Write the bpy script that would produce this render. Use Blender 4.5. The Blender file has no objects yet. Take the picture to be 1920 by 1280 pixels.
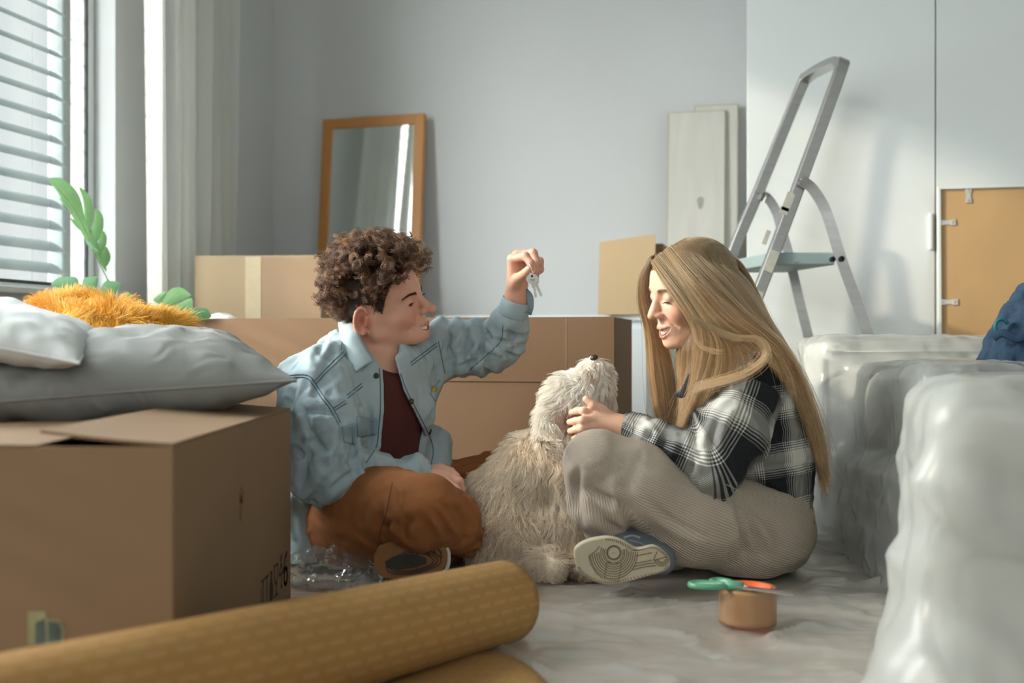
import bpy, bmesh, math, random
import numpy as np
from mathutils import Vector, Matrix
from mathutils.bvhtree import BVHTree

# ------------------------------------------------------------------ camera, world, light, exposure
SC = bpy.context.scene
COL = SC.collection
FPX = 2133.3; CX = 960.0; CY = 640.0; CAMZ = 0.50
cam_d = bpy.data.cameras.new('camera'); cam = bpy.data.objects.new('camera', cam_d); COL.objects.link(cam)
cam.location = (0, 0, CAMZ); cam.rotation_euler = (math.radians(90), 0, 0)
cam_d.lens = 40; cam_d.sensor_width = 36; cam_d.clip_start = 0.05
cam_d.dof.use_dof = True; cam_d.dof.focus_distance = 2.45; cam_d.dof.aperture_fstop = 2.4
SC.camera = cam
SC.view_settings.view_transform = 'Standard'; SC.view_settings.look = 'None'
SC.view_settings.gamma = 1.0; SC.view_settings.use_curve_mapping = False
SC.view_settings.exposure = 0.0
w = bpy.data.worlds.new('sky'); SC.world = w; w.use_nodes = True
_n = w.node_tree.nodes; _bg = _n['Background']; _bg.inputs[0].default_value = (0.84, 0.90, 0.91, 1); _bg.inputs[1].default_value = 0.98

TH = math.atan(0.238)
E1 = np.array([math.cos(TH), -math.sin(TH), 0.0]); E2 = np.array([math.sin(TH), math.cos(TH), 0.0]); E3 = np.array([0, 0, 1.0])
CORNER = np.array([-0.94, 4.48, 0.0])
def R(u, v, z=0.0):            # room coordinates: u along the back wall, v away from the camera, z up
    return CORNER + u*E1 + v*E2 + z*E3
def P(x, y, D):                # a photograph pixel at a depth -> a point of the room
    return np.array([(x-CX)/FPX*D, D, CAMZ-(y-CY)/FPX*D])
def area(name, loc, direction, sx, sy, power, color):
    l = bpy.data.lights.new(name, 'AREA'); l.shape = 'RECTANGLE'; l.size = sx; l.size_y = sy; l.energy = power; l.color = color
    o = bpy.data.objects.new(name, l); COL.objects.link(o); o.location = Vector(loc)
    o.rotation_euler = Vector(direction).to_track_quat('-Z', 'Y').to_euler(); return o
# daylight through the left window and an added opening, rear fill, low sun
area('window_daylight', R(-0.30, -3.45, 1.45), Vector(E1)+Vector((0,0,-0.12)), 1.7, 1.9, 95, (0.97, 0.98, 0.98))  # lamp behind the added opening beside the camera
area('window_daylight', R(-0.36, -2.22, 1.50), Vector(E1)+Vector(E2)*0.12+Vector((0,0,-0.10)), 0.85, 1.7, 150, (0.97, 0.98, 0.98))
area('rear_fill', R(2.6, -6.3, 1.7), Vector(E2)+Vector((0,0,-0.15)), 2.6, 1.3, 25, (0.97, 0.98, 0.98))  # invented fill lamp behind the camera
sl = bpy.data.lights.new('sun', 'SUN'); sl.energy = 4.2; sl.angle = math.radians(2.4); sl.color = (1.0, 0.86, 0.68)
so = bpy.data.objects.new('sun', sl); COL.objects.link(so)
SUN_DIR = Vector(E1)*1.0 + Vector(E2)*0.42 + Vector((0, 0, -0.46))
so.rotation_euler = SUN_DIR.to_track_quat('-Z', 'Y').to_euler()

# ------------------------------------------------------------------ materials
def srgb(r, g, b):
    f = lambda c: (c/255/12.92) if c <= 10.3 else ((c/255+0.055)/1.055)**2.4
    return (f(r), f(g), f(b), 1.0)
def mat(name, col, rough=0.6, wrinkle=None, bump=0, bscale=200, var=0.06, vscale=6, metal=0, sss=0, stretch=None, sheen=0, attr=None, coord='Object', spec=None, bdist=0.002):
    m = bpy.data.materials.new(name); m.use_nodes = True
    nt = m.node_tree; N = nt.nodes; L = nt.links; p = N['Principled BSDF']
    p.inputs['Roughness'].default_value = rough; p.inputs['Metallic'].default_value = metal
    if spec is not None: p.inputs['Specular IOR Level'].default_value = spec
    tc = N.new('ShaderNodeTexCoord'); mp = N.new('ShaderNodeMapping'); L.new(tc.outputs[coord], mp.inputs[0])
    if stretch: mp.inputs['Scale'].default_value = stretch
    nz = N.new('ShaderNodeTexNoise'); nz.inputs['Scale'].default_value = vscale; nz.inputs['Detail'].default_value = 4; L.new(mp.outputs[0], nz.inputs[0])
    hs = N.new('ShaderNodeHueSaturation')
    mr = N.new('ShaderNodeMapRange'); mr.inputs[1].default_value = 0.3; mr.inputs[2].default_value = 0.7
    mr.inputs[3].default_value = 1-var; mr.inputs[4].default_value = 1+var; L.new(nz.outputs[0], mr.inputs[0]); L.new(mr.outputs[0], hs.inputs['Value'])
    if attr:
        a = N.new('ShaderNodeAttribute'); a.attribute_name = attr; L.new(a.outputs['Color'], hs.inputs['Color'])
    else: hs.inputs['Color'].default_value = col
    L.new(hs.outputs[0], p.inputs['Base Color'])
    if bump:
        n2 = N.new('ShaderNodeTexNoise'); n2.inputs['Scale'].default_value = bscale; n2.inputs['Detail'].default_value = 3; L.new(mp.outputs[0], n2.inputs[0])
        b = N.new('ShaderNodeBump'); b.inputs['Strength'].default_value = bump; b.inputs['Distance'].default_value = bdist
        L.new(n2.outputs[0], b.inputs['Height']); L.new(b.outputs[0], p.inputs['Normal'])
        if wrinkle:     # creases of the cloth: (scale, depth in metres)
            n3 = N.new('ShaderNodeTexNoise'); n3.noise_type = 'RIDGED_MULTIFRACTAL'; n3.inputs['Scale'].default_value = wrinkle[0]; n3.inputs['Detail'].default_value = 2.5; n3.inputs['Distortion'].default_value = 1.2; L.new(mp.outputs[0], n3.inputs[0])
            b2 = N.new('ShaderNodeBump'); b2.inputs['Strength'].default_value = 1.0; b2.inputs['Distance'].default_value = wrinkle[1]; L.new(n3.outputs[0], b2.inputs['Height']); L.new(b2.outputs[0], b.inputs['Normal'])
    if sss:
        p.inputs['Subsurface Weight'].default_value = sss; p.inputs['Subsurface Radius'].default_value = (0.9, 0.35, 0.2); p.inputs['Subsurface Scale'].default_value = 0.0045
    if sheen:
        p.inputs['Sheen Weight'].default_value = sheen
    return m
def film_mat(name, tint, lo, hi, scale, stretch, rough=0.18, bump=0.7, bd=0.02, gloss=0.6):
    """thin polythene: clear where it lies flat, milky where it is creased, glossy"""
    m = bpy.data.materials.new(name); m.use_nodes = True; nt = m.node_tree; N = nt.nodes; L = nt.links
    N.remove(N['Principled BSDF']); out = N['Material Output']
    tc = N.new('ShaderNodeTexCoord'); mp = N.new('ShaderNodeMapping'); mp.inputs['Scale'].default_value = stretch; L.new(tc.outputs['Object'], mp.inputs[0])
    nz = N.new('ShaderNodeTexNoise'); nz.inputs['Scale'].default_value = scale; nz.inputs['Detail'].default_value = 6; nz.inputs['Roughness'].default_value = 0.62; nz.inputs['Distortion'].default_value = 0.8
    nz.noise_type = 'RIDGED_MULTIFRACTAL'
    L.new(mp.outputs[0], nz.inputs[0])
    b = N.new('ShaderNodeBump'); b.inputs['Strength'].default_value = bump; b.inputs['Distance'].default_value = bd; L.new(nz.outputs[0], b.inputs['Height'])
    mr = N.new('ShaderNodeMapRange'); mr.inputs[1].default_value = 0.2; mr.inputs[2].default_value = 1.3; mr.inputs[3].default_value = lo; mr.inputs[4].default_value = hi; L.new(nz.outputs[0], mr.inputs[0])
    tr = N.new('ShaderNodeBsdfTransparent'); tr.inputs[0].default_value = (0.93, 0.95, 0.94, 1)
    df = N.new('ShaderNodeBsdfDiffuse'); df.inputs[0].default_value = tint; L.new(b.outputs[0], df.inputs['Normal'])
    tl = N.new('ShaderNodeBsdfTranslucent'); tl.inputs[0].default_value = tint; L.new(b.outputs[0], tl.inputs['Normal'])
    m1 = N.new('ShaderNodeMixShader'); m1.inputs[0].default_value = 0.35; L.new(df.outputs[0], m1.inputs[1]); L.new(tl.outputs[0], m1.inputs[2])
    m2 = N.new('ShaderNodeMixShader'); L.new(mr.outputs[0], m2.inputs[0]); L.new(tr.outputs[0], m2.inputs[1]); L.new(m1.outputs[0], m2.inputs[2])
    gl = N.new('ShaderNodeBsdfGlossy'); gl.inputs['Roughness'].default_value = rough; L.new(b.outputs[0], gl.inputs['Normal'])
    fr = N.new('ShaderNodeFresnel'); fr.inputs[0].default_value = 1.5; L.new(b.outputs[0], fr.inputs['Normal'])
    m3 = N.new('ShaderNodeMixShader'); gm = N.new('ShaderNodeMath'); gm.operation = 'MULTIPLY'; gm.inputs[1].default_value = gloss; L.new(fr.outputs[0], gm.inputs[0]); L.new(gm.outputs[0], m3.inputs[0]); L.new(m2.outputs[0], m3.inputs[1]); L.new(gl.outputs[0], m3.inputs[2])
    L.new(m3.outputs[0], out.inputs[0]); return m
def hair_mat(name, attr='col', rough=0.45, diffuse=0.6):
    m = bpy.data.materials.new(name); m.use_nodes = True; N = m.node_tree.nodes; L = m.node_tree.links
    N.remove(N['Principled BSDF']); out = N['Material Output']
    a = N.new('ShaderNodeAttribute'); a.attribute_name = attr
    h = N.new('ShaderNodeBsdfHairPrincipled'); h.parametrization = 'COLOR'; h.inputs['Roughness'].default_value = rough
    L.new(a.outputs['Color'], h.inputs['Color'])
    d = N.new('ShaderNodeBsdfDiffuse'); L.new(a.outputs['Color'], d.inputs[0])
    mx = N.new('ShaderNodeMixShader'); mx.inputs[0].default_value = diffuse
    L.new(h.outputs[0], mx.inputs[1]); L.new(d.outputs[0], mx.inputs[2]); L.new(mx.outputs[0], out.inputs[0]); return m

# ------------------------------------------------------------------ objects
def link(o, parent=None, **kw):
    COL.objects.link(o)
    if parent is not None: o.parent = parent
    for k, v in kw.items(): o[k] = v
    return o
def thing(name, label, cat, loc=(0,0,0), group=None, kind=None):
    o = bpy.data.objects.new(name, None); COL.objects.link(o); o.location = Vector(loc); o.empty_display_size = 0.05
    o['label'] = label; o['category'] = cat
    if group: o['group'] = group
    if kind: o['kind'] = kind
    bpy.context.view_layer.update()
    return o
def tag(o, label=None, cat=None, group=None, kind=None):
    if label: o['label'] = label
    if cat: o['category'] = cat
    if group: o['group'] = group
    if kind: o['kind'] = kind
    return o
def mesh_obj(name, V, Fc, m, parent=None, smooth=False, label=None):
    """world-space vertices; the object's origin is placed at its parent (or its own base)"""
    V = np.asarray(V, dtype=float)
    if parent is not None:
        org = np.array(parent.matrix_world.translation)
    else:
        org = np.array([V[:,0].mean(), V[:,1].mean(), V[:,2].min()])
    me = bpy.data.meshes.new(name); me.from_pydata((V-org).tolist(), [], [tuple(int(i) for i in f) for f in Fc] if not isinstance(Fc, np.ndarray) else Fc.tolist()); me.validate(); me.update()
    if smooth: me.shade_smooth()
    if m is not None: me.materials.append(m)
    o = bpy.data.objects.new(name, me); COL.objects.link(o)
    if parent is not None: o.parent = parent; o.location = (0,0,0)
    else: o.location = Vector(org)
    if parent is not None and parent.type != 'EMPTY':
        pass
    if label: o['label'] = label
    bpy.context.view_layer.update()
    return o
class MB:
    def __init__(s): s.V = []; s.F = []
    def add(s, V, Fc):
        n = len(s.V); s.V += [tuple(v) for v in V]; s.F += [tuple(i+n for i in f) for f in Fc]; return s
    def box(s, c, ax, ay, az):       # centre and three half vectors
        c, ax, ay, az = map(lambda t: np.array(t, float), (c, ax, ay, az))
        V = [c+i*ax+j*ay+k*az for i in (-1,1) for j in (-1,1) for k in (-1,1)]
        Fq = [(0,1,3,2),(4,6,7,5),(0,4,5,1),(2,3,7,6),(0,2,6,4),(1,5,7,3)]
        if np.dot(np.cross(ax, ay), az) < 0: Fq = [f[::-1] for f in Fq]
        return s.add(V, Fq)
    def rbox(s, c, ax, ay, az, b=0.003):   # box with chamfered edges
        c, ax, ay, az = map(lambda t: np.array(t, float), (c, ax, ay, az))
        bm = bmesh.new(); bmesh.ops.create_cube(bm, size=2)
        L = [np.linalg.norm(a) for a in (ax, ay, az)]
        for v in bm.verts: v.co = Vector((v.co.x*L[0], v.co.y*L[1], v.co.z*L[2]))
        bb = min(b, min(L)*0.45)
        bmesh.ops.bevel(bm, geom=list(bm.edges), offset=bb, segments=2, affect='EDGES', profile=0.5)
        U = [a/l for a, l in zip((ax, ay, az), L)]
        bm.verts.ensure_lookup_table()
        V = [c+v.co.x*U[0]+v.co.y*U[1]+v.co.z*U[2] for v in bm.verts]
        Fq = [tuple(v.index for v in f.verts) for f in bm.faces]
        if np.dot(np.cross(U[0], U[1]), U[2]) < 0: Fq = [f[::-1] for f in Fq]
        bm.free(); return s.add(V, Fq)
    def tube(s, pts, r, n=8, cap=True, flat=1.0, up=None):
        pts = [np.array(p, float) for p in pts]; m = len(pts)
        rs = r if hasattr(r, '__len__') else [r]*m
        base = len(s.V); prev = None
        for i in range(m):
            t = pts[min(i+1, m-1)]-pts[max(i-1, 0)]; t = t/(np.linalg.norm(t)+1e-12)
            if prev is None:
                a = np.array(up, float) if up is not None else (np.array([0,0,1.0]) if abs(t[2]) < 0.9 else np.array([1.0,0,0]))
            else: a = prev
            a = a-np.dot(a, t)*t; a /= (np.linalg.norm(a)+1e-12); prev = a; b = np.cross(t, a)
            for k in range(n):
                th = 2*math.pi*k/n
                s.V.append(tuple(pts[i]+rs[i]*(math.cos(th)*a+math.sin(th)*b*flat)))
        for i in range(m-1):
            for k in range(n):
                k2 = (k+1) % n
                s.F.append((base+i*n+k, base+i*n+k2, base+(i+1)*n+k2, base+(i+1)*n+k))
        if cap:
            s.F.append(tuple(base+k for k in range(n))[::-1]); s.F.append(tuple(base+(m-1)*n+k for k in range(n)))
        return s
    def sweep(s, pts, prof, ups, closed=False):
        """sweep a 2-D profile (list of (a,b)) along pts; ups gives the 'a' direction per point"""
        pts = [np.array(p, float) for p in pts]; m = len(pts); n = len(prof); base = len(s.V)
        for i in range(m):
            t = pts[min(i+1, m-1)]-pts[max(i-1, 0)]; t /= np.linalg.norm(t)
            a = np.array(ups[i] if hasattr(ups[0], '__len__') else ups, float); a = a-np.dot(a, t)*t; a /= np.linalg.norm(a); b = np.cross(t, a)
            for (pa, pb) in prof: s.V.append(tuple(pts[i]+pa*a+pb*b))
        for i in range(m-1):
            for k in range(n):
                k2 = (k+1) % n
                s.F.append((base+i*n+k, base+i*n+k2, base+(i+1)*n+k2, base+(i+1)*n+k))
        s.F.append(tuple(base+k for k in range(n))[::-1]); s.F.append(tuple(base+(m-1)*n+k for k in range(n)))
        return s
    def lathe(s, c, axis, prof, n=32, up=None):
        c = np.array(c, float); ax = np.array(axis, float); ax /= np.linalg.norm(ax)
        a = np.array([1.0,0,0]) if abs(ax[0]) < 0.9 else np.array([0,1.0,0]); a -= a.dot(ax)*ax; a /= np.linalg.norm(a); b = np.cross(ax, a)
        base = len(s.V); m = len(prof)
        for (r, h) in prof:
            for k in range(n):
                th = 2*math.pi*k/n; s.V.append(tuple(c+ax*h+r*(math.cos(th)*a+math.sin(th)*b)))
        for i in range(m-1):
            for k in range(n):
                k2 = (k+1) % n; s.F.append((base+i*n+k, base+i*n+k2, base+(i+1)*n+k2, base+(i+1)*n+k))
        return s
    def ball(s, c, r, n=10, scale=(1,1,1), rot=None):
        c = np.array(c, float); prof = []
        V = []; Fq = []; m = n//2+1
        for i in range(m+1):
            ph = math.pi*i/m
            for k in range(n):
                th = 2*math.pi*k/n
                p = np.array([r*math.sin(ph)*math.cos(th)*scale[0], r*math.sin(ph)*math.sin(th)*scale[1], r*math.cos(ph)*scale[2]])
                if rot is not None: p = rot @ p
                V.append(c+p)
        for i in range(m):
            for k in range(n):
                k2 = (k+1) % n; Fq.append((i*n+k, (i+1)*n+k, (i+1)*n+k2, i*n+k2))
        return s.add(V, Fq)
    def build(s, name, m, parent=None, smooth=False, label=None):
        return mesh_obj(name, s.V, s.F, m, parent, smooth, label)
def grid_obj(name, G, m, parent=None, thick=0, smooth=True, label=None, uv=None):
    """G: (nu, nv, 3) array of points -> a sheet, optionally with thickness"""
    nu, nv = G.shape[:2]; V = G.reshape(-1, 3)
    i, j = np.meshgrid(np.arange(nu-1), np.arange(nv-1), indexing='ij'); a = (i*nv+j).ravel()
    Fq = np.stack([a, a+1, a+nv+1, a+nv], 1)
    if thick:
        du = np.gradient(G, axis=0); dv = np.gradient(G, axis=1); Nn = np.cross(dv, du); Nn /= (np.linalg.norm(Nn, axis=2, keepdims=True)+1e-12)
        V2 = (G+Nn*thick).reshape(-1, 3); n = len(V); F2 = Fq[:, ::-1]+n
        rim = [k for k in range(nv)]+[k*nv+nv-1 for k in range(1, nu)]+[(nu-1)*nv+k for k in range(nv-2, -1, -1)]+[k*nv for k in range(nu-2, 0, -1)]
        rim = np.array(rim); r2 = np.roll(rim, -1); F3 = np.stack([rim, rim+n, r2+n, r2], 1)
        V = np.vstack([V, V2]); Fq = np.vstack([Fq, F2, F3])
    o = mesh_obj(name, V, Fq, m, parent, smooth, label)
    return o
def children_of(o): return [c for c in bpy.data.objects if c.parent == o]
def copy_tree(o, parent=None):
    c = o.copy(); COL.objects.link(c)
    if parent is not None: c.parent = parent
    for ch in children_of(o): copy_tree(ch, c)
    return c

# ------------------------------------------------------------------ noise and splines
def _hash(i, j, k, s):
    n = (i*374761393+j*668265263+k*2147483647+s*974711) & 0x7fffffff
    n = ((n ^ (n >> 13))*1274126177) & 0x7fffffff
    return ((n ^ (n >> 16)) & 0xffff)/65535.0
def vnoise(p, seed=0):
    p = np.asarray(p, float); i = np.floor(p).astype(np.int64); f = p-i; f = f*f*(3-2*f); r = 0
    for a in (0, 1):
        for b in (0, 1):
            for c in (0, 1):
                wgt = (f[...,0] if a else 1-f[...,0])*(f[...,1] if b else 1-f[...,1])*(f[...,2] if c else 1-f[...,2])
                r = r+wgt*_hash(i[...,0]+a, i[...,1]+b, i[...,2]+c, seed)
    return r*2-1
def fbm(p, seed=0, o=3):
    p = np.asarray(p, float); r = 0; a = 1.0
    for k in range(o): r = r+a*vnoise(p*(2.03**k), seed+k*7); a *= 0.5
    return r
def spline(pts, n):
    """Catmull-Rom through pts (k, d) resampled to n points"""
    p = np.asarray(pts, float); k = len(p)
    if k == 2:
        t = np.linspace(0, 1, n)[:, None]; return p[0]*(1-t)+p[1]*t
    q = np.vstack([2*p[0]-p[1], p, 2*p[-1]-p[-2]]); t = np.linspace(0, k-1-1e-9, n); i = t.astype(int); f = (t-i)[:, None]
    p0, p1, p2, p3 = q[i], q[i+1], q[i+2], q[i+3]
    return 0.5*((2*p1)+(-p0+p2)*f+(2*p0-5*p1+4*p2-p3)*f*f+(-p0+3*p1-3*p2+p3)*f**3)

# ------------------------------------------------------------------ distance-field sculpting
class Field:
    def __init__(s, lo, hi, h, axes=None):
        if axes is None: axes = [np.arange(lo[i], hi[i]+h, h) for i in range(3)]
        s.ax = [np.asarray(a, np.float32) for a in axes]; s.d = np.full([len(a) for a in s.ax], 0.5, np.float32); s.h = h
        s.M = None
    def _sl(s, lo, hi):
        r = []
        for i in range(3):
            a = max(0, np.searchsorted(s.ax[i], lo[i])-1); b = min(len(s.ax[i]), np.searchsorted(s.ax[i], hi[i])+1)
            if b <= a: return None
            r.append(slice(a, b))
        return tuple(r)
    def _pts(s, sl):
        return [s.ax[0][sl[0]][:, None, None], s.ax[1][sl[1]][None, :, None], s.ax[2][sl[2]][None, None, :]]
    def _apply(s, sl, d, k, op):
        c = s.d[sl]
        if op == 'add':
            if k > 0:
                h = np.clip(0.5+0.5*(c-d)/k, 0, 1); s.d[sl] = c*(1-h)+d*h-k*h*(1-h)
            else: s.d[sl] = np.minimum(c, d)
        else:
            if k > 0:
                h = np.clip(0.5-0.5*(c+d)/k, 0, 1); s.d[sl] = c*(1-h)+(-d)*h+k*h*(1-h)
            else: s.d[sl] = np.maximum(c, -d)
    def cap(s, a, b, ra, rb=None, k=0.02, op='add', flat=None):
        """round cone; flat=(axis vector, factor) squashes the section along that axis"""
        rb = ra if rb is None else rb; a = np.array(a, float); b = np.array(b, float); m = max(ra, rb)+max(k, 0.004)+0.012
        if flat is not None and flat[1] > 1: m *= flat[1]
        sl = s._sl(np.minimum(a, b)-m, np.maximum(a, b)+m)
        if sl is None: return s
        X, Y, Z = s._pts(sl); ab = b-a; L2 = float(ab@ab)+1e-12
        px, py, pz = X-a[0], Y-a[1], Z-a[2]
        t = np.clip((px*ab[0]+py*ab[1]+pz*ab[2])/L2, 0, 1)
        dx, dy, dz = px-t*ab[0], py-t*ab[1], pz-t*ab[2]
        if flat is not None:
            n = np.array(flat[0], float); n /= np.linalg.norm(n); q = dx*n[0]+dy*n[1]+dz*n[2]; g = (1/flat[1]-1)
            dx, dy, dz = dx+g*q*n[0], dy+g*q*n[1], dz+g*q*n[2]
        d = np.sqrt(dx*dx+dy*dy+dz*dz)-(ra+(rb-ra)*t)
        s._apply(sl, d.astype(np.float32), k, op); return s
    def chain(s, pts, rs, k=0.02, flat=None, op='add'):
        for i in range(len(pts)-1): s.cap(pts[i], pts[i+1], rs[i], rs[i+1], k, op, flat)
        return s
    def ell(s, c, r, Rm=None, k=0.02, op='add'):
        c = np.array(c, float); r = np.array(r, float); m = max(r)+max(k, 0.004)+0.01
        sl = s._sl(c-m, c+m)
        if sl is None: return s
        X, Y, Z = s._pts(sl); x, y, z = X-c[0], Y-c[1], Z-c[2]
        if Rm is not None:   # columns of Rm are the ellipsoid's axes
            x, y, z = x*Rm[0,0]+y*Rm[1,0]+z*Rm[2,0], x*Rm[0,1]+y*Rm[1,1]+z*Rm[2,1], x*Rm[0,2]+y*Rm[1,2]+z*Rm[2,2]
        k0 = np.sqrt((x/r[0])**2+(y/r[1])**2+(z/r[2])**2); k1 = np.sqrt((x/r[0]**2)**2+(y/r[1]**2)**2+(z/r[2]**2)**2)+1e-9
        s._apply(sl, (k0*(k0-1)/k1).astype(np.float32), k, op); return s
    def box(s, c, hx, Rm=None, rr=0.01, k=0.0, op='add'):
        c = np.array(c, float); hx = np.array(hx, float); m = np.linalg.norm(hx)+rr+k+0.01
        sl = s._sl(c-m, c+m)
        if sl is None: return s
        X, Y, Z = s._pts(sl); x, y, z = X-c[0], Y-c[1], Z-c[2]
        if Rm is not None: x, y, z = x*Rm[0,0]+y*Rm[1,0]+z*Rm[2,0], x*Rm[0,1]+y*Rm[1,1]+z*Rm[2,1], x*Rm[0,2]+y*Rm[1,2]+z*Rm[2,2]
        qx, qy, qz = np.abs(x)-hx[0]+rr, np.abs(y)-hx[1]+rr, np.abs(z)-hx[2]+rr
        d = np.sqrt(np.maximum(qx, 0)**2+np.maximum(qy, 0)**2+np.maximum(qz, 0)**2)+np.minimum(np.maximum(np.maximum(qx, qy), qz), 0)-rr
        s._apply(sl, d.astype(np.float32), k, op); return s
    def half(s, c, n, k=0.0):     # cut away everything on the n side of a plane
        c = np.array(c, float); n = np.array(n, float); n /= np.linalg.norm(n)
        X, Y, Z = s._pts((slice(None),)*3); d = -((X-c[0])*n[0]+(Y-c[1])*n[1]+(Z-c[2])*n[2])
        s._apply((slice(None),)*3, d.astype(np.float32), k, 'sub'); return s
    def mesh(s):
        d = s.d; S = d < 0; nx, ny, nz = d.shape
        c = [S[i:nx-1+i, j:ny-1+j, k:nz-1+k] for i in (0,1) for j in (0,1) for k in (0,1)]
        al = np.logical_and.reduce(c); an = np.logical_or.reduce(c); act = an & ~al
        I, J, K = np.nonzero(act); n = len(I)
        idx = np.full(act.shape, -1, np.int64); idx[I, J, K] = np.arange(n)
        acc = np.zeros((n, 3)); cnt = np.zeros(n)
        X, Y, Z = s.ax
        cor = [(i, j, k) for i in (0,1) for j in (0,1) for k in (0,1)]
        for a in range(8):
            for b in range(a+1, 8):
                A, B = cor[a], cor[b]
                if sum(abs(A[q]-B[q]) for q in range(3)) != 1: continue
                da = d[I+A[0], J+A[1], K+A[2]]; db = d[I+B[0], J+B[1], K+B[2]]
                msk = (da < 0) != (db < 0); t = np.where(msk, da/(da-db+1e-20), 0)
                pa = np.stack([X[I+A[0]], Y[J+A[1]], Z[K+A[2]]], 1); pb = np.stack([X[I+B[0]], Y[J+B[1]], Z[K+B[2]]], 1)
                acc += np.where(msk[:, None], pa+(pb-pa)*t[:, None], 0); cnt += msk
        V = acc/np.maximum(cnt, 1)[:, None]
        Fs = []
        for axq in range(3):
            sh = [slice(1, m-1) for m in d.shape]; sa = list(sh); sb = list(sh)
            sa[axq] = slice(0, d.shape[axq]-1); sb[axq] = slice(1, d.shape[axq])
            s0 = S[tuple(sa)]; s1 = S[tuple(sb)]; ii = np.nonzero(s0 != s1)
            off = [1, 1, 1]; off[axq] = 0
            g = [ii[q]+off[q] for q in range(3)]
            u, v = [(1, 2), (2, 0), (0, 1)][axq]
            def cell(du, dv):
                q = [g[0], g[1], g[2]]; q[u] = q[u]-du; q[v] = q[v]-dv
                return idx[q[0], q[1], q[2]]
            quad = np.stack([cell(1,1), cell(0,1), cell(0,0), cell(1,0)], 1)
            fl = ~s0[ii]; quad[fl] = quad[fl][:, ::-1]
            Fs.append(quad)
        Fq = np.vstack(Fs); Fq = Fq[(Fq >= 0).all(1)]
        return V, Fq
def smooth_mesh(V, Fq, it=2, lam=0.5):
    n = len(V); e = np.vstack([Fq[:, [0,1]], Fq[:, [1,2]], Fq[:, [2,3]], Fq[:, [3,0]]])
    a = np.concatenate([e[:,0], e[:,1]]); b = np.concatenate([e[:,1], e[:,0]])
    deg = np.bincount(a, minlength=n).astype(float)
    for _ in range(it):
        m = np.stack([np.bincount(a, V[b, q], minlength=n) for q in range(3)], 1)/np.maximum(deg, 1)[:, None]
        V = V+(m-V)*lam
    return V
def normals(V, Fq):
    nf = np.cross(V[Fq[:,2]]-V[Fq[:,0]], V[Fq[:,3]]-V[Fq[:,1]])
    N = np.stack([sum(np.bincount(Fq[:,c], nf[:,q], minlength=len(V)) for c in range(4)) for q in range(3)], 1)
    return N/(np.linalg.norm(N, axis=1, keepdims=True)+1e-12)
def rough_axis(lo, hi, fine, hf, hc):
    """grid lines: spacing hf inside the fine ranges, hc elsewhere"""
    a = [lo]; x = lo
    while x < hi:
        f = any(q0-hc <= x <= q1 for q0, q1 in fine); x += hf if f else hc; a.append(x)
    return np.array(a)
def set_color(o, C, name='col'):
    a = o.data.attributes.new(name, 'FLOAT_COLOR', 'POINT')
    C = np.asarray(C, float)
    if C.shape[1] == 3: C = np.hstack([C, np.ones((len(C), 1))])
    a.data.foreach_set('color', C.astype(np.float32).ravel())
def hair_obj(name, pts, radii, cols, m, parent, label=None):
    """pts (N, k, 3) world; radii (N, k) ; cols (N, 3)"""
    N, k = pts.shape[:2]; hc = bpy.data.hair_curves.new(name); hc.add_curves([k]*N)
    org = np.array(parent.matrix_world.translation)
    hc.attributes['position'].data.foreach_set('vector', (pts-org).astype(np.float32).ravel())
    ra = hc.attributes.get('radius') or hc.attributes.new('radius', 'FLOAT', 'POINT')
    ra.data.foreach_set('value', np.asarray(radii, np.float32).ravel())
    ca = hc.attributes.new('col', 'FLOAT_COLOR', 'CURVE'); C = np.hstack([cols, np.ones((N, 1))])
    ca.data.foreach_set('color', C.astype(np.float32).ravel())
    hc.materials.append(m)
    o = bpy.data.objects.new(name, hc); COL.objects.link(o); o.parent = parent
    if label: o['label'] = label
    return o
def sample_surface(V, Fq, n, rng, wfun=None):
    a = V[Fq[:,0]]; b = V[Fq[:,1]]; c = V[Fq[:,2]]; d = V[Fq[:,3]]
    ar = 0.5*np.linalg.norm(np.cross(c-a, d-b), axis=1)
    if wfun is not None: ar = ar*wfun((a+b+c+d)/4)
    i = rng.choice(len(Fq), n, p=ar/ar.sum()); u = rng.random((n, 1)); v = rng.random((n, 1))
    p = a[i]*(1-u)*(1-v)+b[i]*u*(1-v)+c[i]*u*v+d[i]*(1-u)*v
    N = normals(V, Fq); nn = N[Fq[i,0]]*(1-u)*(1-v)+N[Fq[i,1]]*u*(1-v)+N[Fq[i,2]]*u*v+N[Fq[i,3]]*(1-u)*v
    return p, nn/(np.linalg.norm(nn, axis=1, keepdims=True)+1e-12)
def bvh_of(V, Fq): return BVHTree.FromPolygons([tuple(v) for v in V], [tuple(int(i) for i in f) for f in Fq])
def on_surface(bvh, x, y, lift=0.001, default=2.4):
    """the point of a garment that the photograph shows at a pixel"""
    d = Vector(((x-CX)/FPX, 1.0, -(y-CY)/FPX)).normalized()
    h = bvh.ray_cast(Vector((0, 0, CAMZ)), d)
    if h[0] is None: return None, None
    n = h[1] if h[1].dot(d) < 0 else -h[1]
    return np.array(h[0]+n*lift), np.array(n)
def seam(mb, bvh, pix, r=0.0012, step=4, lift=0.0004, n=5):
    p = spline(np.array(pix, float), max(4, int(sum(np.linalg.norm(np.diff(np.array(pix, float), axis=0), axis=1))/step)))
    run = []
    for q in p:
        s_, nn = on_surface(bvh, q[0], q[1], lift)
        if s_ is None or (run and np.linalg.norm(s_-run[-1]) > 0.03):
            if len(run) > 2: mb.tube(run, r, n)
            run = [] if s_ is None else [s_]
        else: run.append(s_)
    if len(run) > 2: mb.tube(run, r, n)
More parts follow.
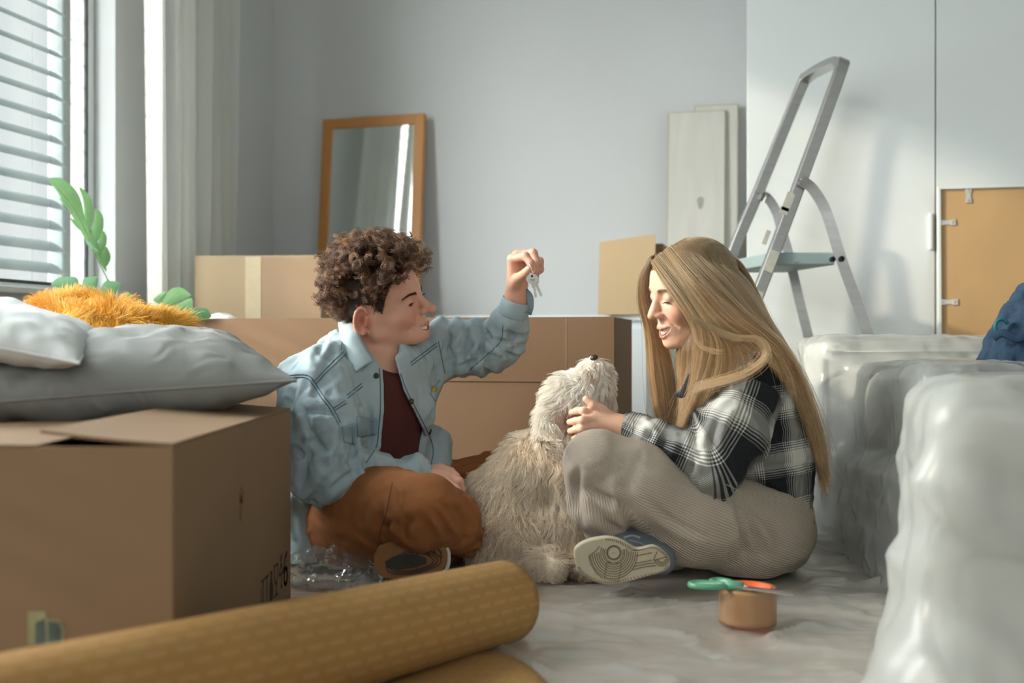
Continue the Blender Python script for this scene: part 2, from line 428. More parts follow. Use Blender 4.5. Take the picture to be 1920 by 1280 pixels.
def patch(name, bvh, quad, m, parent, thick=0.0025, lift=0.001, nu=10, nv=10, label=None):
    q = np.array(quad, float); G = np.zeros((nu, nv, 3)); last = None
    for i in range(nu):
        for j in range(nv):
            u = i/(nu-1); v = j/(nv-1); pt = q[0]*(1-u)*(1-v)+q[1]*u*(1-v)+q[2]*u*v+q[3]*(1-u)*v
            s_, nn = on_surface(bvh, pt[0], pt[1], lift)
            if s_ is None or (last is not None and np.linalg.norm(s_-last) > 0.06): s_ = last
            G[i, j] = s_; last = s_ if j < nv-1 else G[i, 0]
    # thickness towards the camera
    du = np.gradient(G, axis=0); dv = np.gradient(G, axis=1); Nn = np.cross(dv, du)
    if Nn[..., 1].mean() > 0: G = G[:, ::-1]
    return grid_obj(name, G, m, parent, thick=thick, label=label)
# ================================================================== ROOM
rng = np.random.default_rng(4)
M_wall = mat('wall_paint', srgb(207,209,208), 0.85, bump=0.15, bscale=300, var=0.015, vscale=2)
M_white = mat('white_lacquer', srgb(222,228,227), 0.4, None, 0, var=0.01)
M_frame = mat('white_window_frame', srgb(220,226,226), 0.4, var=0.01)
M_dark = mat('dark_gasket', srgb(40,48,50), 0.5)
M_slat = mat('grey_blind_slat', srgb(150,166,168), 0.45, var=0.04)
M_ceil = mat('ceiling_paint', srgb(225,228,226), 0.9)
M_oak = mat('pale_oak', srgb(158,142,124), 0.5, bump=0.3, bscale=60, var=0.16, vscale=9, stretch=(1, 9, 1), bdist=0.0006)
ROOM_W, ROOM_N, ROOM_H = 4.3, -6.0, 2.5
def rbox(mb, u0, u1, v0, v1, z0, z1):
    return mb.box(R((u0+u1)/2, (v0+v1)/2, (z0+z1)/2), E1*(u1-u0)/2, E2*(v1-v0)/2, E3*(z1-z0)/2)
def structure(name, mb, m): return tag(mb.build(name, m), kind='structure')
floor = structure('floor', rbox(MB(), -0.1, ROOM_W+.1, ROOM_N, 0.1, -0.10, -0.012), mat('floor_base', srgb(120,105,90), 0.8))
bpy.context.view_layer.update()
# floorboards one by one where the camera sees them, running along the back wall
pl = {}
for i in range(22):
    v1 = -0.02-i*0.19
    u = -0.0-[0, .55, .9, .3][i % 4]
    while u < ROOM_W-0.1:
        a, b = max(u, 0.005), min(u+1.28, ROOM_W-.005)
        if b-a > 0.05:
            q = MB(); q.rbox(R((a+b)/2, v1-0.095, -0.006), E1*((b-a)/2-0.0008), E2*0.0942, E3*0.006, 0.0015)
            o = q.build('plank', M_oak, floor)
        u += 1.28
structure('ceiling', rbox(MB(), -0.3, ROOM_W+.1, ROOM_N, 0.1, ROOM_H, ROOM_H+0.1), M_ceil)
structure('wall_back', rbox(MB(), -0.3, ROOM_W+.1, 0.0, 0.12, -0.05, ROOM_H), M_wall)
structure('wall_right', rbox(MB(), ROOM_W, ROOM_W+.1, ROOM_N, 0.1, -0.05, ROOM_H), M_wall)
q = MB(); rbox(q, -0.3, 1.2, ROOM_N-.1, ROOM_N, -.05, ROOM_H); rbox(q, 4.0, ROOM_W+.1, ROOM_N-.1, ROOM_N, -.05, ROOM_H)
rbox(q, 1.2, 4.0, ROOM_N-.1, ROOM_N, -.05, 0.9); rbox(q, 1.2, 4.0, ROOM_N-.1, ROOM_N, 2.35, ROOM_H)
structure('wall_rear', q, M_wall)
WV1, WV0, WZ0, WZ1 = -1.09, -2.62, 0.625, 2.32           # the window in view
TV1, TV0, TZ0, TZ1 = -2.80, -4.50, 0.02, 2.36            # unseen opening nearer the camera, added to let in light
q = MB(); T = -0.145
rbox(q, T, 0, WV1, 0.0, -.05, ROOM_H); rbox(q, T, 0, WV0, WV1, -.05, WZ0); rbox(q, T, 0, WV0, WV1, WZ1, ROOM_H)
rbox(q, T, 0, TV1, WV0, -.05, ROOM_H); rbox(q, T, 0, TV0, TV1, TZ1, ROOM_H); rbox(q, T, 0, TV0, TV1, -.05, TZ0)
rbox(q, T, 0, ROOM_N-.1, TV0, -.05, ROOM_H)
structure('wall_left', q, M_wall)
# thin clear glass
M_glass = bpy.data.materials.new('window_glass'); M_glass.use_nodes = True
_N = M_glass.node_tree.nodes; _L = M_glass.node_tree.links; _N.remove(_N['Principled BSDF'])
_t = _N.new('ShaderNodeBsdfTransparent'); _t.inputs[0].default_value = (0.97, 0.975, 0.97, 1); _g = _N.new('ShaderNodeBsdfGlossy'); _g.inputs['Roughness'].default_value = 0.02
_x = _N.new('ShaderNodeMixShader'); _x.inputs[0].default_value = 0.06; _L.new(_t.outputs[0], _x.inputs[1]); _L.new(_g.outputs[0], _x.inputs[2]); _L.new(_x.outputs[0], _N['Material Output'].inputs[0])
def window(name, v0, v1, z0, z1, u=-0.10):
    wq = MB(); f = 0.035
    for (a, b, c, d) in ((v0, v0+f, z0, z1), (v1-f, v1, z0, z1), (v0+f, v1-f, z0, z0+f), (v0+f, v1-f, z1-f, z1)):
        wq.rbox(R(u, (a+b)/2, (c+d)/2), E1*0.03, E2*(b-a)/2, E3*(d-c)/2, 0.004)
    wo = structure(name, wq, M_frame); f2 = f
    sq = MB()
    for (a, b, c, d) in ((v0+f2, v0+f2+.008, z0+f2, z1-f2), (v1-f2-.008, v1-f2, z0+f2, z1-f2), (v0+f2, v1-f2, z0+f2, z0+f2+.008)):
        sq.rbox(R(u+.027, (a+b)/2, (c+d)/2), E1*0.005, E2*(b-a)/2, E3*(d-c)/2, 0.002)
    sq.build('gasket', M_dark, wo, label='dark rubber gasket')
    gq = MB(); gq.box(R(u, (v0+v1)/2, (z0+z1)/2), E1*0.004, E2*((v1-v0)/2-f2), E3*((z1-z0)/2-f2)); gq.build('pane', M_glass, wo, label='clear window pane')
    return wo
w1 = window('window_1', WV0, WV1, WZ0, WZ1)
q = MB(); q.rbox(R(-0.02, (WV0+WV1)/2, WZ0+0.008), E1*0.06, E2*((WV1-WV0)/2-0.002), E3*0.009, 0.004); q.build('window_sill', M_frame, w1)
w2 = window('added_window_2', TV0, TV1, TZ0, TZ1)  # unseen frame of the opening added for light
w3q = MB()
for (a, b, c, d) in ((1.2, 1.26, .9, 2.35), (3.94, 4.0, .9, 2.35), (1.26, 3.94, .9, .96), (1.26, 3.94, 2.29, 2.35), (2.57, 2.63, .96, 2.29)):
    w3q.rbox(R((a+b)/2, ROOM_N-.05, (c+d)/2), E1*(b-a)/2, E2*0.03, E3*(d-c)/2, 0.004)
structure('added_window_3', w3q, M_frame)  # unseen frame, invented to go with the rear fill lamp
# exterior venetian blinds
mat('cord_grey', srgb(120,130,132)); mat('pale_facade', srgb(196,200,198), .8)
def make_blind(label, v0, v1, z0, z1, bl0, bl1, ti, side=False):
    blind = thing('venetian_blind', label, 'blind', R(-0.185, (v0+v1)/2, z1-0.03), 'grey venetian blinds outside the left windows')
    q = MB(); q.rbox(R(-0.185, (bl0+bl1)/2, z1-0.035), E1*0.035, E2*(bl1-bl0)/2, E3*0.03, 0.004); q.build('head_rail', M_slat, blind)
    first = None; i = 0
    while True:
        z = z0+0.03+i*0.0648; i += 1
        if z > z1-0.08: break
        c = R(-0.185, (bl0+bl1)/2, z); a = E1*math.cos(ti)-E3*math.sin(ti)      # outer edge raised
        if first is None:
            mb = MB(); prof = []
            for k in range(7):
                s_ = (k/6-0.5)*0.066; prof.append((s_, 0.0035*(1-(2*s_/0.066)**2)))
            prof2 = [(p_[0], p_[1]+0.0012) for p_ in prof][::-1]
            mb.sweep([c-E2*(bl1-bl0)/2, c+E2*(bl1-bl0)/2], [(p_[0], -p_[1]) for p_ in prof+prof2], a)
            first = mb.build('slat', M_slat, blind); zf = z
        else:
            o = first.copy(); COL.objects.link(o); o.location = (0, 0, z-zf)
    for k in range(5):
        vv = bl0+0.09+k*(bl1-bl0-0.2)/4*1.02
        q = MB()
        for du in (-0.031, 0.031): q.tube([R(-0.185+du, vv, z0+.02), R(-0.185+du, vv, z1-0.05)], 0.0009, 5)
        q.build('ladder_cord', bpy.data.materials['cord_grey'], blind)
    q = MB(); q.rbox(R(-0.20, bl1+0.022, (z0+z1)/2), E1*0.02, E2*0.010, E3*(z1-z0)/2, 0.003); q.build('guide_rail', M_slat, blind)
    if side: q = MB(); q.rbox(R(-0.235, bl1+0.125, (z0+z1)/2), E1*0.012, E2*0.092, E3*(z1-z0)/2, 0.003); q.build('guide_rail', bpy.data.materials['pale_facade'], blind, label='pale strip beside the guide rail')
make_blind('grey slatted venetian blind outside the window, its slats half open', WV0, WV1, WZ0, WZ1, WV0-0.04, WV1-0.012, math.radians(34), True)
make_blind('added unseen venetian blind beside the camera, slats nearly closed to stripe the sun', TV0, TV1, TZ0, TZ1, TV0+0.01, TV1-0.03, math.radians(58))  # unseen blind added to cut the sun into slashes
# facade strip beyond the guide rail
# sheer curtain beside the window
M_cur = bpy.data.materials.new('sheer_curtain'); M_cur.use_nodes = True
_N = M_cur.node_tree.nodes; _L = M_cur.node_tree.links; _N.remove(_N['Principled BSDF'])
_d = _N.new('ShaderNodeBsdfDiffuse'); _d.inputs[0].default_value = srgb(240,241,236); _tl = _N.new('ShaderNodeBsdfTranslucent'); _tl.inputs[0].default_value = srgb(235,236,230)
_tr = _N.new('ShaderNodeBsdfTransparent'); _m1 = _N.new('ShaderNodeMixShader'); _m1.inputs[0].default_value = 0.45; _m2 = _N.new('ShaderNodeMixShader'); _m2.inputs[0].default_value = 0.12
_L.new(_d.outputs[0], _m1.inputs[1]); _L.new(_tl.outputs[0], _m1.inputs[2]); _L.new(_m1.outputs[0], _m2.inputs[1]); _L.new(_tr.outputs[0], _m2.inputs[2]); _L.new(_m2.outputs[0], _N['Material Output'].inputs[0])
nu, nv = 200, 40; G = np.zeros((nu, nv, 3)); s_ = np.linspace(0, 1, nu)
for j, z in enumerate(np.linspace(0.01, 2.46, nv)):
    fz = z/2.46
    vv = -1.12+0.56*s_+0.010*np.sin(s_*9+z*1.1)
    ph = s_*44+0.5*np.sin(z*1.3+s_*5)
    uu = 0.115+0.036*np.sin(ph)*(0.7+0.3*np.sin(s_*13+1))+0.012*np.sin(s_*19+z)
    vv = vv+0.012*np.cos(ph)
    # the near fold bellies out towards the room
    for i in range(nu): G[i, j] = R(uu[i], vv[i], z)
curtain = grid_obj('sheer_curtain', G, M_cur); tag(curtain, 'sheer white curtain hanging in soft folds beside the window', 'curtain')
# curtain rail
q = MB(); q.rbox(R(0.115, -1.6, 2.475), E1*0.02, E2*1.45, E3*0.012, 0.003); tag(q.build('curtain_rail', M_white), 'white rail under the ceiling that carries the sheer curtain', 'curtain rail')

# ------------------------------------------------------------------ mirror
M_mfr = mat('orange_wood', srgb(196,136,74), 0.5, None, 0.2, 40, 0.10, 12, stretch=(1, 1, 0.15), bdist=0.0008)
M_mir = bpy.data.materials.new('mirror_silver'); M_mir.use_nodes = True; _p = M_mir.node_tree.nodes['Principled BSDF']
_p.inputs['Base Color'].default_value = (0.86, 0.9, 0.9, 1); _p.inputs['Metallic'].default_value = 1; _p.inputs['Roughness'].default_value = 0.015
mu0, mu1, mh = 0.222, 0.642, 1.365; lean = 0.16
mbase = R((mu0+mu1)/2, -lean-.012, 0.0); ME1 = E1*math.cos(.06)-E2*math.sin(.06); up = (E3*math.sqrt(mh**2-(lean-0.02)**2)+E2*(lean-0.02))/mh; fw = np.cross(ME1, up); fw /= np.linalg.norm(fw)
fw = -fw if fw @ E2 > 0 else fw   # towards the room
mirror = thing('standing_mirror', 'tall mirror in an orange wooden frame leaning on the back wall', 'mirror', mbase)
def mp_(a, b, c=0): return mbase+ME1*a+up*b+fw*c
hw, fwid = (mu1-mu0)/2, 0.040
q = MB()
q.rbox(mp_(-hw+fwid/2, mh/2), ME1*fwid/2, up*mh/2, fw*0.012, 0.003).rbox(mp_(hw-fwid/2, mh/2), ME1*fwid/2, up*mh/2, fw*0.012, 0.003)
q.rbox(mp_(0, mh-fwid/2), ME1*(hw-fwid), up*fwid/2, fw*0.0115, 0.003).rbox(mp_(0, fwid/2), ME1*(hw-fwid), up*fwid/2, fw*0.0115, 0.003)
q.build('mirror_frame', M_mfr, mirror)
q = MB(); q.box(mp_(0, mh/2, 0.002), ME1*(hw-fwid), up*(mh/2-fwid), fw*0.003); q.build('mirror_glass', M_mir, mirror)

# ------------------------------------------------------------------ wardrobe
wv = -0.521; wd = thing('built_in_wardrobe', 'white built-in wardrobe with tall flat doors filling the right side', 'wardrobe', R(2.9, wv/2, 0))
q = MB(); rbox(q, 1.842, 4.26, wv+0.022, -0.005, 0.0, ROOM_H-0.005); q.build('carcass', M_white, wd)
for k in range(4):
    a = 1.842+k*0.5565; b = a+0.5565
    q = MB(); q.rbox(R((a+b)/2, wv+0.009, (0.06+ROOM_H-.02)/2), E1*((b-a)/2-0.0018), E2*0.0095, E3*(ROOM_H-.08)/2, 0.0015); d_ = q.build('door', M_white, wd)
    hq = MB(); hx = b-0.014
    hq.rbox(R(hx, wv-0.006, 0.83), E1*0.006, E2*0.006, E3*0.055, 0.003); hq.build('handle', M_white, d_)

# ------------------------------------------------------------------ low sideboard behind the long box
sv = -0.42; sb = thing('sideboard', 'low white sideboard along the back wall behind the long box', 'sideboard', R(1.2, sv/2, 0))
su0, su1, sh_ = 0.80, 1.52, 0.588
q = MB(); rbox(q, su0, su1, sv+.02, -0.01, 0.05, sh_-0.02); q.build('carcass', M_white, sb)
q = MB(); q.rbox(R((su0+su1)/2, sv/2, sh_-0.010), E1*((su1-su0)/2+.004), E2*(-sv/2-.004), E3*0.010, 0.002); q.build('top', M_white, sb)
for k in range(2):
    a = su0+k*(su1-su0)/2; b = a+(su1-su0)/2
    q = MB(); q.rbox(R((a+b)/2, sv+0.009, 0.30), E1*((b-a)/2-0.002), E2*0.009, E3*0.245, 0.002); q.build('door', M_white, sb)
q = MB(); rbox(q, su0+.03, su1-.03, sv+.05, -0.03, 0.0, 0.05); q.build('plinth', M_white, sb)

# ------------------------------------------------------------------ boards leaning on the back wall
M_lam = mat('pale_laminate', srgb(206,204,194), 0.55, None, 0.1, 80, 0.05, 7, stretch=(4, 4, 0.5))
M_lamedge = mat('laminate_core', srgb(176,160,118), 0.7)
def board(u0, u1, h, base_v, top_v, label, knot=False, m=None, thick=0.009):
    b0 = R((u0+u1)/2, base_v, 0.0); b1 = R((u0+u1)/2, top_v, 0); run = (top_v-base_v)
    L_ = h; upv = E3*math.sqrt(L_**2-run**2)+E2*run; upv /= L_; nf = np.cross(E1, upv); nf = -nf if nf@E2 > 0 else nf
    root = thing('laminate_board', label, 'board', b0, 'pale laminate boards leaning on the wall')
    c = b0+upv*L_/2+nf*thick/2
    q = MB(); q.rbox(c, E1*(u1-u0)/2, upv*L_/2, nf*(thick/2-0.001), 0.001); q.build('core', M_lamedge, root, label='yellowish fibreboard edge')
    q = MB(); q.rbox(c+nf*thick/2, E1*((u1-u0)/2-.003), upv*(L_/2-.003), nf*0.0012, 0.0008); f_ = q.build('face_panel', m or M_lam, root)
    if knot:
        kq = MB(); cc = b0+upv*(h-0.335)+nf*(thick+0.0012)+E1*0.016
        ring = [cc+E1*0.011*math.cos(t)*(1+.2*math.sin(3*t))+upv*0.026*math.sin(t)*(1+.15*math.cos(2*t)) for t in np.linspace(0, 2*math.pi, 20, endpoint=False)]
        kq.add(ring+[p+nf*0.0003 for p in ring], [tuple(range(20, 40))]+[(i, (i+1) % 20, (i+1) % 20+20, i+20) for i in range(20)])
        kq.build('knot', mat('wood_knot', srgb(160,155,146), 0.6, var=0.15, vscale=60), f_, label='grey knot in the face')
    return root
# u of the boards from where they stand in the photograph
def u_at(x, v):   # room u where the pixel column x meets the plane v
    a = (x-CX)/FPX; # X = a*Y ; X=CORNER+u*E1+v*E2
    return (a*(CORNER[1]+v*E2[1])-CORNER[0]-v*E2[0])/(E1[0]-a*E1[1])
board(u_at(1249, -.12), u_at(1359, -.12), 1.33, -0.20, -0.035, 'wide pale laminate board with a grey knot, in front', True)
board(u_at(1300, -.07), u_at(1384, -.07), 1.35, -0.16, -0.018, 'pale laminate board peeking out behind the board with the knot')
board(u_at(1372, -.03), u_at(1400, -.03), 0.905, -0.05, -0.008, 'short greyish upright strip, lowest and rightmost beside the leaning boards', m=mat('grey_strip', srgb(170,166,156), 0.6))  # greyish strip right of the boards, built as a short board
# ================================================================== THINGS
M_card = mat('cardboard', srgb(132,107,79), 0.85, None, 0.25, 120, 0.04, 5, stretch=(1, 1, 1), bdist=0.0008)
M_card2 = mat('cardboard_pale', srgb(168,147,116), 0.85, None, 0.2, 120, 0.03, 5, bdist=0.0008)
M_cardd = mat('cardboard_long', srgb(122,95,69), 0.85, None, 0.2, 120, 0.03, 4, bdist=0.0008)
M_tape = mat('clear_tape', srgb(196,180,148), 0.25, var=0.06, vscale=30)
M_brown = mat('brown_packing_tape', srgb(150,114,80), 0.3, None, 0, var=0.05)
def frame3(c, yaw): # box axes
    return np.array([math.cos(yaw), math.sin(yaw), 0]), np.array([-math.sin(yaw), math.cos(yaw), 0])
def walls(root, c, ax, ay, w, d, h, m, t=0.004, bottom=True):
    """an open carton of four walls and a bottom; c = centre of its base"""
    q = MB(); c = np.array(c, float)
    q.rbox(c-ay*(d/2-t/2)+E3*h/2, ax*w/2, ay*t/2, E3*h/2, 0.0015).rbox(c+ay*(d/2-t/2)+E3*h/2, ax*w/2, ay*t/2, E3*h/2, 0.0015)
    q.rbox(c-ax*(w/2-t/2)+E3*h/2, ax*t/2, ay*(d/2-t), E3*h/2, 0.0015).rbox(c+ax*(w/2-t/2)+E3*h/2, ax*t/2, ay*(d/2-t), E3*h/2, 0.0015)
    if bottom: q.box(c+E3*t/2, ax*(w/2-t), ay*(d/2-t), E3*t/2)
    return q.build('carton_wall', m, root)
def flap(root, hinge_c, along, out, L_, wdt, m, t=0.004, name='flap', bend=0.0, label=None):
    """a flap hinged on hinge_c, 'along' unit vector of the hinge, 'out' unit direction"""
    out = np.array(out, float); out /= np.linalg.norm(out); n = np.cross(along, out); n /= np.linalg.norm(n)
    nu, nv = 9, 5; G = np.zeros((nu, nv, 3))
    for i in range(nu):
        s_ = i/(nu-1)
        for j in range(nv):
            G[i, j] = hinge_c+out*wdt*s_+along*L_*(j/(nv-1)-0.5)+n*bend*math.sin(s_*math.pi)
    return grid_obj(name, G, m, root, thick=t, smooth=False, label=label)
# -- big carton in the left foreground
bw, bd, bh = 0.74, 0.77, 0.366
bx1 = -0.432; bc = np.array([bx1-bw/2, 1.45+bd/2, 0.0]); AX = np.array([1.0,0,0]); AY = np.array([0,1.0,0])
box1 = thing('cardboard_box', 'large brown cardboard box in the left foreground under the grey cushion', 'box', bc)
walls(box1, bc, AX, AY, bw, bd, bh, M_card)
top = bc+E3*(bh+0.001)
flap(box1, bc-AY*(bd/2-.002)+E3*(bh-.003), AX, AY*.75-E3*0.55, bw-.012, 0.22, M_card)         # inner flaps
flap(box1, bc+AY*(bd/2-.002)+E3*(bh-.003), -AX, -AY-E3*0.03, bw-.012, 0.30, M_card)
q = flap(box1, bc+AX*(bw/2-.0005)+E3*(bh+.0005), AY, -AX+E3*0.10, bd, 0.170, M_card, bend=-0.002)
flap(box1, bc-AX*(bw/2-.0005)+E3*(bh+.0005), -AY, AX-E3*0.004, bd, bw-0.175, M_card, bend=0.001)
# printed handling marks low on its right side (in the plane X = bx1)
M_ink = mat('black_print', srgb(42,36,30), 0.7, var=0.2, vscale=80)
def side_pt(y, z, o=0.0006): return np.array([bx1+o, y, z])
q = MB()
def ink_poly(pts):      # pts in (y,z), thin plate on the side face
    n = len(pts); a = [side_pt(y, z, 0.0002) for y, z in pts]; b = [side_pt(y, z, 0.0007) for y, z in pts]
    q.add(a+b, [tuple(range(n, 2*n))]+[(i, (i+1) % n, (i+1) % n+n, i+n) for i in range(n)])
def ink_line(pts, wd=0.003):
    for (y0, z0), (y1, z1) in zip(pts[:-1], pts[1:]):
        d = np.array([y1-y0, z1-z0]); L_ = np.linalg.norm(d)+1e-9; n = np.array([-d[1], d[0]])/L_*wd/2; d = d/L_*wd/2
        ink_poly([(y0-n[0]-d[0], z0-n[1]-d[1]), (y1-n[0]+d[0], z1-n[1]+d[1]), (y1+n[0]+d[0], z1+n[1]+d[1]), (y0+n[0]-d[0], z0+n[1]-d[1])])
zb = 0.036
for (yy, kind) in ((1.975, 'T'), (2.005, 'I'), (2.04, 'bottle'), (2.082, 'glass'), (2.128, 'rain'), (2.17, '6')):
    s_ = 0.05; f_ = lambda pts: [(yy+a*s_, zb+b*s_) for a, b in pts]
    if kind == 'T': ink_line(f_([(0,0),(0,1)]), .003); ink_line(f_([(-.3,1),(.3,1)]), .003); ink_line(f_([(-.3,0),(-.3,.8)]), .002)
    elif kind == 'I': ink_line(f_([(0,0),(0,1)]), .004); ink_line(f_([(-.2,0),(.2,0)])); ink_line(f_([(-.2,1),(.2,1)]))
    elif kind == 'bottle': ink_poly(f_([(-.25,0),(.25,0),(.3,.5),(.12,.75),(.12,1.05),(-.12,1.05),(-.12,.75),(-.3,.5)]))
    elif kind == 'glass':
        ink_line(f_([(-.3,1.1),(-.32,.7),(-.1,.45),(.1,.45),(.32,.7),(.3,1.1),(-.3,1.1)]), .004); ink_line(f_([(0,.45),(0,.02)]), .004); ink_line(f_([(-.28,0),(.28,0)]), .004)
    elif kind == 'rain':
        ink_line(f_([(-.35,.6),(0,1.0),(.35,.6),(-.35,.6)]), .004); ink_line(f_([(0,.6),(0,.1),(.15,.1)]), .004); ink_line(f_([(-.2,1.3),(-.1,1.1)])); ink_line(f_([(.15,1.3),(.05,1.1)]))
    else:
        cc = [(.3*math.cos(t), .33+.3*math.sin(t)) for t in np.linspace(0, 2*math.pi, 15)]; ink_line(f_(cc), .007); ink_line(f_([(-.3,.33),(-.28,.7),(-.1,1.05),(.2,1.2)]), .007)
q.build('printed_mark', M_ink, box1, label='black printed handling symbols and the figure 6')
# a torn patch on the side, and the tape left on the front
q = MB(); yy, zz = 1.815, 0.247
ring = [(yy+.017*math.cos(t)*(1+.18*math.sin(5*t+1)), zz+.021*math.sin(t)*(1+.2*math.cos(4*t))) for t in np.linspace(0, 2*math.pi, 18, endpoint=False)]
for (sy, sz, oy, oz) in ((1, .55, 0, .008), (.6, .9, -.002, -.012)):
    r2 = [((y-yy)*sy+yy+oy, (z-zz)*sz+zz+oz) for y, z in ring]; n = len(r2)
    q.add([side_pt(y, z, .0002) for y, z in r2]+[side_pt(y, z, .0008) for y, z in r2], [tuple(range(n, 2*n))]+[(i, (i+1) % n, (i+1) % n+n, i+n) for i in range(n)])
q.build('torn_patch', mat('torn_cardboard', srgb(128,88,54), 0.9, var=0.2, vscale=90), box1, label='dark torn patch where tape was pulled off')
fy = 1.45
def front_pt(x, y, o=0.001): D = fy-o; return P(x, y, D)
M_tp = mat('old_clear_tape', srgb(150,150,112), 0.3, var=0.15, vscale=40); M_tp2 = mat('taped_label', srgb(84,98,92), 0.4, var=0.35, vscale=50)
for (nm, mm, pts, o) in (('tape_strip', M_tp, [(52,1146),(84,1146),(88,1160),(112,1162),(121,1180),(120,1206),(52,1208)], .0008), ('label_scrap', M_tp2, [(66,1168),(84,1160),(86,1206),(66,1208)], .0014), ('label_scrap', M_tp2, [(90,1164),(110,1166),(116,1184),(114,1206),(90,1207)], .0014), ('torn_patch', bpy.data.materials['torn_cardboard'], [(54,1209),(104,1209),(96,1222),(54,1222)], .0006)):
    q = MB(); n = len(pts); a = [front_pt(x, y, 0.0001) for x, y in pts]; b = [front_pt(x, y, o) for x, y in pts]
    q.add(a+b, [tuple(range(n, 2*n))[::-1]]+[(i, (i+1) % n, (i+1) % n+n, i+n) for i in range(n)]); q.build(nm, mm, box1)
# -- long open carton behind the man
lh = 0.56; la = np.array([1, -0.225, 0]); la /= np.linalg.norm(la); lb = np.array([-la[1], la[0], 0])
lr = np.array([0.253, 2.80, 0]); lw = 1.52; ld = 0.36
lc = lr-la*lw/2+lb*ld/2
box2 = thing('cardboard_box', 'long low brown cardboard box standing behind the man', 'box', lc)
walls(box2, lc, la, lb, lw, ld, lh, M_cardd, t=0.005)
fr = lc-lb*(ld/2+0.001)+E3*(lh+0.001)
q = MB(); q.rbox(lc-lb*(ld/2+.0012)+E3*(lh-0.080)+la*0.0, la*(lw/2-.001), lb*0.0011, E3*0.081, 0.0006); q.build('flap', M_cardd, box2, label='flap folded down along the front')
for xx in (1062,):
    cx_ = P(xx, 660, 2.83)[0]; q = MB(); t_ = (cx_-lr[0])/la[0]; pt = lr+la*t_-lb*0.0025
    q.rbox(pt+E3*(lh-.07), la*0.0007, lb*0.0004, E3*0.066, 0.0002); q.build('crease', M_card2, box2, label='pale vertical crease')
# -- carton on the far side, its taped seam facing the room
b3c = np.array([P(486, 600, 3.42)[0], 3.585, 0.0]); b3a, b3b = frame3(0, -0.06)
b3w, b3d, b3h = 0.392, 0.28, 0.756
box3 = thing('cardboard_box', 'tall beige cardboard box with a taped seam in front of the curtain', 'box', b3c)
walls(box3, b3c, b3a, b3b, b3w, b3d, b3h, M_card2)
q = MB()
q.rbox(b3c-b3b*(b3d/2+.003)-b3a*(b3w/4+.001)+E3*b3h/2, b3a*(b3w/4-.003), b3b*.0025, E3*b3h/2, .0015); q.build('flap', M_card2, box3)
q = MB(); q.rbox(b3c-b3b*(b3d/2+.003)+b3a*(b3w/4+.001)+E3*b3h/2, b3a*(b3w/4-.003), b3b*.0025, E3*b3h/2, .0015); q.build('flap', mat('cardboard_rosy', srgb(160,134,106), .85, None, .2, 120, .03, 5, bdist=.0008), box3)
q = MB(); q.rbox(b3c-b3b*(b3d/2+.0062)-b3a*.014+E3*b3h/2, b3a*.024, b3b*.0004, E3*b3h/2, .0002); q.build('tape_strip', M_tape, box3, label='glossy clear tape down the seam')
q = MB(); q.rbox(b3c+E3*(b3h+.002), b3a*b3w/2, b3b*b3d/2, E3*.0025, .001); q.build('top', M_card2, box3)
# -- small box and card sheet on the sideboard
sbz = sh_
b4 = P(1216, 587, 3.88); b4[2] = sbz; r4 = thing('cardboard_box', 'small brown cardboard box on the sideboard behind the tan sheet', 'box', b4)
walls(r4, b4, E1, E2, 0.115, 0.16, 0.235, M_card); q = MB(); q.rbox(b4+E3*.2365, E1*.0575, E2*.08, E3*.002, .001); q.build('top', M_card, r4)
c0, c1 = P(1121, 587, 3.66), P(1227, 587, 3.50); c0[2] = c1[2] = sbz+0.0005
t0, t1 = P(1124, 455, 3.70), P(1229, 438, 3.54)
c0 = P(1121, 586.5, 3.72); c1 = P(1227, 586.5, 3.72); c0[2] = c1[2] = sbz+.0005
t0 = P(1124, 454, 3.80); t1 = P(1229, 438, 3.76)
G = np.zeros((6, 6, 3))
for i in range(6):
    for j in range(6): a, b = i/5, j/5; G[i, j] = (c0*(1-a)+c1*a)*(1-b)+(t0*(1-a)+t1*a)*b
o = grid_obj('cardboard_sheet', G, mat('tan_card', srgb(206,178,138), .8, None, .1, 100, .02, 4), thick=0.004, smooth=False); tag(o, 'flat tan cardboard sheet propped upright on the white sideboard', 'sheet')

# ------------------------------------------------------------------ cushions
def cushion_pts(c, a, b, n, ha, hb, t, N=46, wr=0.004, seed=1, pinch=0.10, freq=16, corner=0.0):
    u = np.sin(np.linspace(-1, 1, N)*math.pi/2); U, Vv = np.meshgrid(u, u, indexing='ij')
    ou = 1-pinch*(1-np.abs(Vv)**2)*0.6*np.abs(U); ov = 1-pinch*(1-np.abs(U)**2)*0.6*np.abs(Vv)
    X = U*ha*ou; Y = Vv*hb*ov
    prof = np.clip((1-np.abs(U)**2.6)*(1-np.abs(Vv)**2.6), 0, 1)**0.52
    out = []
    for sgn in (1, -1):
        Pn = np.stack([X*freq+0.3*sgn, Y*freq, 0*X+seed*3.1], -1)
        edge = (1-prof)**1.2
        ang = np.arctan2(Y, X); wrk = wr*edge*np.sin(ang*26+3*vnoise(Pn*0.6, seed))*1.2*prof+wr*1.4*fbm(Pn, seed+5)*prof
        Z = sgn*(t*prof)+wrk
        out.append(c+X[..., None]*a+Y[..., None]*b+Z[..., None]*n)
    return out
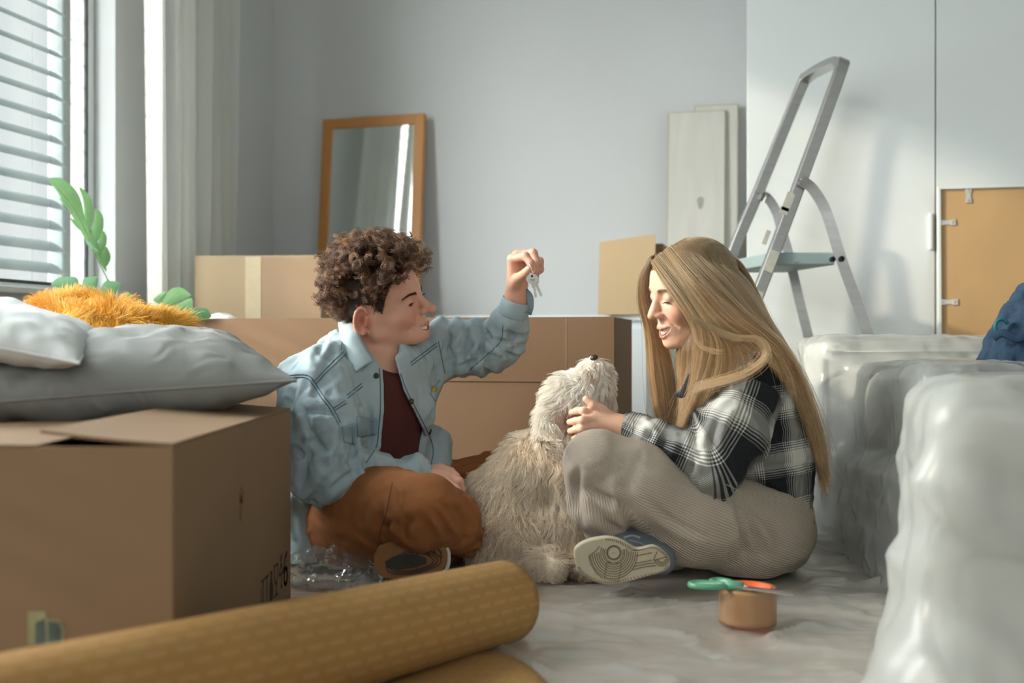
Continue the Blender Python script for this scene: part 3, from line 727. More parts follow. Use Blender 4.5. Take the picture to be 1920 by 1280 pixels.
def cushion(name, label, c, a, b, n, ha, hb, t, m, group=None, **kw):
    a, b, n = [np.array(v, float)/np.linalg.norm(v) for v in (a, b, n)]
    b = b-(b@a)*a; b /= np.linalg.norm(b); n = np.cross(a, b) if np.cross(a, b)@n > 0 else -np.cross(a, b)
    root = thing(name, label, 'cushion', np.array(c)-n*t, group)
    top_, bot = cushion_pts(np.array(c, float), a, b, n, ha, hb, t, **kw); N = top_.shape[0]
    V = np.vstack([top_.reshape(-1, 3), bot.reshape(-1, 3)]); i, j = np.meshgrid(np.arange(N-1), np.arange(N-1), indexing='ij'); q0 = (i*N+j).ravel()
    F1 = np.stack([q0, q0+N, q0+N+1, q0+1], 1); F2 = np.stack([q0, q0+1, q0+N+1, q0+N], 1)+N*N
    if np.dot(np.cross(a, b), n) < 0: F1, F2 = F1[:, ::-1], F2[:, ::-1]
    cov = mesh_obj('cover', V, np.vstack([F1, F2]), m, root, True)
    bm = bmesh.new(); bm.from_mesh(cov.data); bmesh.ops.remove_doubles(bm, verts=bm.verts, dist=0.0006); bm.to_mesh(cov.data); bm.free()
    rim = np.vstack([top_[:, 0], top_[-1, 1:], top_[-2::-1, -1], top_[0, -2:0:-1]]); rim2 = np.vstack([bot[:, 0], bot[-1, 1:], bot[-2::-1, -1], bot[0, -2:0:-1]])
    rim = (rim+rim2)/2; rim = np.vstack([rim, rim[:1]])
    q = MB(); q.tube(rim, 0.0028, 6, cap=False); q.build('piping', m, root)
    return root, V, np.vstack([F1, F2])
M_grey = mat('grey_cotton', srgb(140,142,139), 0.85, (14, .006), 0.5, 700, 0.05, 8, bdist=0.0012)
M_pil = mat('white_cotton', srgb(208,212,210), 0.8, (12, .005), 0.3, 500, 0.02, 8, bdist=0.001)
gd = np.array([0.46, 0.20, 0.03]); gb = np.array([-0.42, 0.9, 0.10])
gc = np.array([-0.735, 2.10, 0.438])
gcush, _, _ = cushion('grey_cushion', 'large plump grey cushion lying on the big foreground box', gc, gd, gb, (0,0,1), 0.285, 0.235, 0.084, M_grey, seed=3, wr=0.010)
wcush, _, _ = cushion('white_pillow', 'white pillow at the left edge lying on the grey cushion', P(16, 624, 1.98), (1, 0.25, -0.20), (-0.25, 1, 0.12), (0.15, -0.35, 1), 0.145, 0.20, 0.046, M_pil, seed=9, wr=0.005)
M_yel = mat('mustard_cloth', srgb(226,178,84), 0.9, None, 0.3, 300, 0.05, 8)
M_fluff = hair_mat('mustard_fluff', rough=0.6, diffuse=0.8)
yc, yV, yF = cushion('fluffy_cushion', 'shaggy mustard yellow cushion between the white pillow and the plant', P(164, 640, 2.30), (1, 0.0, -0.14), (-0.05, 1, 0.42), (0.06, -0.5, 1), 0.160, 0.17, 0.055, M_yel, seed=12)
r_ = np.random.default_rng(2); nf_ = 17000
p_, n_ = sample_surface(yV, yF, nf_, r_)
k = 7; T_ = np.linspace(0, 1, k)[None, :, None]; ln = r_.uniform(0.020, 0.036, (nf_, 1, 1))
cl = vnoise(p_*28, 4)[:, None]*np.array([1, 0, 0])+vnoise(p_*28, 8)[:, None]*np.array([0, 0, 1])+vnoise(p_*28, 11)[:, None]*np.array([0, 1, 0])
d_ = n_*1.0+cl*0.75+r_.normal(0, .22, (nf_, 3))+np.array([0, 0, -0.05]); d_ /= np.linalg.norm(d_, axis=1, keepdims=True)
pts = p_[:, None]+d_[:, None]*ln*T_+(cl*0.012)[:, None]*T_**2+np.array([0, 0, -0.006])*T_**2
cc = np.array(srgb(226,168,52)[:3])*r_.uniform(0.75, 1.15, (nf_, 1)); li = r_.random((nf_, 1)) < 0.25; cc = np.where(li, np.array(srgb(244,206,118)[:3]), cc)
hair_obj('pile', pts, (1-0.75*T_[..., 0])*0.0010*np.ones((nf_, k)), cc, M_fluff, yc, label='long shaggy yellow pile')

# ------------------------------------------------------------------ monstera in a pot inside the long box
M_leaf = mat('monstera_leaf', srgb(108,150,96), 0.5, None, 0.2, 60, 0.14, 14); M_stem = mat('leaf_stem', srgb(126,150,96), 0.5)
M_leafd = mat('monstera_leaf_dark', srgb(70,116,72), 0.5, None, 0.2, 60, 0.12, 14)
plant = thing('monstera_plant', 'monstera plant with split green leaves behind the yellow cushion', 'plant', P(240, 600, 3.28)*np.array([1, 1, 0])+np.array([0, 0, 0.006]))
pb = np.array(plant.location)
q = MB(); q.lathe(pb, E3, [(0.0, 0), (0.085, 0), (0.105, 0.2), (0.110, 0.2), (0.110, 0.215), (0.10, 0.215), (0.098, 0.18), (0.0, 0.18)], 28); q.build('pot', mat('clay_pot', srgb(150,150,146), .7), plant, smooth=False)
def leaf(basep, tipp, side, bend, wid, m, lobes=5, seed=0, stem_from=None):
    basep, tipp = np.array(basep, float), np.array(tipp, float); ax = tipp-basep; L_ = np.linalg.norm(ax); ax /= L_
    s2 = np.array(side, float); s2 -= (s2@ax)*ax; s2 /= np.linalg.norm(s2); n = np.cross(ax, s2); rs = random.Random(seed)
    V = []; Fq = []; nr, nt = 9, 150
    ph = np.linspace(-math.pi+0.14, math.pi-0.14, nt)
    o0 = 0.34
    for a in range(nt):
        t = ph[a]; # heart outline around a point at o0 along the midrib
        f = abs(t)/math.pi
        r = (0.66*(1-f)**0.9+0.36+0.10*math.sin(f*math.pi)) if f < .999 else .3
        r = 0.66*math.cos(t/2)**1.3+0.30+0.16*math.sin(abs(t))**2
        if f > 0.9: r *= 1-(f-0.9)*3.2
        g = 0
        for l in range(1, lobes+1):
            t0 = (0.15+0.70*l/(lobes+0.6))*math.pi-0.12
            g = max(g, math.exp(-((abs(t)-t0)/0.055)**2)*(0.68 if (l+seed) % 3 else 0.5))
        r *= 1-g
        for b in range(nr):
            q_ = b/(nr-1); x = o0+math.cos(t)*r*q_; y = math.sin(t)*r*q_
            V.append(basep+ax*L_*x+s2*wid*y*1.5+n*(-bend*L_*(y*y*1.3)-bend*0.6*L_*(x-0.3)**2+0.012*math.sin(6*abs(t))*q_))
    for a in range(nt-1):
        for b in range(nr-1): Fq.append((a*nr+b, a*nr+b+1, (a+1)*nr+b+1, (a+1)*nr+b))
    o = mesh_obj('leaf', V, Fq, m, plant, True)
    q = MB(); rib = [basep+ax*L_*x+n*(0.0012-bend*0.6*L_*(x-0.3)**2) for x in np.linspace(0.05, 1.2, 10)]; q.tube(rib, list(np.linspace(0.0022, 0.0006, 10)), 6); q.build('midrib', M_stem, o)
    if stem_from is not None:
        sp = spline([stem_from, (np.array(stem_from)*0.45+basep*0.55)+np.array([0.02, 0, 0.05]), basep, basep+ax*L_*0.2], 16); q = MB(); q.tube(sp, list(np.linspace(0.0045, 0.0025, 16)), 7); q.build('stem', M_stem, plant)
soil = pb+E3*0.18
def leaf_lobes(lobes, rib, Dfun, m, stem=True, ribr=.0016):
    """a split leaf: finger-like lobes that join along the midrib"""
    px = lambda p: (p[0]/3.0, 300+p[1]/3.0)
    Vs = []; Fs = []
    for lb in lobes:
        lp = np.array(lb, float); pts = np.concatenate([lp[i]+(lp[(i+1) % len(lp)]-lp[i])*np.linspace(0, 1, 4)[:-1, None] for i in range(len(lp))]); pts = (np.roll(pts, 1, 0)+pts*2+np.roll(pts, -1, 0))/4; n = len(pts); c = pts.mean(0); base = len(Vs)
        rings = 4
        for r in range(rings+1):
            t = r/rings
            for p in pts:
                w_ = c+(p-c)*t; x, y = px(w_); D = Dfun(x, y)-0.0012*(1-t*t); Vs.append(P(x, y, D))
        for r in range(rings):
            for i in range(n): Fs.append((base+r*n+i, base+r*n+(i+1) % n, base+(r+1)*n+(i+1) % n, base+(r+1)*n+i))
    o = mesh_obj('leaf', Vs, Fs, m, plant, False)
    rb = spline(np.array(rib, float), 24); q = MB(); q.tube([P(*px(p), Dfun(*px(p))-0.012) for p in rb], list(np.linspace(ribr*.5, ribr, 24)), 6); q.build('midrib', M_stem, o)
    if stem:
        e = P(*px(rib[-1]), Dfun(*px(rib[-1]))-.012); q = MB(); q.tube(spline([e, e*.5+soil*.5+np.array([.015, 0, .03]), soil], 14), .0035, 7); q.build('stem', M_stem, plant)
leaf_lobes([[(270,103),(300,97),(345,98),(385,130),(420,160),(450,210),(470,280),(472,348),(440,318),(400,262),(345,205),(300,150)],
 [(440,145),(480,172),(515,215),(524,270),(522,340),(505,400),(482,412),(476,340),(472,260),(462,200)], [(530,265),(560,285),(582,320),(583,375),(570,430),(530,480),(508,455),(515,390),(535,320)],
 [(580,390),(602,430),(598,480),(570,520),(548,490),(560,440)], [(598,480),(622,530),(622,560),(600,602),(572,585),(556,540),(570,510)],
 [(330,208),(365,225),(410,275),(395,285),(360,255)], [(388,318),(430,345),(475,398),(450,398),(412,360)], [(475,350),(510,380),(520,430),(500,440),(480,410)], [(285,112),(350,150),(425,235),(475,315),(510,395),(550,465),(590,550),(603,640),(570,590),(535,530),(495,470),(450,395),(405,315),(345,215)]],
 [(300,130),(400,250),(450,335),(490,420),(520,500),(555,570),(605,672)], lambda x, y: 3.00+0.0009*(y-340), M_leaf)
leaf_lobes([[(478,447),(515,455),(540,480),(556,515),(520,510),(492,480)]], [(478,447),(515,480),(556,515)], lambda x, y: 3.03, M_leafd, stem=False, ribr=.0008)
leaf_lobes([[(275,702),(330,658),(385,655),(432,657),(445,690),(452,718),(462,745),(400,752),(345,722)], [(466,662),(510,654),(555,655),(548,700),(530,770),(490,768),(462,718)], [(545,775),(566,720),(592,678),(640,680),(680,690),(668,730),(640,775),(600,800)], [(662,782),(715,730),(762,775),(720,800)]],
 [(440,800),(520,850),(560,900)], lambda x, y: 3.00, M_leafd)
leaf_lobes([[(858,785),(890,758),(920,742),(945,735),(915,790),(905,812),(880,805)], [(905,812),(925,770),(960,720),(1018,712),(1060,742),(1080,762),(1000,800),(950,832)], [(955,838),(1000,806),(1085,768),(1086,832),(1040,845),(990,842)]],
 [(1000,740),(940,810),(915,860),(900,905)], lambda x, y: 3.10, M_leaf)
leaf_lobes([[(1025,845),(1060,832),(1165,830),(1182,858),(1192,880),(1160,900),(1080,902),(1020,900)], [(942,848),(975,838),(1002,852),(1005,895),(960,900)]], [(1150,850),(1060,870),(1000,905)], lambda x, y: 3.02, M_leafd)
q = Field((-.98, 2.98, .44), (-.72, 3.2, .60), 0.006)
q.ell(P(412, 606, 3.10), (.045, .05, .025)).ell(P(395, 612, 3.12), (.06, .05, .02), k=.03).ell(P(430, 610, 3.08), (.03, .04, .02), k=.03); V, Fq = q.mesh(); V += normals(V, Fq)*(fbm(V*40, 3)*0.004)[:, None]
tag(mesh_obj('white_cloth', V, Fq, M_pil, None, True), 'scrap of white cloth poking out of the long box', 'cloth')

# ------------------------------------------------------------------ stepladder
M_alu = mat('brushed_aluminium', srgb(186,188,186), 0.34, None, 0.25, 50, 0.06, 10, metal=1.0, stretch=(1, 1, 9), bdist=0.0004)
M_plat = mat('blue_grey_enamel', srgb(142,160,160), 0.5, var=0.04); M_blk = mat('black_plastic', srgb(24,26,26), 0.4)
M_scuff = mat('paint_smear', srgb(196,194,182), 0.7, var=0.1, vscale=50)
DN, DF = 3.06, 3.40
lad = thing('stepladder', 'aluminium stepladder with a looped handrail behind the sofa', 'ladder', P(1440, 640, 3.2)*np.array([1, 1, 0]))
prof = [(-.012, -.0125), (.012, -.0125), (.012, .0125), (-.012, .0125)]
def rail_px(pts, D): return [P(x, y, D) for x, y in pts]
near = [(1218, 1054), (1330, 780), (1405, 592), (1445, 493), (1497, 350), (1545, 218), (1574, 138)]
near3 = [P(x, y, DN) for x, y in near]; near3[0][2] = 0.012
far = [(1196, 972), (1290, 700), (1360, 510), (1425, 352), (1478, 212), (1500, 168)]
far3 = [P(x, y, DF) for x, y in far]
# straighten the feet on to the floor
def to_floor(a, b): t = (a[2]-0.012)/(a[2]-b[2]); return a+(b-a)*t
far3[0] = to_floor(far3[2], far3[1]); near3[0] = to_floor(near3[3], near3[2])
top_n, top_f = near3[-1], far3[-1]
dirn = (near3[-1]-near3[0]); dirn /= np.linalg.norm(dirn)
loop = [near3[0], near3[2], near3[4], top_n, top_n+dirn*0.028+(top_f-top_n)*0.06, top_n+dirn*0.045+(top_f-top_n)*0.22, top_f*0.6+top_n*0.4+dirn*0.045, top_f+dirn*0.035+(top_n-top_f)*0.10, top_f, far3[3], far3[2], far3[0]]
lp = spline(loop, 90); side_n = np.cross(dirn, (top_f-top_n)/np.linalg.norm(top_f-top_n))
q = MB(); q.sweep(list(lp), [(-.016, -.0095), (-.013, -.0115), (.013, -.0115), (.016, -.0095), (.016, .0095), (.013, .0115), (-.013, .0115), (-.016, .0095)], side_n)
rail = q.build('front_frame', M_alu, lad)
for (pts, D, ft) in (([(1502, 338), (1522, 352), (1545, 388), (1560, 430), (1576, 482), (1604, 560), (1632, 640), (1668, 745)], DN-0.02, 1), ([(1428, 366), (1440, 372), (1455, 396), (1466, 432), (1480, 482), (1498, 560), (1518, 640), (1546, 745)], DF-0.02, 0)):
    p3 = [P(x, y, D) for x, y in pts]; p3.append(to_floor(p3[-2], p3[-1])); s3 = spline(p3, 50)
    q = MB(); q.sweep(list(s3), [(-.014, -.008), (.014, -.008), (.014, .008), (-.014, .008)], E1*1.0+E3*0.2)
    lg = q.build('rear_leg', M_alu, lad)
    fq = MB(); fq.rbox(s3[-1]+E3*0.0, E1*0.018, E2*0.014, E3*0.012, 0.003); fq.build('rubber_foot', M_blk, lg)
for p3 in (near3[0], far3[0]):
    fq = MB(); fq.rbox(p3, E1*0.02, E2*0.015, E3*0.012, 0.003); fq.build('rubber_foot', M_blk, lad)
# platform and lower steps between the rails
pz = 0.5*(P(1440, 480, DN)[2]+P(1360, 484, DF)[2])
pa = P(1440, 480, DN); pf = P(1360, 484, DF); pc_ = P(1566, 482, DN-.01); back = pc_-pa; back[2] = 0
for v_ in (pa, pf): v_[2] = pz
back = np.array([back[0], back[1], 0]); w_ = pf-pa; w_[2] = 0
Cc = pa+w_/2+back/2-E3*0.017
q = MB(); q.rbox(Cc, back/2, w_/2, E3*0.017, 0.004); plat = q.build('platform', M_plat, lad, label='blue grey top platform')
q = MB()
for s_ in np.linspace(-0.8, 0.8, 9): q.rbox(Cc+E3*0.0172+back/2*s_, back*0.025, w_*0.46, E3*0.0008, 0.0005)
q.build('tread', M_blk, plat)
for h_ in (0.49, 0.26):
    a = near3[0]+(near3[3]-near3[0])*((h_)/(near3[3][2])); b = far3[0]+(far3[2]-far3[0])*((h_)/(far3[2][2])); bk = back/np.linalg.norm(back)*0.09
    q = MB(); q.rbox((a+b)/2+bk*0.4, bk/2, (b-a)/2*0.97*np.array([1, 1, 0]), E3*0.014, 0.003); q.build('step', M_plat, lad)
q = MB()
for (x, y, D, r) in ((1578, 485, DN-.035, .0075), (1561, 486, DN-.035, .0075)):
    q = MB(); c = P(x, y, D); q.lathe(c, -AY, [(0, -.006), (r, -.006), (r, .004), (r*.6, .005), (r*.6, -.001), (0, -.001)], 16); q.build('hinge_plug', M_blk, lad, label='round black hinge plug')
for (x, y, D) in ((1503, 336, DN-.022), (1424, 360, DF-.022), (1494, 490, DN-.022)): q = MB(); q.lathe(P(x, y, D), -AY, [(0, .004), (.004, .003), (.005, 0), (.005, -.004)], 10); q.build('rivet', M_alu, lad)
dv = near3[4]-near3[2]; dv /= np.linalg.norm(dv); sd = np.cross(dv, AY)
for (x, y, l, ww) in ((1478, 378, .026, .011), (1470, 395, .010, .012), (1447, 490, .030, .0115), (1421, 556, .016, .012), (1437, 445, .02, .006)):
    c = P(x, y, DN-0.0162); q = MB(); q.rbox(c, dv*l, sd*ww, AY*0.0004, 0.0003); q.build('paint_smear', M_scuff, lad, label='dried pale paint smear')

# ------------------------------------------------------------------ picture frame seen from behind
M_hard = mat('hardboard', srgb(196,160,112), 0.75, None, 0.2, 90, 0.05, 5); M_clip = mat('clip_metal', srgb(190,186,176), 0.35, metal=0.9)
f0 = P(1757, 351, 3.36); pw, phh = 0.62, 0.94
fa = E1.copy(); fup = np.array([0.02, 0.05, 1.0]); fup = fup-(fup@fa)*fa; fup /= np.linalg.norm(fup); fn = np.cross(fa, fup); fn = -fn if fn[1] > 0 else fn
ftop = f0[2]; fb0 = f0-fup*(ftop/fup[2]); cen = fb0+fa*pw/2
pic = thing('picture_frame', 'large picture with a thin white frame, hardboard back turned outwards', 'picture frame', cen)
hh = ftop/fup[2]
def fp(a, b, c=0): return cen+fa*a+fup*b+fn*c
q = MB(); bw_ = 0.0085
q.rbox(fp(-pw/2+bw_/2, hh/2), fa*bw_/2, fup*hh/2, fn*0.014, .001).rbox(fp(pw/2-bw_/2, hh/2), fa*bw_/2, fup*hh/2, fn*0.014, .001)
q.rbox(fp(0, hh-bw_/2), fa*(pw/2-bw_), fup*bw_/2, fn*0.014, .001).rbox(fp(0, bw_/2), fa*(pw/2-bw_), fup*bw_/2, fn*0.014, .001); q.build('frame', M_white, pic)
q = MB(); q.box(fp(0, hh/2, 0.003), fa*(pw/2-bw_), fup*(hh/2-bw_), fn*0.003); q.build('backing_board', M_hard, pic, label='tan hardboard backing')
def clipat(x, y, horiz):
    D = 3.34; c = P(x, y, D); # drop on to the board plane
    dd = Vector(((x-CX)/FPX, 1, -(y-CY)/FPX)); t = float((cen+fn*0.007)@fn)/float(np.array(dd)@fn+0) if True else 0
    t = float(((cen+fn*0.0075)-np.array([0, 0, CAMZ]))@fn)/float(np.array(dd)@fn); c = np.array([0, 0, CAMZ])+np.array(dd)*t
    la_, lb_ = (fa, fup) if horiz else (fup, fa); s_ = 1
    q = MB(); q.rbox(c, la_*0.0235, lb_*0.0065, fn*0.0012, .0008).rbox(c+la_*0.016, lb_*0.009, la_*0.008, fn*0.0018, .0008).rbox(c-la_*0.016, lb_*0.008, la_*0.007, fn*0.0018, .0008)
    for e in (-.016, .016): q.lathe(c+la_*e+fn*0.0015, fn, [(0, .0022), (.003, .0018), (.0038, 0)], 10)
    q.build('clip', M_clip, pic)
clipat(1776, 417, True); clipat(1780, 566, True); clipat(1816, 366, False)

# ------------------------------------------------------------------ rolled rug
def rug_mat():
    m = bpy.data.materials.new('woven_mustard'); m.use_nodes = True; nt = m.node_tree; N = nt.nodes; L = nt.links; p = N['Principled BSDF']; p.inputs['Roughness'].default_value = 0.9
    a = N.new('ShaderNodeUVMap'); sx = N.new('ShaderNodeSeparateXYZ'); L.new(a.outputs[0], sx.inputs[0])
    def math_(op, x, y=None):
        n = N.new('ShaderNodeMath'); n.operation = op
        for i, v in enumerate((x, y)):
            if v is None: continue
            if isinstance(v, (int, float)): n.inputs[i].default_value = v
            else: L.new(v, n.inputs[i])
        return n.outputs[0]
    U, V_ = sx.outputs[0], sx.outputs[1]
    # pale stitches in short runs along the roll: V round the roll, U along it (metres)
    row = math_('FRACT', math_('DIVIDE', V_, 0.0165)); rid = math_('FLOOR', math_('DIVIDE', V_, 0.0165))
    line = math_('LESS_THAN', math_('ABSOLUTE', math_('SUBTRACT', row, 0.5)), 0.17)
    off = math_('MULTIPLY', math_('FRACT', math_('MULTIPLY', rid, 0.377)), 0.040)
    grp = math_('GREATER_THAN', math_('FRACT', math_('DIVIDE', math_('ADD', U, off), 0.040)), 0.30); sti = math_('LESS_THAN', math_('FRACT', math_('DIVIDE', math_('ADD', U, off), 0.0070)), 0.60)
    k_ = math_('MULTIPLY', math_('MULTIPLY', line, grp), sti)
    n2 = N.new('ShaderNodeTexNoise'); n2.inputs['Scale'].default_value = 9; L.new(a.outputs[0], n2.inputs[0])
    wx = N.new('ShaderNodeTexChecker'); wx.inputs['Scale'].default_value = 500; L.new(a.outputs[0], wx.inputs[0])
    k2 = math_('MULTIPLY', k_, 0.17)
    mx = N.new('ShaderNodeMix'); mx.data_type = 'RGBA'; mx.inputs[6].default_value = srgb(164,124,68); mx.inputs[7].default_value = srgb(236,212,158); L.new(k2, mx.inputs[0])
    hs = N.new('ShaderNodeHueSaturation'); L.new(mx.outputs[2], hs.inputs['Color']); L.new(math_('ADD', math_('MULTIPLY', n2.outputs[0], 0.24), 0.88), hs.inputs['Value']); L.new(hs.outputs[0], p.inputs['Base Color'])
    b = N.new('ShaderNodeBump'); b.inputs['Strength'].default_value = 0.6; b.inputs['Distance'].default_value = 0.0012; L.new(math_('ADD', wx.outputs[1], math_('MULTIPLY', k_, 0.8)), b.inputs['Height']); L.new(b.outputs[0], p.inputs['Normal'])
    return m
M_rug = rug_mat()
ra_, rb_ = np.array([-0.012, 1.885, 0.071]), np.array([-0.68, 0.93, 0.125]); ra_[2] = 0.0715
dr = rb_-ra_; Lr = np.linalg.norm(dr); dr /= Lr; s1_ = np.cross(dr, E3); s1_ /= np.linalg.norm(s1_); s2_ = np.cross(s1_, dr)
rug = thing('rolled_rug', 'rolled mustard woven rug lying across the foreground floor', 'rug', ra_*np.array([1, 1, 0]))
turns = 4.0; npp = 34*4; nl = 60; G = np.zeros((nl, npp, 3)); uvs = np.zeros((nl, npp, 2)); acc_ = 0
th_ = np.linspace(0, turns*2*math.pi, npp); 
rr_ = 0.0690-0.0065*(turns-th_/(2*math.pi))
th0 = -math.pi/2
arc = np.concatenate([[0], np.cumsum(np.hypot(np.diff(rr_*np.cos(th_)), np.diff(rr_*np.sin(th_))))])
for i in range(nl):
    t = i/(nl-1); sc = 1+0.06*t; c = ra_+dr*Lr*t
    squash = 1.0
    off = (rr_-rr_.max())*0.0
    tel = 0.004*np.sin(th_*0.5)   # telescoped coils at the end
    ang = th_+th0-turns*2*math.pi
    G[i] = c+(np.cos(ang)*rr_*sc)[:, None]*s1_+(np.sin(ang)*rr_*sc)[:, None]*s2_+dr*((1-t)*0.0+ (tel if i == 0 else 0*tel))[:, None]
    uvs[i, :, 0] = t*Lr; uvs[i, :, 1] = arc
roll = grid_obj('roll', G, M_rug, rug, thick=0.0045)
def set_uv_grid(o, uvs, double=True):
    me = o.data; f = uvs.reshape(-1, 2); f = np.vstack([f, f]) if double else f
    li = np.zeros(len(me.loops), np.int32); me.loops.foreach_get('vertex_index', li)
    uv = me.uv_layers.new(name='UVMap'); uv.data.foreach_set('uv', f[li].astype(np.float32).ravel())
set_uv_grid(roll, uvs)
fl0, fl1 = np.array([-0.055, 1.80, 0]), np.array([0.055, 1.60, 0]); fl2 = np.array([-0.50, 1.18, 0]); nl, nn_ = 24, 24
G = np.zeros((nl, nn_, 3)); uvs = np.zeros((nl, nn_, 2))
for i in range(nl):
    for j in range(nn_):
        a, b = i/(nl-1), j/(nn_-1); p0 = fl0+(fl1-fl0)*b; p1 = p0+(fl2-fl0)
        ctr = p0*(1-a)+p1*a; ctr = ctr-dr*0.02*math.sin(b*math.pi)*(1-a); ctr[2] = 0.014+0.006*math.sin(b*3.0)+0.02*max(0, 1-b*3)*0
        G[i, j] = ctr; uvs[i, j] = (a*0.75, b*0.26)
lo_ = grid_obj('loose_end', G, M_rug, rug, thick=0.005, label='loose outer end of the rug lying flat'); set_uv_grid(lo_, uvs)

# ------------------------------------------------------------------ packing tape and scissors
M_core = mat('orange_core', srgb(226,96,40), 0.5, var=0.1, vscale=40); M_corew = mat('core_print', srgb(228,222,206), 0.5)
tc_ = np.array([P(1410, 1190, 1.94)[0], 1.975, 0.0135]); tape = thing('packing_tape', 'roll of brown packing tape on the plastic sheet under the scissors', 'tape', tc_)
Ro, Ri, Ht = 0.0495, 0.0405, 0.062
q = MB(); pr = [(Ri+.001, 0), (Ro, 0)]+[(Ro-0.0002*(i % 2), Ht*i/8) for i in range(1, 8)]+[(Ro, Ht), (Ri+.001, Ht), (Ri+.001, 0)]; q.lathe(tc_, E3, pr, 64); q.build('tape_winding', M_brown, tape, smooth=True)
q = MB(); q.lathe(tc_, E3, [(Ri+.001, .003), (Ri+.001, Ht+.0006), (Ri-.0015, Ht+.0006), (Ri-.0015, .003), (Ri+.001, .003)], 64); core = q.build('cardboard_core', M_core, tape, smooth=True, label='orange printed cardboard core')
q = MB()
for k_ in range(10):
    t = 0.35+k_*0.16; 
    if k_ % 4 == 3: continue
    c = tc_+np.array([math.cos(t), math.sin(t), 0])*(Ri-.0018)+E3*(Ht-.014); tg = np.array([-math.sin(t), math.cos(t), 0]); q.box(c, tg*0.0022, np.array([math.cos(t), math.sin(t), 0])*.0002, E3*(0.006 if k_ % 2 else .004))
q.build('core_print', M_corew, core)
M_grn = mat('mint_plastic', srgb(84,148,118), 0.35, var=0.04); M_grn2 = mat('pale_mint_rubber', srgb(150,190,168), 0.6); M_steel = mat('steel', srgb(200,200,196), 0.25, metal=1.0)
sz = tc_[2]+Ht+0.004
h0 = P(1372, 1124, 1.93); h1 = P(1490, 1160, 1.80)
piv = np.array([tc_[0]-0.012, 1.935, sz+0.002]); tipp = np.array([P(1492, 1159, 1.885)[0], 1.885, sz+0.003]); sdir = tipp-piv; sdir[2] = 0; sdir /= np.linalg.norm(sdir); sper = np.cross(E3, sdir)
sci = thing('scissors', 'green handled scissors lying across the tape roll', 'scissors', piv)
def blade(root, sgn, ang, nm):
    ca, sa = math.cos(ang*sgn), math.sin(ang*sgn); d = sdir*ca+sper*sa; n_ = np.cross(E3, d); z = E3*0.0012*sgn
    q = MB(); ln_ = 0.088; out = [(-.014, .0075), (-.014, -.0075), (.01, -.0085), (ln_*.6, -.0055), (ln_, -.0005), (ln_, .0005), (.02, .0035)]
    V = [piv+d*a+n_*b*sgn+z+E3*e for e in (-.0011, .0011) for a, b in out]; n = len(out)
    q.add(V, [tuple(range(n))[::-1], tuple(range(n, 2*n))]+[(i, (i+1) % n, (i+1) % n+n, i+n) for i in range(n)]); return q.build(nm, M_steel, root), d, n_, z
for sgn, rx, ry, lx, offc in ((1, 0.029, 0.0155, 0.062, 0.017), (-1, 0.022, 0.0145, 0.050, 0.014)):
    b_, d, n_, z = blade(sci, sgn, 0.055, 'blade')
    c = piv-d*lx-n_*offc*sgn*(1.0)+z*0.5; rot = 0.30*sgn; d2 = d*math.cos(rot)+n_*math.sin(rot); n2 = np.cross(E3, d2)
    ring = [c+d2*rx*math.cos(t)+n2*ry*math.sin(t)*(1-.15*math.cos(t)) for t in np.linspace(0, 2*math.pi, 33)]
    q = MB(); q.tube(ring, 0.0055, 10, cap=False, up=E3); q.tube([piv-d*0.004+z, piv-d*0.022+z, c+d2*rx*0.98], [0.0075, 0.0085, 0.0058], 10, flat=0.9); hd = q.build('handle', M_grn, sci, True, label='mint green plastic handle loop')
    ring = [c+d2*(rx-.0052)*math.cos(t)+n2*(ry-.0052)*math.sin(t) for t in np.linspace(0, 2*math.pi, 33)]
    q = MB(); q.tube(ring, 0.0022, 8, cap=False, up=E3); q.build('grip_liner', M_grn2, hd, True)
q = MB(); q.lathe(piv+E3*.002, E3, [(0, .003), (.0035, .0025), (.0045, 0)], 14); q.build('pivot_screw', M_steel, sci)

# ------------------------------------------------------------------ sofa under plastic
M_sofa = mat('light_grey_upholstery', srgb(206,207,202), 0.9, None, 0.5, 500, 0.04, 10, bdist=0.001)
sofa = thing('sofa', 'light grey sofa wrapped in clear plastic beside the woman', 'sofa', (1.3, 2.4, 0))
def soft(name, lo, hi, r, m=M_sofa, seed=1, h=0.02, amp=0.004, root=sofa, Rm=None):
    lo, hi = np.array(lo, float), np.array(hi, float); f = Field(lo-.06, hi+.06, h); f.box((lo+hi)/2, (hi-lo)/2, None, r); V, Fq = f.mesh(); V = V+normals(V, Fq)*(fbm(V*9, seed)*amp)[:, None]
    return mesh_obj(name, V, Fq, m, root, True)
soft('base', (0.83, 2.30, 0.03), (2.3, 2.84, 0.24), 0.02)
soft('seat_cushion', (0.82, 2.24, 0.245), (1.56, 2.70, 0.435), 0.06, seed=4)
soft('seat_cushion', (1.57, 2.24, 0.245), (2.3, 2.70, 0.435), 0.06, seed=6)
soft('backrest', (0.74, 2.71, 0.03), (2.3, 2.93, 0.50), 0.035, seed=7)
q = MB(); q.tube([(0.75, 2.712, 0.478), (2.29, 2.712, 0.478)], 0.005, 8); q.tube([(0.742, 2.72, 0.10), (0.742, 2.72, 0.46)], 0.005, 8); q.build('piping', M_sofa, sofa, True)
ott = thing('footstool', 'plastic wrapped upholstered footstool in the right foreground', 'footstool', (1.15, 1.75, 0))
RY = np.stack([E1, E2, E3], 1)
def oc(u, v, z): return np.array([0.525, 1.46, 0.0])+E1*u+E2*v+E3*z
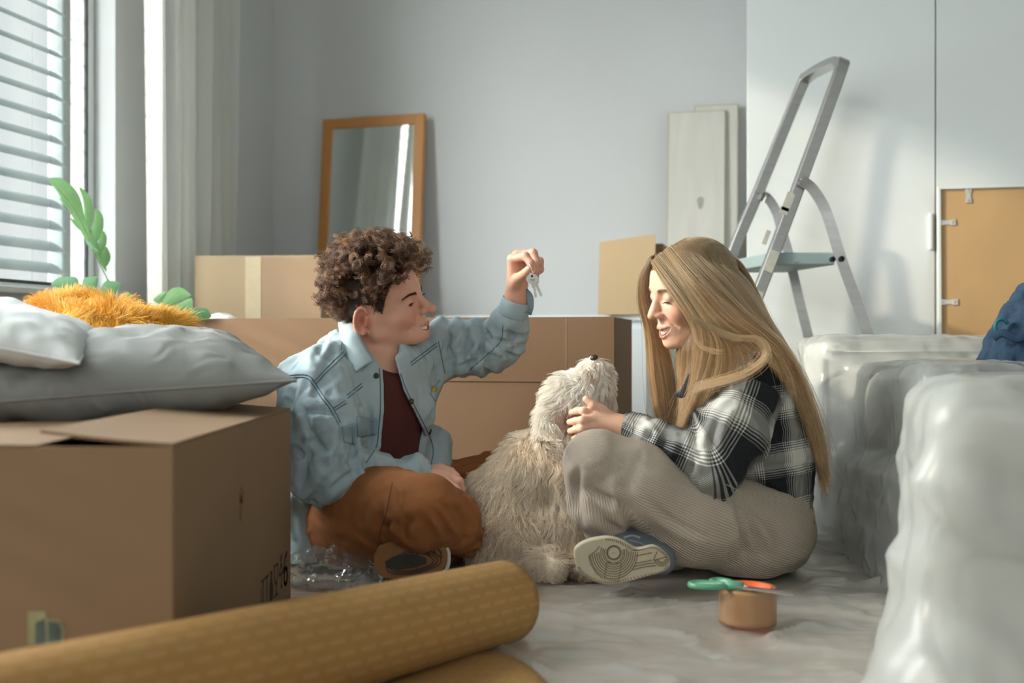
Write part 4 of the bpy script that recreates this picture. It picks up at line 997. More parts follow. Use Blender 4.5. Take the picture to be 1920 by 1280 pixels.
for nm, c, hx, r, sd_ in (('cushion', oc(.62, .24, .318), (.58, .22, .10), .06, 9), ('base', oc(.62, .24, .105), (.56, .20, .105), .03, 3)):
    f = Field(c-[.75, .50, .18], c+[.75, .50, .18], .02); f.box(c, hx, RY, r); V, Fq = f.mesh(); V = V+normals(V, Fq)*(fbm(V*9, sd_)*.004)[:, None]; mesh_obj(nm, V, Fq, M_sofa, ott, True)
# plastic over the sofa
M_film = film_mat('sofa_film', (0.95, 0.97, 0.95, 1), 0.42, 0.86, 11, (1.0, 1.0, 1.3), rough=0.24, bump=1.0, bd=0.014)
M_film2 = film_mat('near_film', (0.68, 0.71, 0.69, 1), 0.70, 0.97, 4.0, (1.2, 1.0, 1.2), rough=0.30, bump=1.0, bd=0.010, gloss=0.7)
f = Field((0.60, 2.05, -0.02), (2.45, 3.05, 0.62), 0.012)
f.box((1.55, 2.54, 0.22), (0.76, 0.35, 0.235), None, 0.04, k=0.0); f.box((1.53, 2.82, 0.26), (0.805, 0.125, 0.253), None, 0.03, k=0.05)
f.box((0.80, 2.50, 0.10), (0.03, 0.30, 0.13), None, 0.02, k=0.05)
V, Fq = f.mesh(); nn = normals(V, Fq)
ridge = 1-np.abs(fbm(V*np.array([7, 7, 3.0]), 21)); V = V+nn*((ridge-0.6)*0.011)[:, None]+nn*(fbm(V*22, 5)*0.003)[:, None]; V[:, 2] = np.maximum(V[:, 2], 0.004)
low = np.clip((0.12-V[:, 2])/0.12, 0, 1)[:, None]; V = V+nn*np.array([1, 1, 0])*low*(0.02+0.02*vnoise(V*14, 3))[:, None]
tag(mesh_obj('plastic_cover', V, Fq, M_film, None, True), 'clear crinkled plastic film wrapped round the sofa behind the woman', 'plastic film', 'clear plastic films')
f = Field((0.30, 1.00, -0.02), (2.0, 2.30, 0.60), 0.012)
f.box(oc(.62, .24, .222), (.605, .245, .222), RY, 0.05, k=0); f.cap(oc(.03, .02, -.02), oc(.03, .04, .30), 0.10, 0.03, 0.06); f.cap(oc(.03, .30, .0), oc(.05, .30, .30), 0.07, 0.03, 0.06)
f.cap(oc(.05, -.02, 0), oc(1.2, -.02, 0), .10, .10, .10)
V, Fq = f.mesh(); nn = normals(V, Fq); q_ = np.stack([V@E1*5+V[:, 2]*5, V@E2*7, V[:, 2]*3.0-V@E1*3], 1); ridge = 1-np.abs(fbm(q_, 31)*1.3); V = V+nn*((ridge-0.6)*0.015)[:, None]+nn*(fbm(V*16, 8)*0.003)[:, None]; V[:, 2] = np.maximum(V[:, 2], 0.004)
tag(mesh_obj('plastic_cover', V, Fq, M_film2, None, True), 'milky plastic film hanging over the footstool in the right foreground', 'plastic film', 'clear plastic films')

# ------------------------------------------------------------------ plastic sheet on the floor
M_floorfilm = film_mat('floor_film', (0.97, 0.93, 0.85, 1), 0.40, 0.92, 13, (1.0, 1.7, 1), rough=0.38, bump=0.8, bd=0.006, gloss=0.45)
nx, ny = 230, 230; xs = np.linspace(-0.42, 1.5, nx); ys = np.linspace(1.40, 3.2, ny); X, Y = np.meshgrid(xs, ys, indexing='ij')
q3 = np.stack([X*5+0.5*Y, Y*9, 0*X], -1); wv_ = fbm(q3+0.7*vnoise(q3*0.6, 9)[..., None], 2, 4); ridge = np.clip(1-np.abs(wv_)*1.7, 0, 1)**2
q4 = np.stack([X*16, Y*26, 0*X], -1); Z = 0.004+0.012*ridge+0.004*(fbm(q4, 6, 2)+0.6).clip(0, 2)
Z = Z*np.clip((X+0.42)/0.12, 0.2, 1)
# flattened where people and the tape press on it
def press(cx, cy, r, z0):
    global Z
    d = np.hypot(X-cx, Y-cy); wgt = np.clip((d-r)/0.06, 0, 1); Z = np.minimum(Z, z0+(1-0)*wgt*0.05)
press(tc_[0], tc_[1], 0.055, 0.0135); press(0.42, 2.42, 0.20, 0.006)
rugm = (X < .085-(Y-1.60)*.55) & (Y < 1.85); Z = np.where(rugm, np.minimum(Z, .009), Z)
edge = -0.25+0.10*vnoise(np.stack([Y*4, 0*Y, 0*Y], -1), 3); Xe = np.where(X < edge, X*0.3+edge*0.7, X)
G = np.stack([Xe, Y, Z], -1); Gs = grid_obj('plastic_sheet', G, M_floorfilm); tag(Gs, 'thin crumpled plastic dust sheet spread over the wooden floor', 'plastic sheet', 'clear plastic films')
# crumpled film beside the man's foot
f = Field((-0.52, 2.22, -0.01), (-0.22, 2.45, 0.14), 0.006)
f.ell((-0.37, 2.33, 0.03), (0.10, 0.05, 0.045)).ell((-0.33, 2.30, 0.02), (0.07, 0.05, 0.03)); V, Fq = f.mesh(); nn = normals(V, Fq); V = V+nn*((1-np.abs(fbm(V*26, 3)))*0.022-0.01)[:, None]; V[:, 2] = np.maximum(V[:, 2], 0.002)
tag(mesh_obj('crumpled_plastic', V, Fq, film_mat('crumple_film', (0.7, 0.74, 0.74, 1), 0.10, 0.45, 22, (1, 1, 1), rough=0.2, bump=0.8, bd=0.01), None, False), 'crumpled clear plastic beside the brown shoe of the man', 'plastic film', 'clear plastic films')

# ------------------------------------------------------------------ denim heap on the sofa
M_den = mat('dark_denim', srgb(40,66,90), 0.9, (14, .012), 0.5, 500, 0.12, 20, bdist=0.001)
jn = thing('denim_heap', 'dark blue denim garment heaped on the right end of the sofa', 'clothes', P(1905, 690, 2.5)*np.array([1, 1, 0])+np.array([0, 0, 0.45]))
f = Field((0.95, 2.3, 0.38), (1.45, 2.75, 0.66), 0.006)
f.chain([P(1846, 684, 2.50), P(1868, 640, 2.52), P(1905, 590, 2.55), P(1940, 556, 2.58)], [.016, .020, .028, .04], .012); f.chain([P(1868, 684, 2.47), P(1885, 646, 2.48), P(1930, 600, 2.50)], [.018, .022, .03], .010)
f.chain([P(1890, 686, 2.45), P(1915, 660, 2.45), P(1950, 630, 2.46)], [.020, .026, .04], .012).ell(P(1945, 640, 2.56), (0.08, 0.06, 0.09), k=0.02).cap(P(1905, 692, 2.44), P(2000, 670, 2.46), 0.022, 0.05, 0.015)
V, Fq = f.mesh(); nn = normals(V, Fq); V = V+nn*((1-np.abs(fbm(V*np.array([26, 26, 16]), 4)*1.6))*0.009-0.004)[:, None]; mesh_obj('denim_leg', V, Fq, M_den, jn, True)
q = MB(); G = [P(1862+i*7, 634-math.sin(i*0.7)*7-i*1.0, 2.44-0.004*i) for i in range(10)]; q.tube(spline(G, 30), 0.009, 8, flat=0.35); q.build('waistband', M_den, jn, True)
q = MB(); q.tube([P(1878, 612, 2.47)+np.array([0.014*math.cos(t), 0, 0.016*math.sin(t)]) for t in np.linspace(0.4, 5.4, 14)], 0.0045, 8); q.build('drawstring_loop', mat('teal_cord', srgb(30,110,120), .5), jn, True, label='teal loop')
# ================================================================== PEOPLE AND DOG
M_skin = mat('skin', (0, 0, 0, 1), 0.5, None, 0.25, 500, 0.03, 30, sss=0.22, attr='col', bdist=0.0006)
M_teeth = mat('tooth_white', srgb(236,230,214), 0.25, var=0.02); M_lash = mat('lash_dark', srgb(48,32,24), 0.6); M_eye = mat('eye', (0,0,0,1), 0.08, attr='col', var=0)
M_hair = hair_mat('hair_fibre', rough=0.35, diffuse=0.35)
def head_frame(sgn, yaw, pitch, roll):
    """sgn +1 faces +X, -1 faces -X; yaw towards the camera, pitch up, roll = crown towards the camera (radians)"""
    f = np.array([sgn*math.cos(yaw), -math.sin(yaw), 0.0]); l = np.cross(E3, f); u = E3.copy()
    f2 = f*math.cos(pitch)+u*math.sin(pitch); u2 = -f*math.sin(pitch)+u*math.cos(pitch)
    l2 = l*math.cos(roll)+u2*math.sin(roll)*sgn; u3 = u2*math.cos(roll)-l*math.sin(roll)*sgn
    return np.stack([f2, l2, u3], 1)
def head_sdf(F_, O, Rm, s=1.0, female=False, near=-1, eyes_open=True):
    W = lambda x, y, z: O+Rm@(np.array([x, y, z])*s)
    e = lambda c, r, k=.015, op='add', Q=None: F_.ell(W(*c), np.array(r)*s, Rm if Q is None else Rm@Q, k*s, op)
    cp = lambda a, b, ra, rb, k=.012, op='add': F_.cap(W(*a), W(*b), ra*s, rb*s, k*s, op)
    ch = 0.0 if female else .013; ez = .024 if female else .015; bz = .044 if female else .034
    e((-.010, 0, .046), (.098, .076, .088), 0); e((.042, 0, .050), (.053, .062, .060)); e((.040, 0, -.008), (.053, .058, .070), .02)
    for y in (-1, 1):
        e((.060, y*.034, -.008), (.026, .022, .022), .02)                       # cheek
        cp((.000, y*.050, -.045+ch*.6), (.066, y*.016, -.076+ch), .016, .018, .02)      # jaw
        cp((-.004, y*.055, -.005), (.002, y*.051, -.045+ch*.6), .020, .016, .02)
    e((.080, 0, -.080+ch), (.017, .018, .014), .015)
    e((.070, 0, -.047), (.030, .028, .028), .018)
    bn = .6 if female else 1.0
    cp((.089, -.010, bz), (.076, -.042, bz-.001), .009*bn, .008*bn, .014); cp((.089, .010, bz), (.076, .042, bz-.001), .009*bn, .008*bn, .014)
    for y in (-1, 1):
        e((.097, y*.031, ez), (.014, .017, .011), .012, 'sub')
        F_.ell(W(.078, y*.031, ez), np.array([.0135]*3)*s, None, .005*s)
    nt = .0090 if female else .0112
    cp((.090, 0, .034), (.1085, 0, -.002), .0075, .0085, .008); cp((.104, 0, .004), (.1155 if female else .119, 0, -.010), .0085, nt, .006)
    for y in (-1, 1):
        e((.100, y*.0105, -.012), (.0110, .0062, .0068), .008)
        e((.106, y*.0068, -.0205), (.0050, .0030, .0038), .002, 'sub')
    # smiling mouth
    lo_z = -.0635 if female else -.0590
    def lip(t, up_):
        y = .029*t
        return (.1020-.026*t*t, y, -.0430+.0090*t*t) if up_ else (.0975-.022*t*t, y, lo_z+(-.0340-lo_z)*t*t)
    ts = np.linspace(-1, 1, 9)
    for i in range(8):
        r = lambda t: .0030*(1-.55*t*t)
        cp(lip(ts[i], True), lip(ts[i+1], True), r(ts[i]), r(ts[i+1]), .004); cp(lip(ts[i], False), lip(ts[i+1], False), r(ts[i])*1.3, r(ts[i+1])*1.3, .004)
    for i in range(8):
        a, b = ts[i]*.86, ts[i+1]*.86
        ma = (np.array(lip(a, True))+np.array(lip(a, False)))/2; mb_ = (np.array(lip(b, True))+np.array(lip(b, False)))/2
        g0 = .0068 if female else .0056; ra = g0*(1-.66*a*a/.74)
        F_.cap(W(*(ma-[.001, 0, 0])), W(*(mb_-[.001, 0, 0])), max(ra, .0020)*s, max(g0*(1-.66*b*b/.74), .0020)*s, .002*s, 'sub')
        F_.cap(W(*(ma-[.008, 0, 0])), W(*(mb_-[.008, 0, 0])), max(ra, .0020)*s, max(g0*(1-.66*b*b/.74), .0020)*s, .002*s, 'sub')
    # smile fold
    for y in (-1, 1):
        cp((.094, y*.019, -.016), (.076, y*.037, -.044), .0024, .0026, .005, 'sub')
        if eyes_open:
            for a in np.linspace(-.85, .60, 9):
                c = np.array([.078, y*.031, ez-.0015])+.0134*np.array([math.cos(a*1.0), math.sin(a)*1.0*y, 0])
                e(tuple(c), (.0034, .0034, .0028), .0012, 'sub')
    # ears
    for y in (-1, 1):
        a = math.radians(14); Q = np.array([[math.cos(a), 0, math.sin(a)], [0, 1, 0], [-math.sin(a), 0, math.cos(a)]])
        splay = math.radians(24)*y; Q2 = np.array([[math.cos(splay), math.sin(splay), 0], [-math.sin(splay), math.cos(splay), 0], [0, 0, 1]]) 
        QQ = Q2@Q; C = np.array([-.014, y*.0785, .004])
        e(tuple(C), (.0170, .0045, .030), .004, 'add', QQ)
        rim = [C+QQ@np.array([-.0165*math.cos(t)*(1 if math.cos(t) > 0 else .75), y*.0055, .030*math.sin(t)]) for t in np.linspace(-1.9, 2.5, 13)]
        for i in range(12): cp(tuple(rim[i]), tuple(rim[i+1]), .0040, .0040, .002)
        e(tuple(C+QQ@np.array([.002, y*.0075, -.001])), (.0095, .0075, .0160), .0025, 'sub', QQ)
        e(tuple(C+QQ@np.array([-.001, y*.0075, .015])), (.0085, .0060, .0060), .002, 'sub', QQ)
        cp(tuple(C+QQ@np.array([.0105, y*.003, .004])), tuple(C+QQ@np.array([.0085, y*.004, -.010])), .004, .0045, .003)
        e(tuple(C+QQ@np.array([.003, y*.001, -.025])), (.0085, .0048, .0090), .004, 'add', QQ)
    return W, lip
def skin_color(V, O, Rm, s, base, lipc, scalp, hairline, lip, warm):
    L = ((V-O)@Rm)/s; C = np.tile(np.array(base), (len(V), 1)); x, y, z = L.T
    near_head = (np.abs(L) < .16).all(1)
    ck = np.exp(-(((x-.075)/.03)**2+((np.abs(y)-.038)/.02)**2+((z+.014)/.02)**2))[:, None]; C = C*(1-ck*.55)+np.array(warm)*ck*.55
    ns = np.exp(-(((x-.118)/.014)**2+(y/.014)**2+((z+.010)/.014)**2))[:, None]; C = C*(1-ns*.5)+np.array(warm)*ns*.5
    er = (np.clip((np.abs(y)-.071)/.005, 0, 1)*np.exp(-(np.maximum(np.hypot(x+.014, z-.004)-.022, 0)/.007)**2)*near_head)[:, None]*.7; C = C*(1-er)+np.array(warm)*er
    dl = np.full(len(V), 9.0)
    for up_ in (True, False):
        for t in np.linspace(-.95, .95, 21):
            c = np.array(lip(t, up_)); dl = np.minimum(dl, np.linalg.norm(L-c, axis=1)-(.0040*(1-.45*t*t)*(1 if up_ else 1.25)))
    lm = np.clip(-dl/.0012+.5, 0, 1)[:, None]; C = C*(1-lm)+np.array(lipc)*lm
    cch = np.exp(-(((x+.012)/.009)**2+((z-.002)/.014)**2))*(np.abs(y) > .066)*(np.abs(y) < .092)*near_head; C = C*(1-cch[:, None]*.75)+np.array(warm)*np.array([.62, .40, .36])*cch[:, None]*.75  # hollow of the ear darkened in the skin colour, as shade
    inm = ((x < .093) & (x > .04) & (np.abs(y) < .024) & (np.abs(z+.050) < .010) & (dl > .001))[:, None] & near_head[:, None]
    hm = (hairline(x, y, z) & near_head & ~((np.abs(y) > .0745) & (np.hypot(x+.014, z-.004) < .036)))[:, None]; C = np.where(hm, np.array(scalp), C)
    return C
def face_extras(root, body, O, Rm, s, lip, browc, gaze, open_, lashm=M_lash, iris=(70, 48, 34), browr=.0006, nearside=-1):
    ez = .015 if open_ else .024
    W = lambda p: O+Rm@(np.array(p)*s)
    q = MB(); t_ = np.linspace(-.80, .80, 11)
    for i in range(10):
        a, b = t_[i]+.012, t_[i+1]-.012
        pts = []
        for t in (a, b):
            m_ = (np.array(lip(t, True)))+np.array([-.0032, 0, -.0010]); h_ = (lip(t, True)[2]-lip(t, False)[2])*.66
            pts += [m_, m_-np.array([.001, 0, h_])]
        V = [W(p) for p in (pts[0], pts[1], pts[3], pts[2])]+[W(np.array(p)-[.006, 0, 0]) for p in (pts[0], pts[1], pts[3], pts[2])]
        q.add(V, [(0,1,2,3), (7,6,5,4), (0,4,5,1), (3,2,6,7), (0,3,7,4), (1,5,6,2)])
    q.build('teeth', M_teeth, root)
    for y in (-1, 1):
        if open_:
            q = MB(); q.ball(W((.078, y*.031, ez)), .0126*s, 20); o = q.build('eye', M_eye, root, True)
            vv = np.array([v.co for v in o.data.vertices])+np.array(root.matrix_world.translation); g = Rm@np.array(gaze); g /= np.linalg.norm(g)
            dd = ((vv-W((.078, y*.031, ez)))@g)/(.0126*s); c = np.where(dd[:, None] > .93, np.array(srgb(12, 10, 10)[:3]), np.where(dd[:, None] > .84, np.array(srgb(*iris)[:3]), np.array(srgb(205, 196, 186)[:3]))); set_color(o, c)
        q = MB(); r = .0139
        zz = .0025 if open_ else -.0050
        lp_ = [W((.078+r*math.cos(a)*.985, y*(.031+r*math.sin(a)), ez-.0015+zz-abs(a-.1)**2*.0035)) for a in np.linspace(-.75, .85, 12)]
        q.tube(lp_, list(np.linspace(.0005, .0014, 12)*s), 5)
        for a in np.linspace(-.3, .9, 9):
            b0 = np.array([.078+r*math.cos(a), y*(.031+r*math.sin(a)), ez-.0015+zz-abs(a-.1)**2*.0035]); d = np.array([math.cos(a), y*math.sin(a)*1.4, -.35 if not open_ else .15]); d /= np.linalg.norm(d)
            q.tube([W(b0), W(b0+d*.004), W(b0+d*.007+np.array([0, 0, .0012]))], [.0004*s, .0003*s, .0001*s], 4)
        q.build('eyelash', lashm, root)
    # eyebrows: short hairs on the brow
    bv = bvh_of(*BODY[body.name]); r_ = np.random.default_rng(5); P_ = []
    for y in (-1, 1):
        for i in range(260):
            t = r_.random(); yy = y*(.014+.036*t); zz = ez+.0175+.006*math.sin(t*2.3)-.004*t+r_.uniform(-.0028, .0028)*(1-.5*t); st = np.array([.14, yy, zz])
            h = bv.ray_cast(Vector(W(st)), Vector(Rm@np.array([-1, 0, 0.0])))
            if h[0] is None: continue
            b0 = np.array(h[0]); d = Rm@np.array([-.25-.3*t, y*.9, .35-.6*t]); d /= np.linalg.norm(d); nn = np.array(h[1]); 
            if nn@(Rm[:, 0]) < 0: nn = -nn
            P_.append([b0, b0+(d*.6+nn*.35)*.004*s, b0+(d+nn*.2)*.0075*s])
    P_ = np.array(P_); hair_obj('eyebrow', P_, np.array([[.00055, .0005, .00015]]*len(P_))*browr/.0006, np.tile(np.array(browc), (len(P_), 1)), M_hair, root)
BODY = {}
def finish(name, V, Fq, m, root, label=None):
    o = mesh_obj(name, V, Fq, m, root, True, label); BODY[o.name] = (V, Fq); return o
def drape(V, Fq, specs, sm=1, calm=None):
    """cloth relief: specs = (frequency vector, amplitude, seed, kind)"""
    if sm: V = smooth_mesh(V, Fq, sm)
    n = normals(V, Fq); d = np.zeros(len(V))
    for fr, am, sd_, kind in specs:
        p = V*np.array(fr); p = p+0.6*np.stack([vnoise(p*.7, sd_+40), vnoise(p*.7, sd_+50), vnoise(p*.7, sd_+60)], 1); f = fbm(p, sd_, 2)
        d += am*((1-np.abs(f)*2.0).clip(-.5, 1)-.3 if kind == 'r' else f)
    if calm is not None: d = d*np.clip((np.linalg.norm(V-calm, axis=1)-.035)/.05, 0, 1)
    return V+n*d[:, None]
def creases(V, Fq, lines, w=.007, depth=.007, ymax=None):
    """press folds into a garment along lines traced where the photograph shows them"""
    n = normals(V, Fq); px = CX+V[:, 0]/V[:, 1]*FPX; py = CY-(V[:, 2]-CAMZ)/V[:, 1]*FPX; D = V[:, 1]; face = np.clip(-n[:, 1]*2+.25, 0, 1); out = np.zeros(len(V))
    for ln_ in lines:
        p = spline(np.array(ln_, float), 30); d = np.full(len(V), 1e9); sd = np.zeros(len(V)); tt = np.zeros(len(V))
        for i in range(29):
            a, b = p[i], p[i+1]; ex, ey = b-a; wx, wy = px-a[0], py-a[1]; t = np.clip((wx*ex+wy*ey)/(ex*ex+ey*ey+1e-9), 0, 1); q = np.hypot(wx-ex*t, wy-ey*t); m = q < d
            d = np.where(m, q, d); sd = np.where(m, np.sign(ex*wy-ey*wx), sd); tt = np.where(m, (i+t)/29, tt)
        d = d*D/FPX*sd; env = np.clip(np.sin(np.clip(tt, 0, 1)*math.pi), 0, 1)**.6
        out += env*(-depth*np.exp(-(d/w)**2)+.75*depth*np.exp(-((d-2.1*w)/(1.5*w))**2))
    if ymax is not None: out = out*(V[:, 1] < ymax)
    return V+n*(out*face)[:, None]
def poly_sdf(px, py, poly):
    poly = np.array(poly, float); d = np.full(px.shape, 1e9); s = np.ones(px.shape)
    for i in range(len(poly)):
        a = poly[i]; b = poly[i-1]; ex, ey = b-a; wx, wy = px-a[0], py-a[1]; t = np.clip((wx*ex+wy*ey)/(ex*ex+ey*ey), 0, 1)
        d = np.minimum(d, (wx-ex*t)**2+(wy-ey*t)**2)
        c1 = py >= a[1]; c2 = py < b[1]; c3 = ex*wy > ey*wx
        s = np.where((c1 & c2 & c3) | (~c1 & ~c2 & ~c3), -s, s)
    return s*np.sqrt(d)
def carve_poly(F_, poly, y0, y1, k=0.0):
    """cut a garment opening whose outline runs round poly (photograph pixels), between two depths"""
    P0 = [P(x, y, d) for x, y in poly for d in (y0, y1)]; lo = np.min(P0, 0)-.03; hi = np.max(P0, 0)+.03; sl = F_._sl(lo, hi)
    X, Y, Z = F_._pts(sl); X, Y, Z = np.broadcast_arrays(X, Y, Z); px = CX+X/Y*FPX; py = CY-(Z-CAMZ)/Y*FPX
    d = poly_sdf(px, py, poly)*Y/FPX; d = np.maximum(d, np.maximum(y0-Y, Y-y1)); F_._apply(sl, d.astype(np.float32), k, 'sub')

# ------------------------------------------------------------------ the man
man = thing('person', 'curly haired person in a light denim shirt and brown trousers dangling keys', 'person', P(650, 1056, 2.56)*np.array([1, 1, 0]))
mR = head_frame(1, math.radians(19), math.radians(6), math.radians(19)); mO = P(716, 582, 2.56)
ax_x = rough_axis(-.62, .16, [(-.445, -.100), (-.02, .085)], .0019, .012)
ax_y = rough_axis(2.28, 2.98, [(2.37, 2.71)], .0019, .014)
ax_z = rough_axis(.02, .78, [(.14, .235), (.425, .72)], .0019, .012)
f = Field(None, None, .002, [ax_x, ax_y, ax_z])
W, mlip = head_sdf(f, mO, mR, 1.0)
W2 = lambda x, y, z: mO+mR@np.array([x, y, z])
nb = P(688, 690, 2.58)
f.cap(W2(-.030, 0, -.02), nb, .050, .056, .02); f.cap(W2(.01, 0, -.05), nb+np.array([.03, -.02, -.01]), .036, .05, .02)
f.cap(nb, P(690, 760, 2.60), .06, .11, .03); f.cap(P(690, 760, 2.60), P(630, 975, 2.62), .10, .11, .03)
f.chain([P(600, 715, 2.46), P(612, 885, 2.37), P(720, 896, 2.405), P(790, 890, 2.445)], [.05, .042, .032, .024], .02); f.chain([P(700, 700, 2.56), P(600, 715, 2.46)], [.06, .05], .02)
f.chain([P(700, 700, 2.58), P(822, 648, 2.70), P(936, 651, 2.665), P(956, 600, 2.635), P(968, 555, 2.60)], [.055, .036, .024, .024, .0245], .02)
# raised hand pinching the key ring
hw_ = P(968, 553, 2.60)
mcp = [P(961, 486, 2.570), P(970, 479, 2.592), P(979, 484, 2.615), P(984, 498, 2.632)]
f.cap(P(968, 575, 2.605), hw_, .027, .0245, .012, flat=((0.3, -1, 0), .82))
for m_, r0 in zip(mcp, (.0125, .0125, .012, .0115)): f.cap(hw_+(m_-hw_)*.1, m_, .019, r0, .010)
f.ell(P(971, 520, 2.60), (.024, .024, .034), None, .01)
def fingers(F_, chains):
    for pts, rs in chains:
        for i in range(len(pts)-1): F_.cap(pts[i], pts[i+1], rs[i], rs[i+1], .0035 if i else .006)
        nt_ = pts[-1]
R4 = (.0105, .0095, .0086, .0078)
fingers(f, [([mcp[0], P(985, 480, 2.540), P(995, 493, 2.532), P(997, 503, 2.536)], R4),
            ([mcp[1], P(1000, 474, 2.575), P(1007, 493, 2.566), P(1003, 508, 2.568)], R4),
            ([mcp[2], P(1012, 489, 2.602), P(1013, 505, 2.592), P(1004, 514, 2.592)], (.010, .0092, .0084, .0076)),
            ([mcp[3], P(1006, 508, 2.625), P(1004, 520, 2.616), P(995, 523, 2.612)], (.009, .0082, .0075, .0068))])
fingers(f, [([P(964, 538, 2.585), P(972, 522, 2.560), P(986, 511, 2.538), P(994, 502, 2.529)], (.0165, .0125, .0098, .0086))])
# hand resting behind the knee
rw = P(790, 892, 2.445); mc2 = [P(836, 891, 2.435), P(836, 901, 2.415), P(829, 913, 2.400), P(820, 922, 2.395)]
for m_ in mc2: f.cap(rw, m_, .021, .0125, .010)
fingers(f, [([mc2[0], P(861, 902, 2.420), P(866, 917, 2.425), P(861, 928, 2.43)], R4), ([mc2[1], P(855, 917, 2.395), P(857, 931, 2.405), P(850, 940, 2.41)], R4),
            ([mc2[2], P(843, 928, 2.385), P(846, 940, 2.395), P(840, 947, 2.40)], R4), ([mc2[3], P(831, 936, 2.385), P(833, 946, 2.39), P(829, 951, 2.395)], (.009, .0082, .0075, .0068)),
            ([P(800, 884, 2.46), P(826, 878, 2.475), P(845, 884, 2.47), P(856, 893, 2.455)], (.014, .011, .0095, .0085))])
V, Fq = f.mesh(); V = smooth_mesh(V, Fq, 1, .35)
mbody = finish('body', V, Fq, M_skin, man)
def m_line(x, y, z):
    b = np.interp(x, [-.12, -.05, -.03, -.012, .012, .030, .046, .062, .085, .12], [-.050, -.046, -.018, .036, .034, .008, .040, .066, .092, .094])
    return z > b
sk = np.array(srgb(214,164,140)[:3]); set_color(mbody, skin_color(V, mO, mR, 1, sk, srgb(186,112,98)[:3], srgb(50,32,22)[:3], m_line, mlip, srgb(206,128,104)[:3]))
face_extras(man, mbody, mO, mR, 1, mlip, srgb(52,34,24)[:3], (.9, -.25, -.05), True)
# curls
r_ = np.random.default_rng(7); Lc = ((V-mO)@mR)
def hair_w(c):
    l = (c-mO)@mR; return (m_line(l[:, 0], l[:, 1], l[:, 2]-.003) & ((np.hypot(l[:, 0]+.014, l[:, 2]-.004) > .040) | (np.abs(l[:, 1]) < .06)) & (np.abs(l) < .16).all(1) & (np.abs(l[:, 1]) < .0775+.1*(l[:, 2] > .03)) ).astype(float)*np.where(l[:, 2] > .05, 1.35, 1.0)
n_c = 620; c_p, c_n = sample_surface(V, Fq, n_c, r_, hair_w); per = 13; n_h = n_c*per
ci = np.repeat(np.arange(n_c), per); jit = r_.normal(0, .0021, (n_h, 3)); p_ = c_p[ci]+jit; n_ = c_n[ci]
L_ = (c_p-mO)@mR; z_ = L_[:, 2]; x_ = L_[:, 0]
topness = np.clip((z_-.050)/.035, 0, 1); backn = np.clip((-x_-.02)/.05, 0, 1)*np.clip((z_-.01)/.05, 0, 1); tp = np.maximum(topness, backn*.6)
frontn = np.clip((x_-.03)/.04, 0, 1)*topness
ln = (.012+.036*tp+.010*frontn)*r_.uniform(.75, 1.25, n_c); k = 20; T_ = np.linspace(0, 1, k); cr = r_.random(n_c); ph = cr*40; sgn_ = np.where(r_.random(n_c) > .5, 1, -1)
dn = c_n*1.0+(mR@np.array([.35, 0, .15]))*tp[:, None]+.60*np.stack([vnoise(L_*38, q_) for q_ in (1, 2, 3)], 1)-(1-tp)[:, None]*(mR@np.array([.35, 0, .9]))*1.3+(mR@np.array([.5, 0, -.3]))*frontn[:, None]; dn /= np.linalg.norm(dn, axis=1, keepdims=True)
a_ = np.cross(dn, r_.normal(0, 1, (n_c, 3))); a_ /= np.linalg.norm(a_, axis=1, keepdims=True); b_ = np.cross(dn, a_)
rad = (.0012+.0078*tp)*(.6+.8*cr); turns_ = (1.0+1.1*cr)*(.25+tp)
th = ph[:, None]+sgn_[:, None]*T_[None]*turns_[:, None]*6.28
rr_ = rad[:, None]*np.minimum(T_*2.2, 1)[None]*(1-.25*T_)[None]
cv = dn[:, None]*(ln[:, None]*np.sin(np.minimum(T_*1.1, 1)*1.4)[None])[..., None]+(a_[:, None]*(np.cos(th)-np.cos(ph)[:, None])[..., None]+b_[:, None]*(np.sin(th)-np.sin(ph)[:, None])[..., None])*rr_[..., None]
spread = jit[:, None]*(0.0+.35*np.sin(T_*3.0))[None, :, None]+(r_.normal(0, .0016, (n_h, 1, 3)))*(T_**2)[None, :, None]
pts = p_[:, None]+cv[ci]+spread
cc = np.array(srgb(60,36,22)[:3])*r_.uniform(.5, 1.2, (n_c, 1)); li = r_.random((n_c, 1)) < .15; cc = np.where(li, np.array(srgb(106,68,40)[:3]), cc)[ci]*r_.uniform(.8, 1.2, (n_h, 1))
hair_obj('curly_hair', pts, np.tile(np.linspace(.00055, .00028, k), (n_h, 1)), cc, M_hair, man, label='short curly brown hair')
# short close-cut hair under the curls
n_s = 5000; p2, n2 = sample_surface(V, Fq, n_s, r_, hair_w); d2 = n2*.6-(mR@np.array([.45, 0, 1.0]))*.8+r_.normal(0, .15, (n_s, 3)); d2 /= np.linalg.norm(d2, axis=1, keepdims=True)
T2 = np.linspace(0, 1, 4); hair_obj('sideburn_hair', p2[:, None]+d2[:, None]*(.010*T2)[None, :, None], np.tile(np.linspace(.00045, .0002, 4), (n_s, 1)), np.tile(np.array(srgb(52,34,24)[:3]), (n_s, 1)), M_hair, man, label='close cut dark hair round the ear')
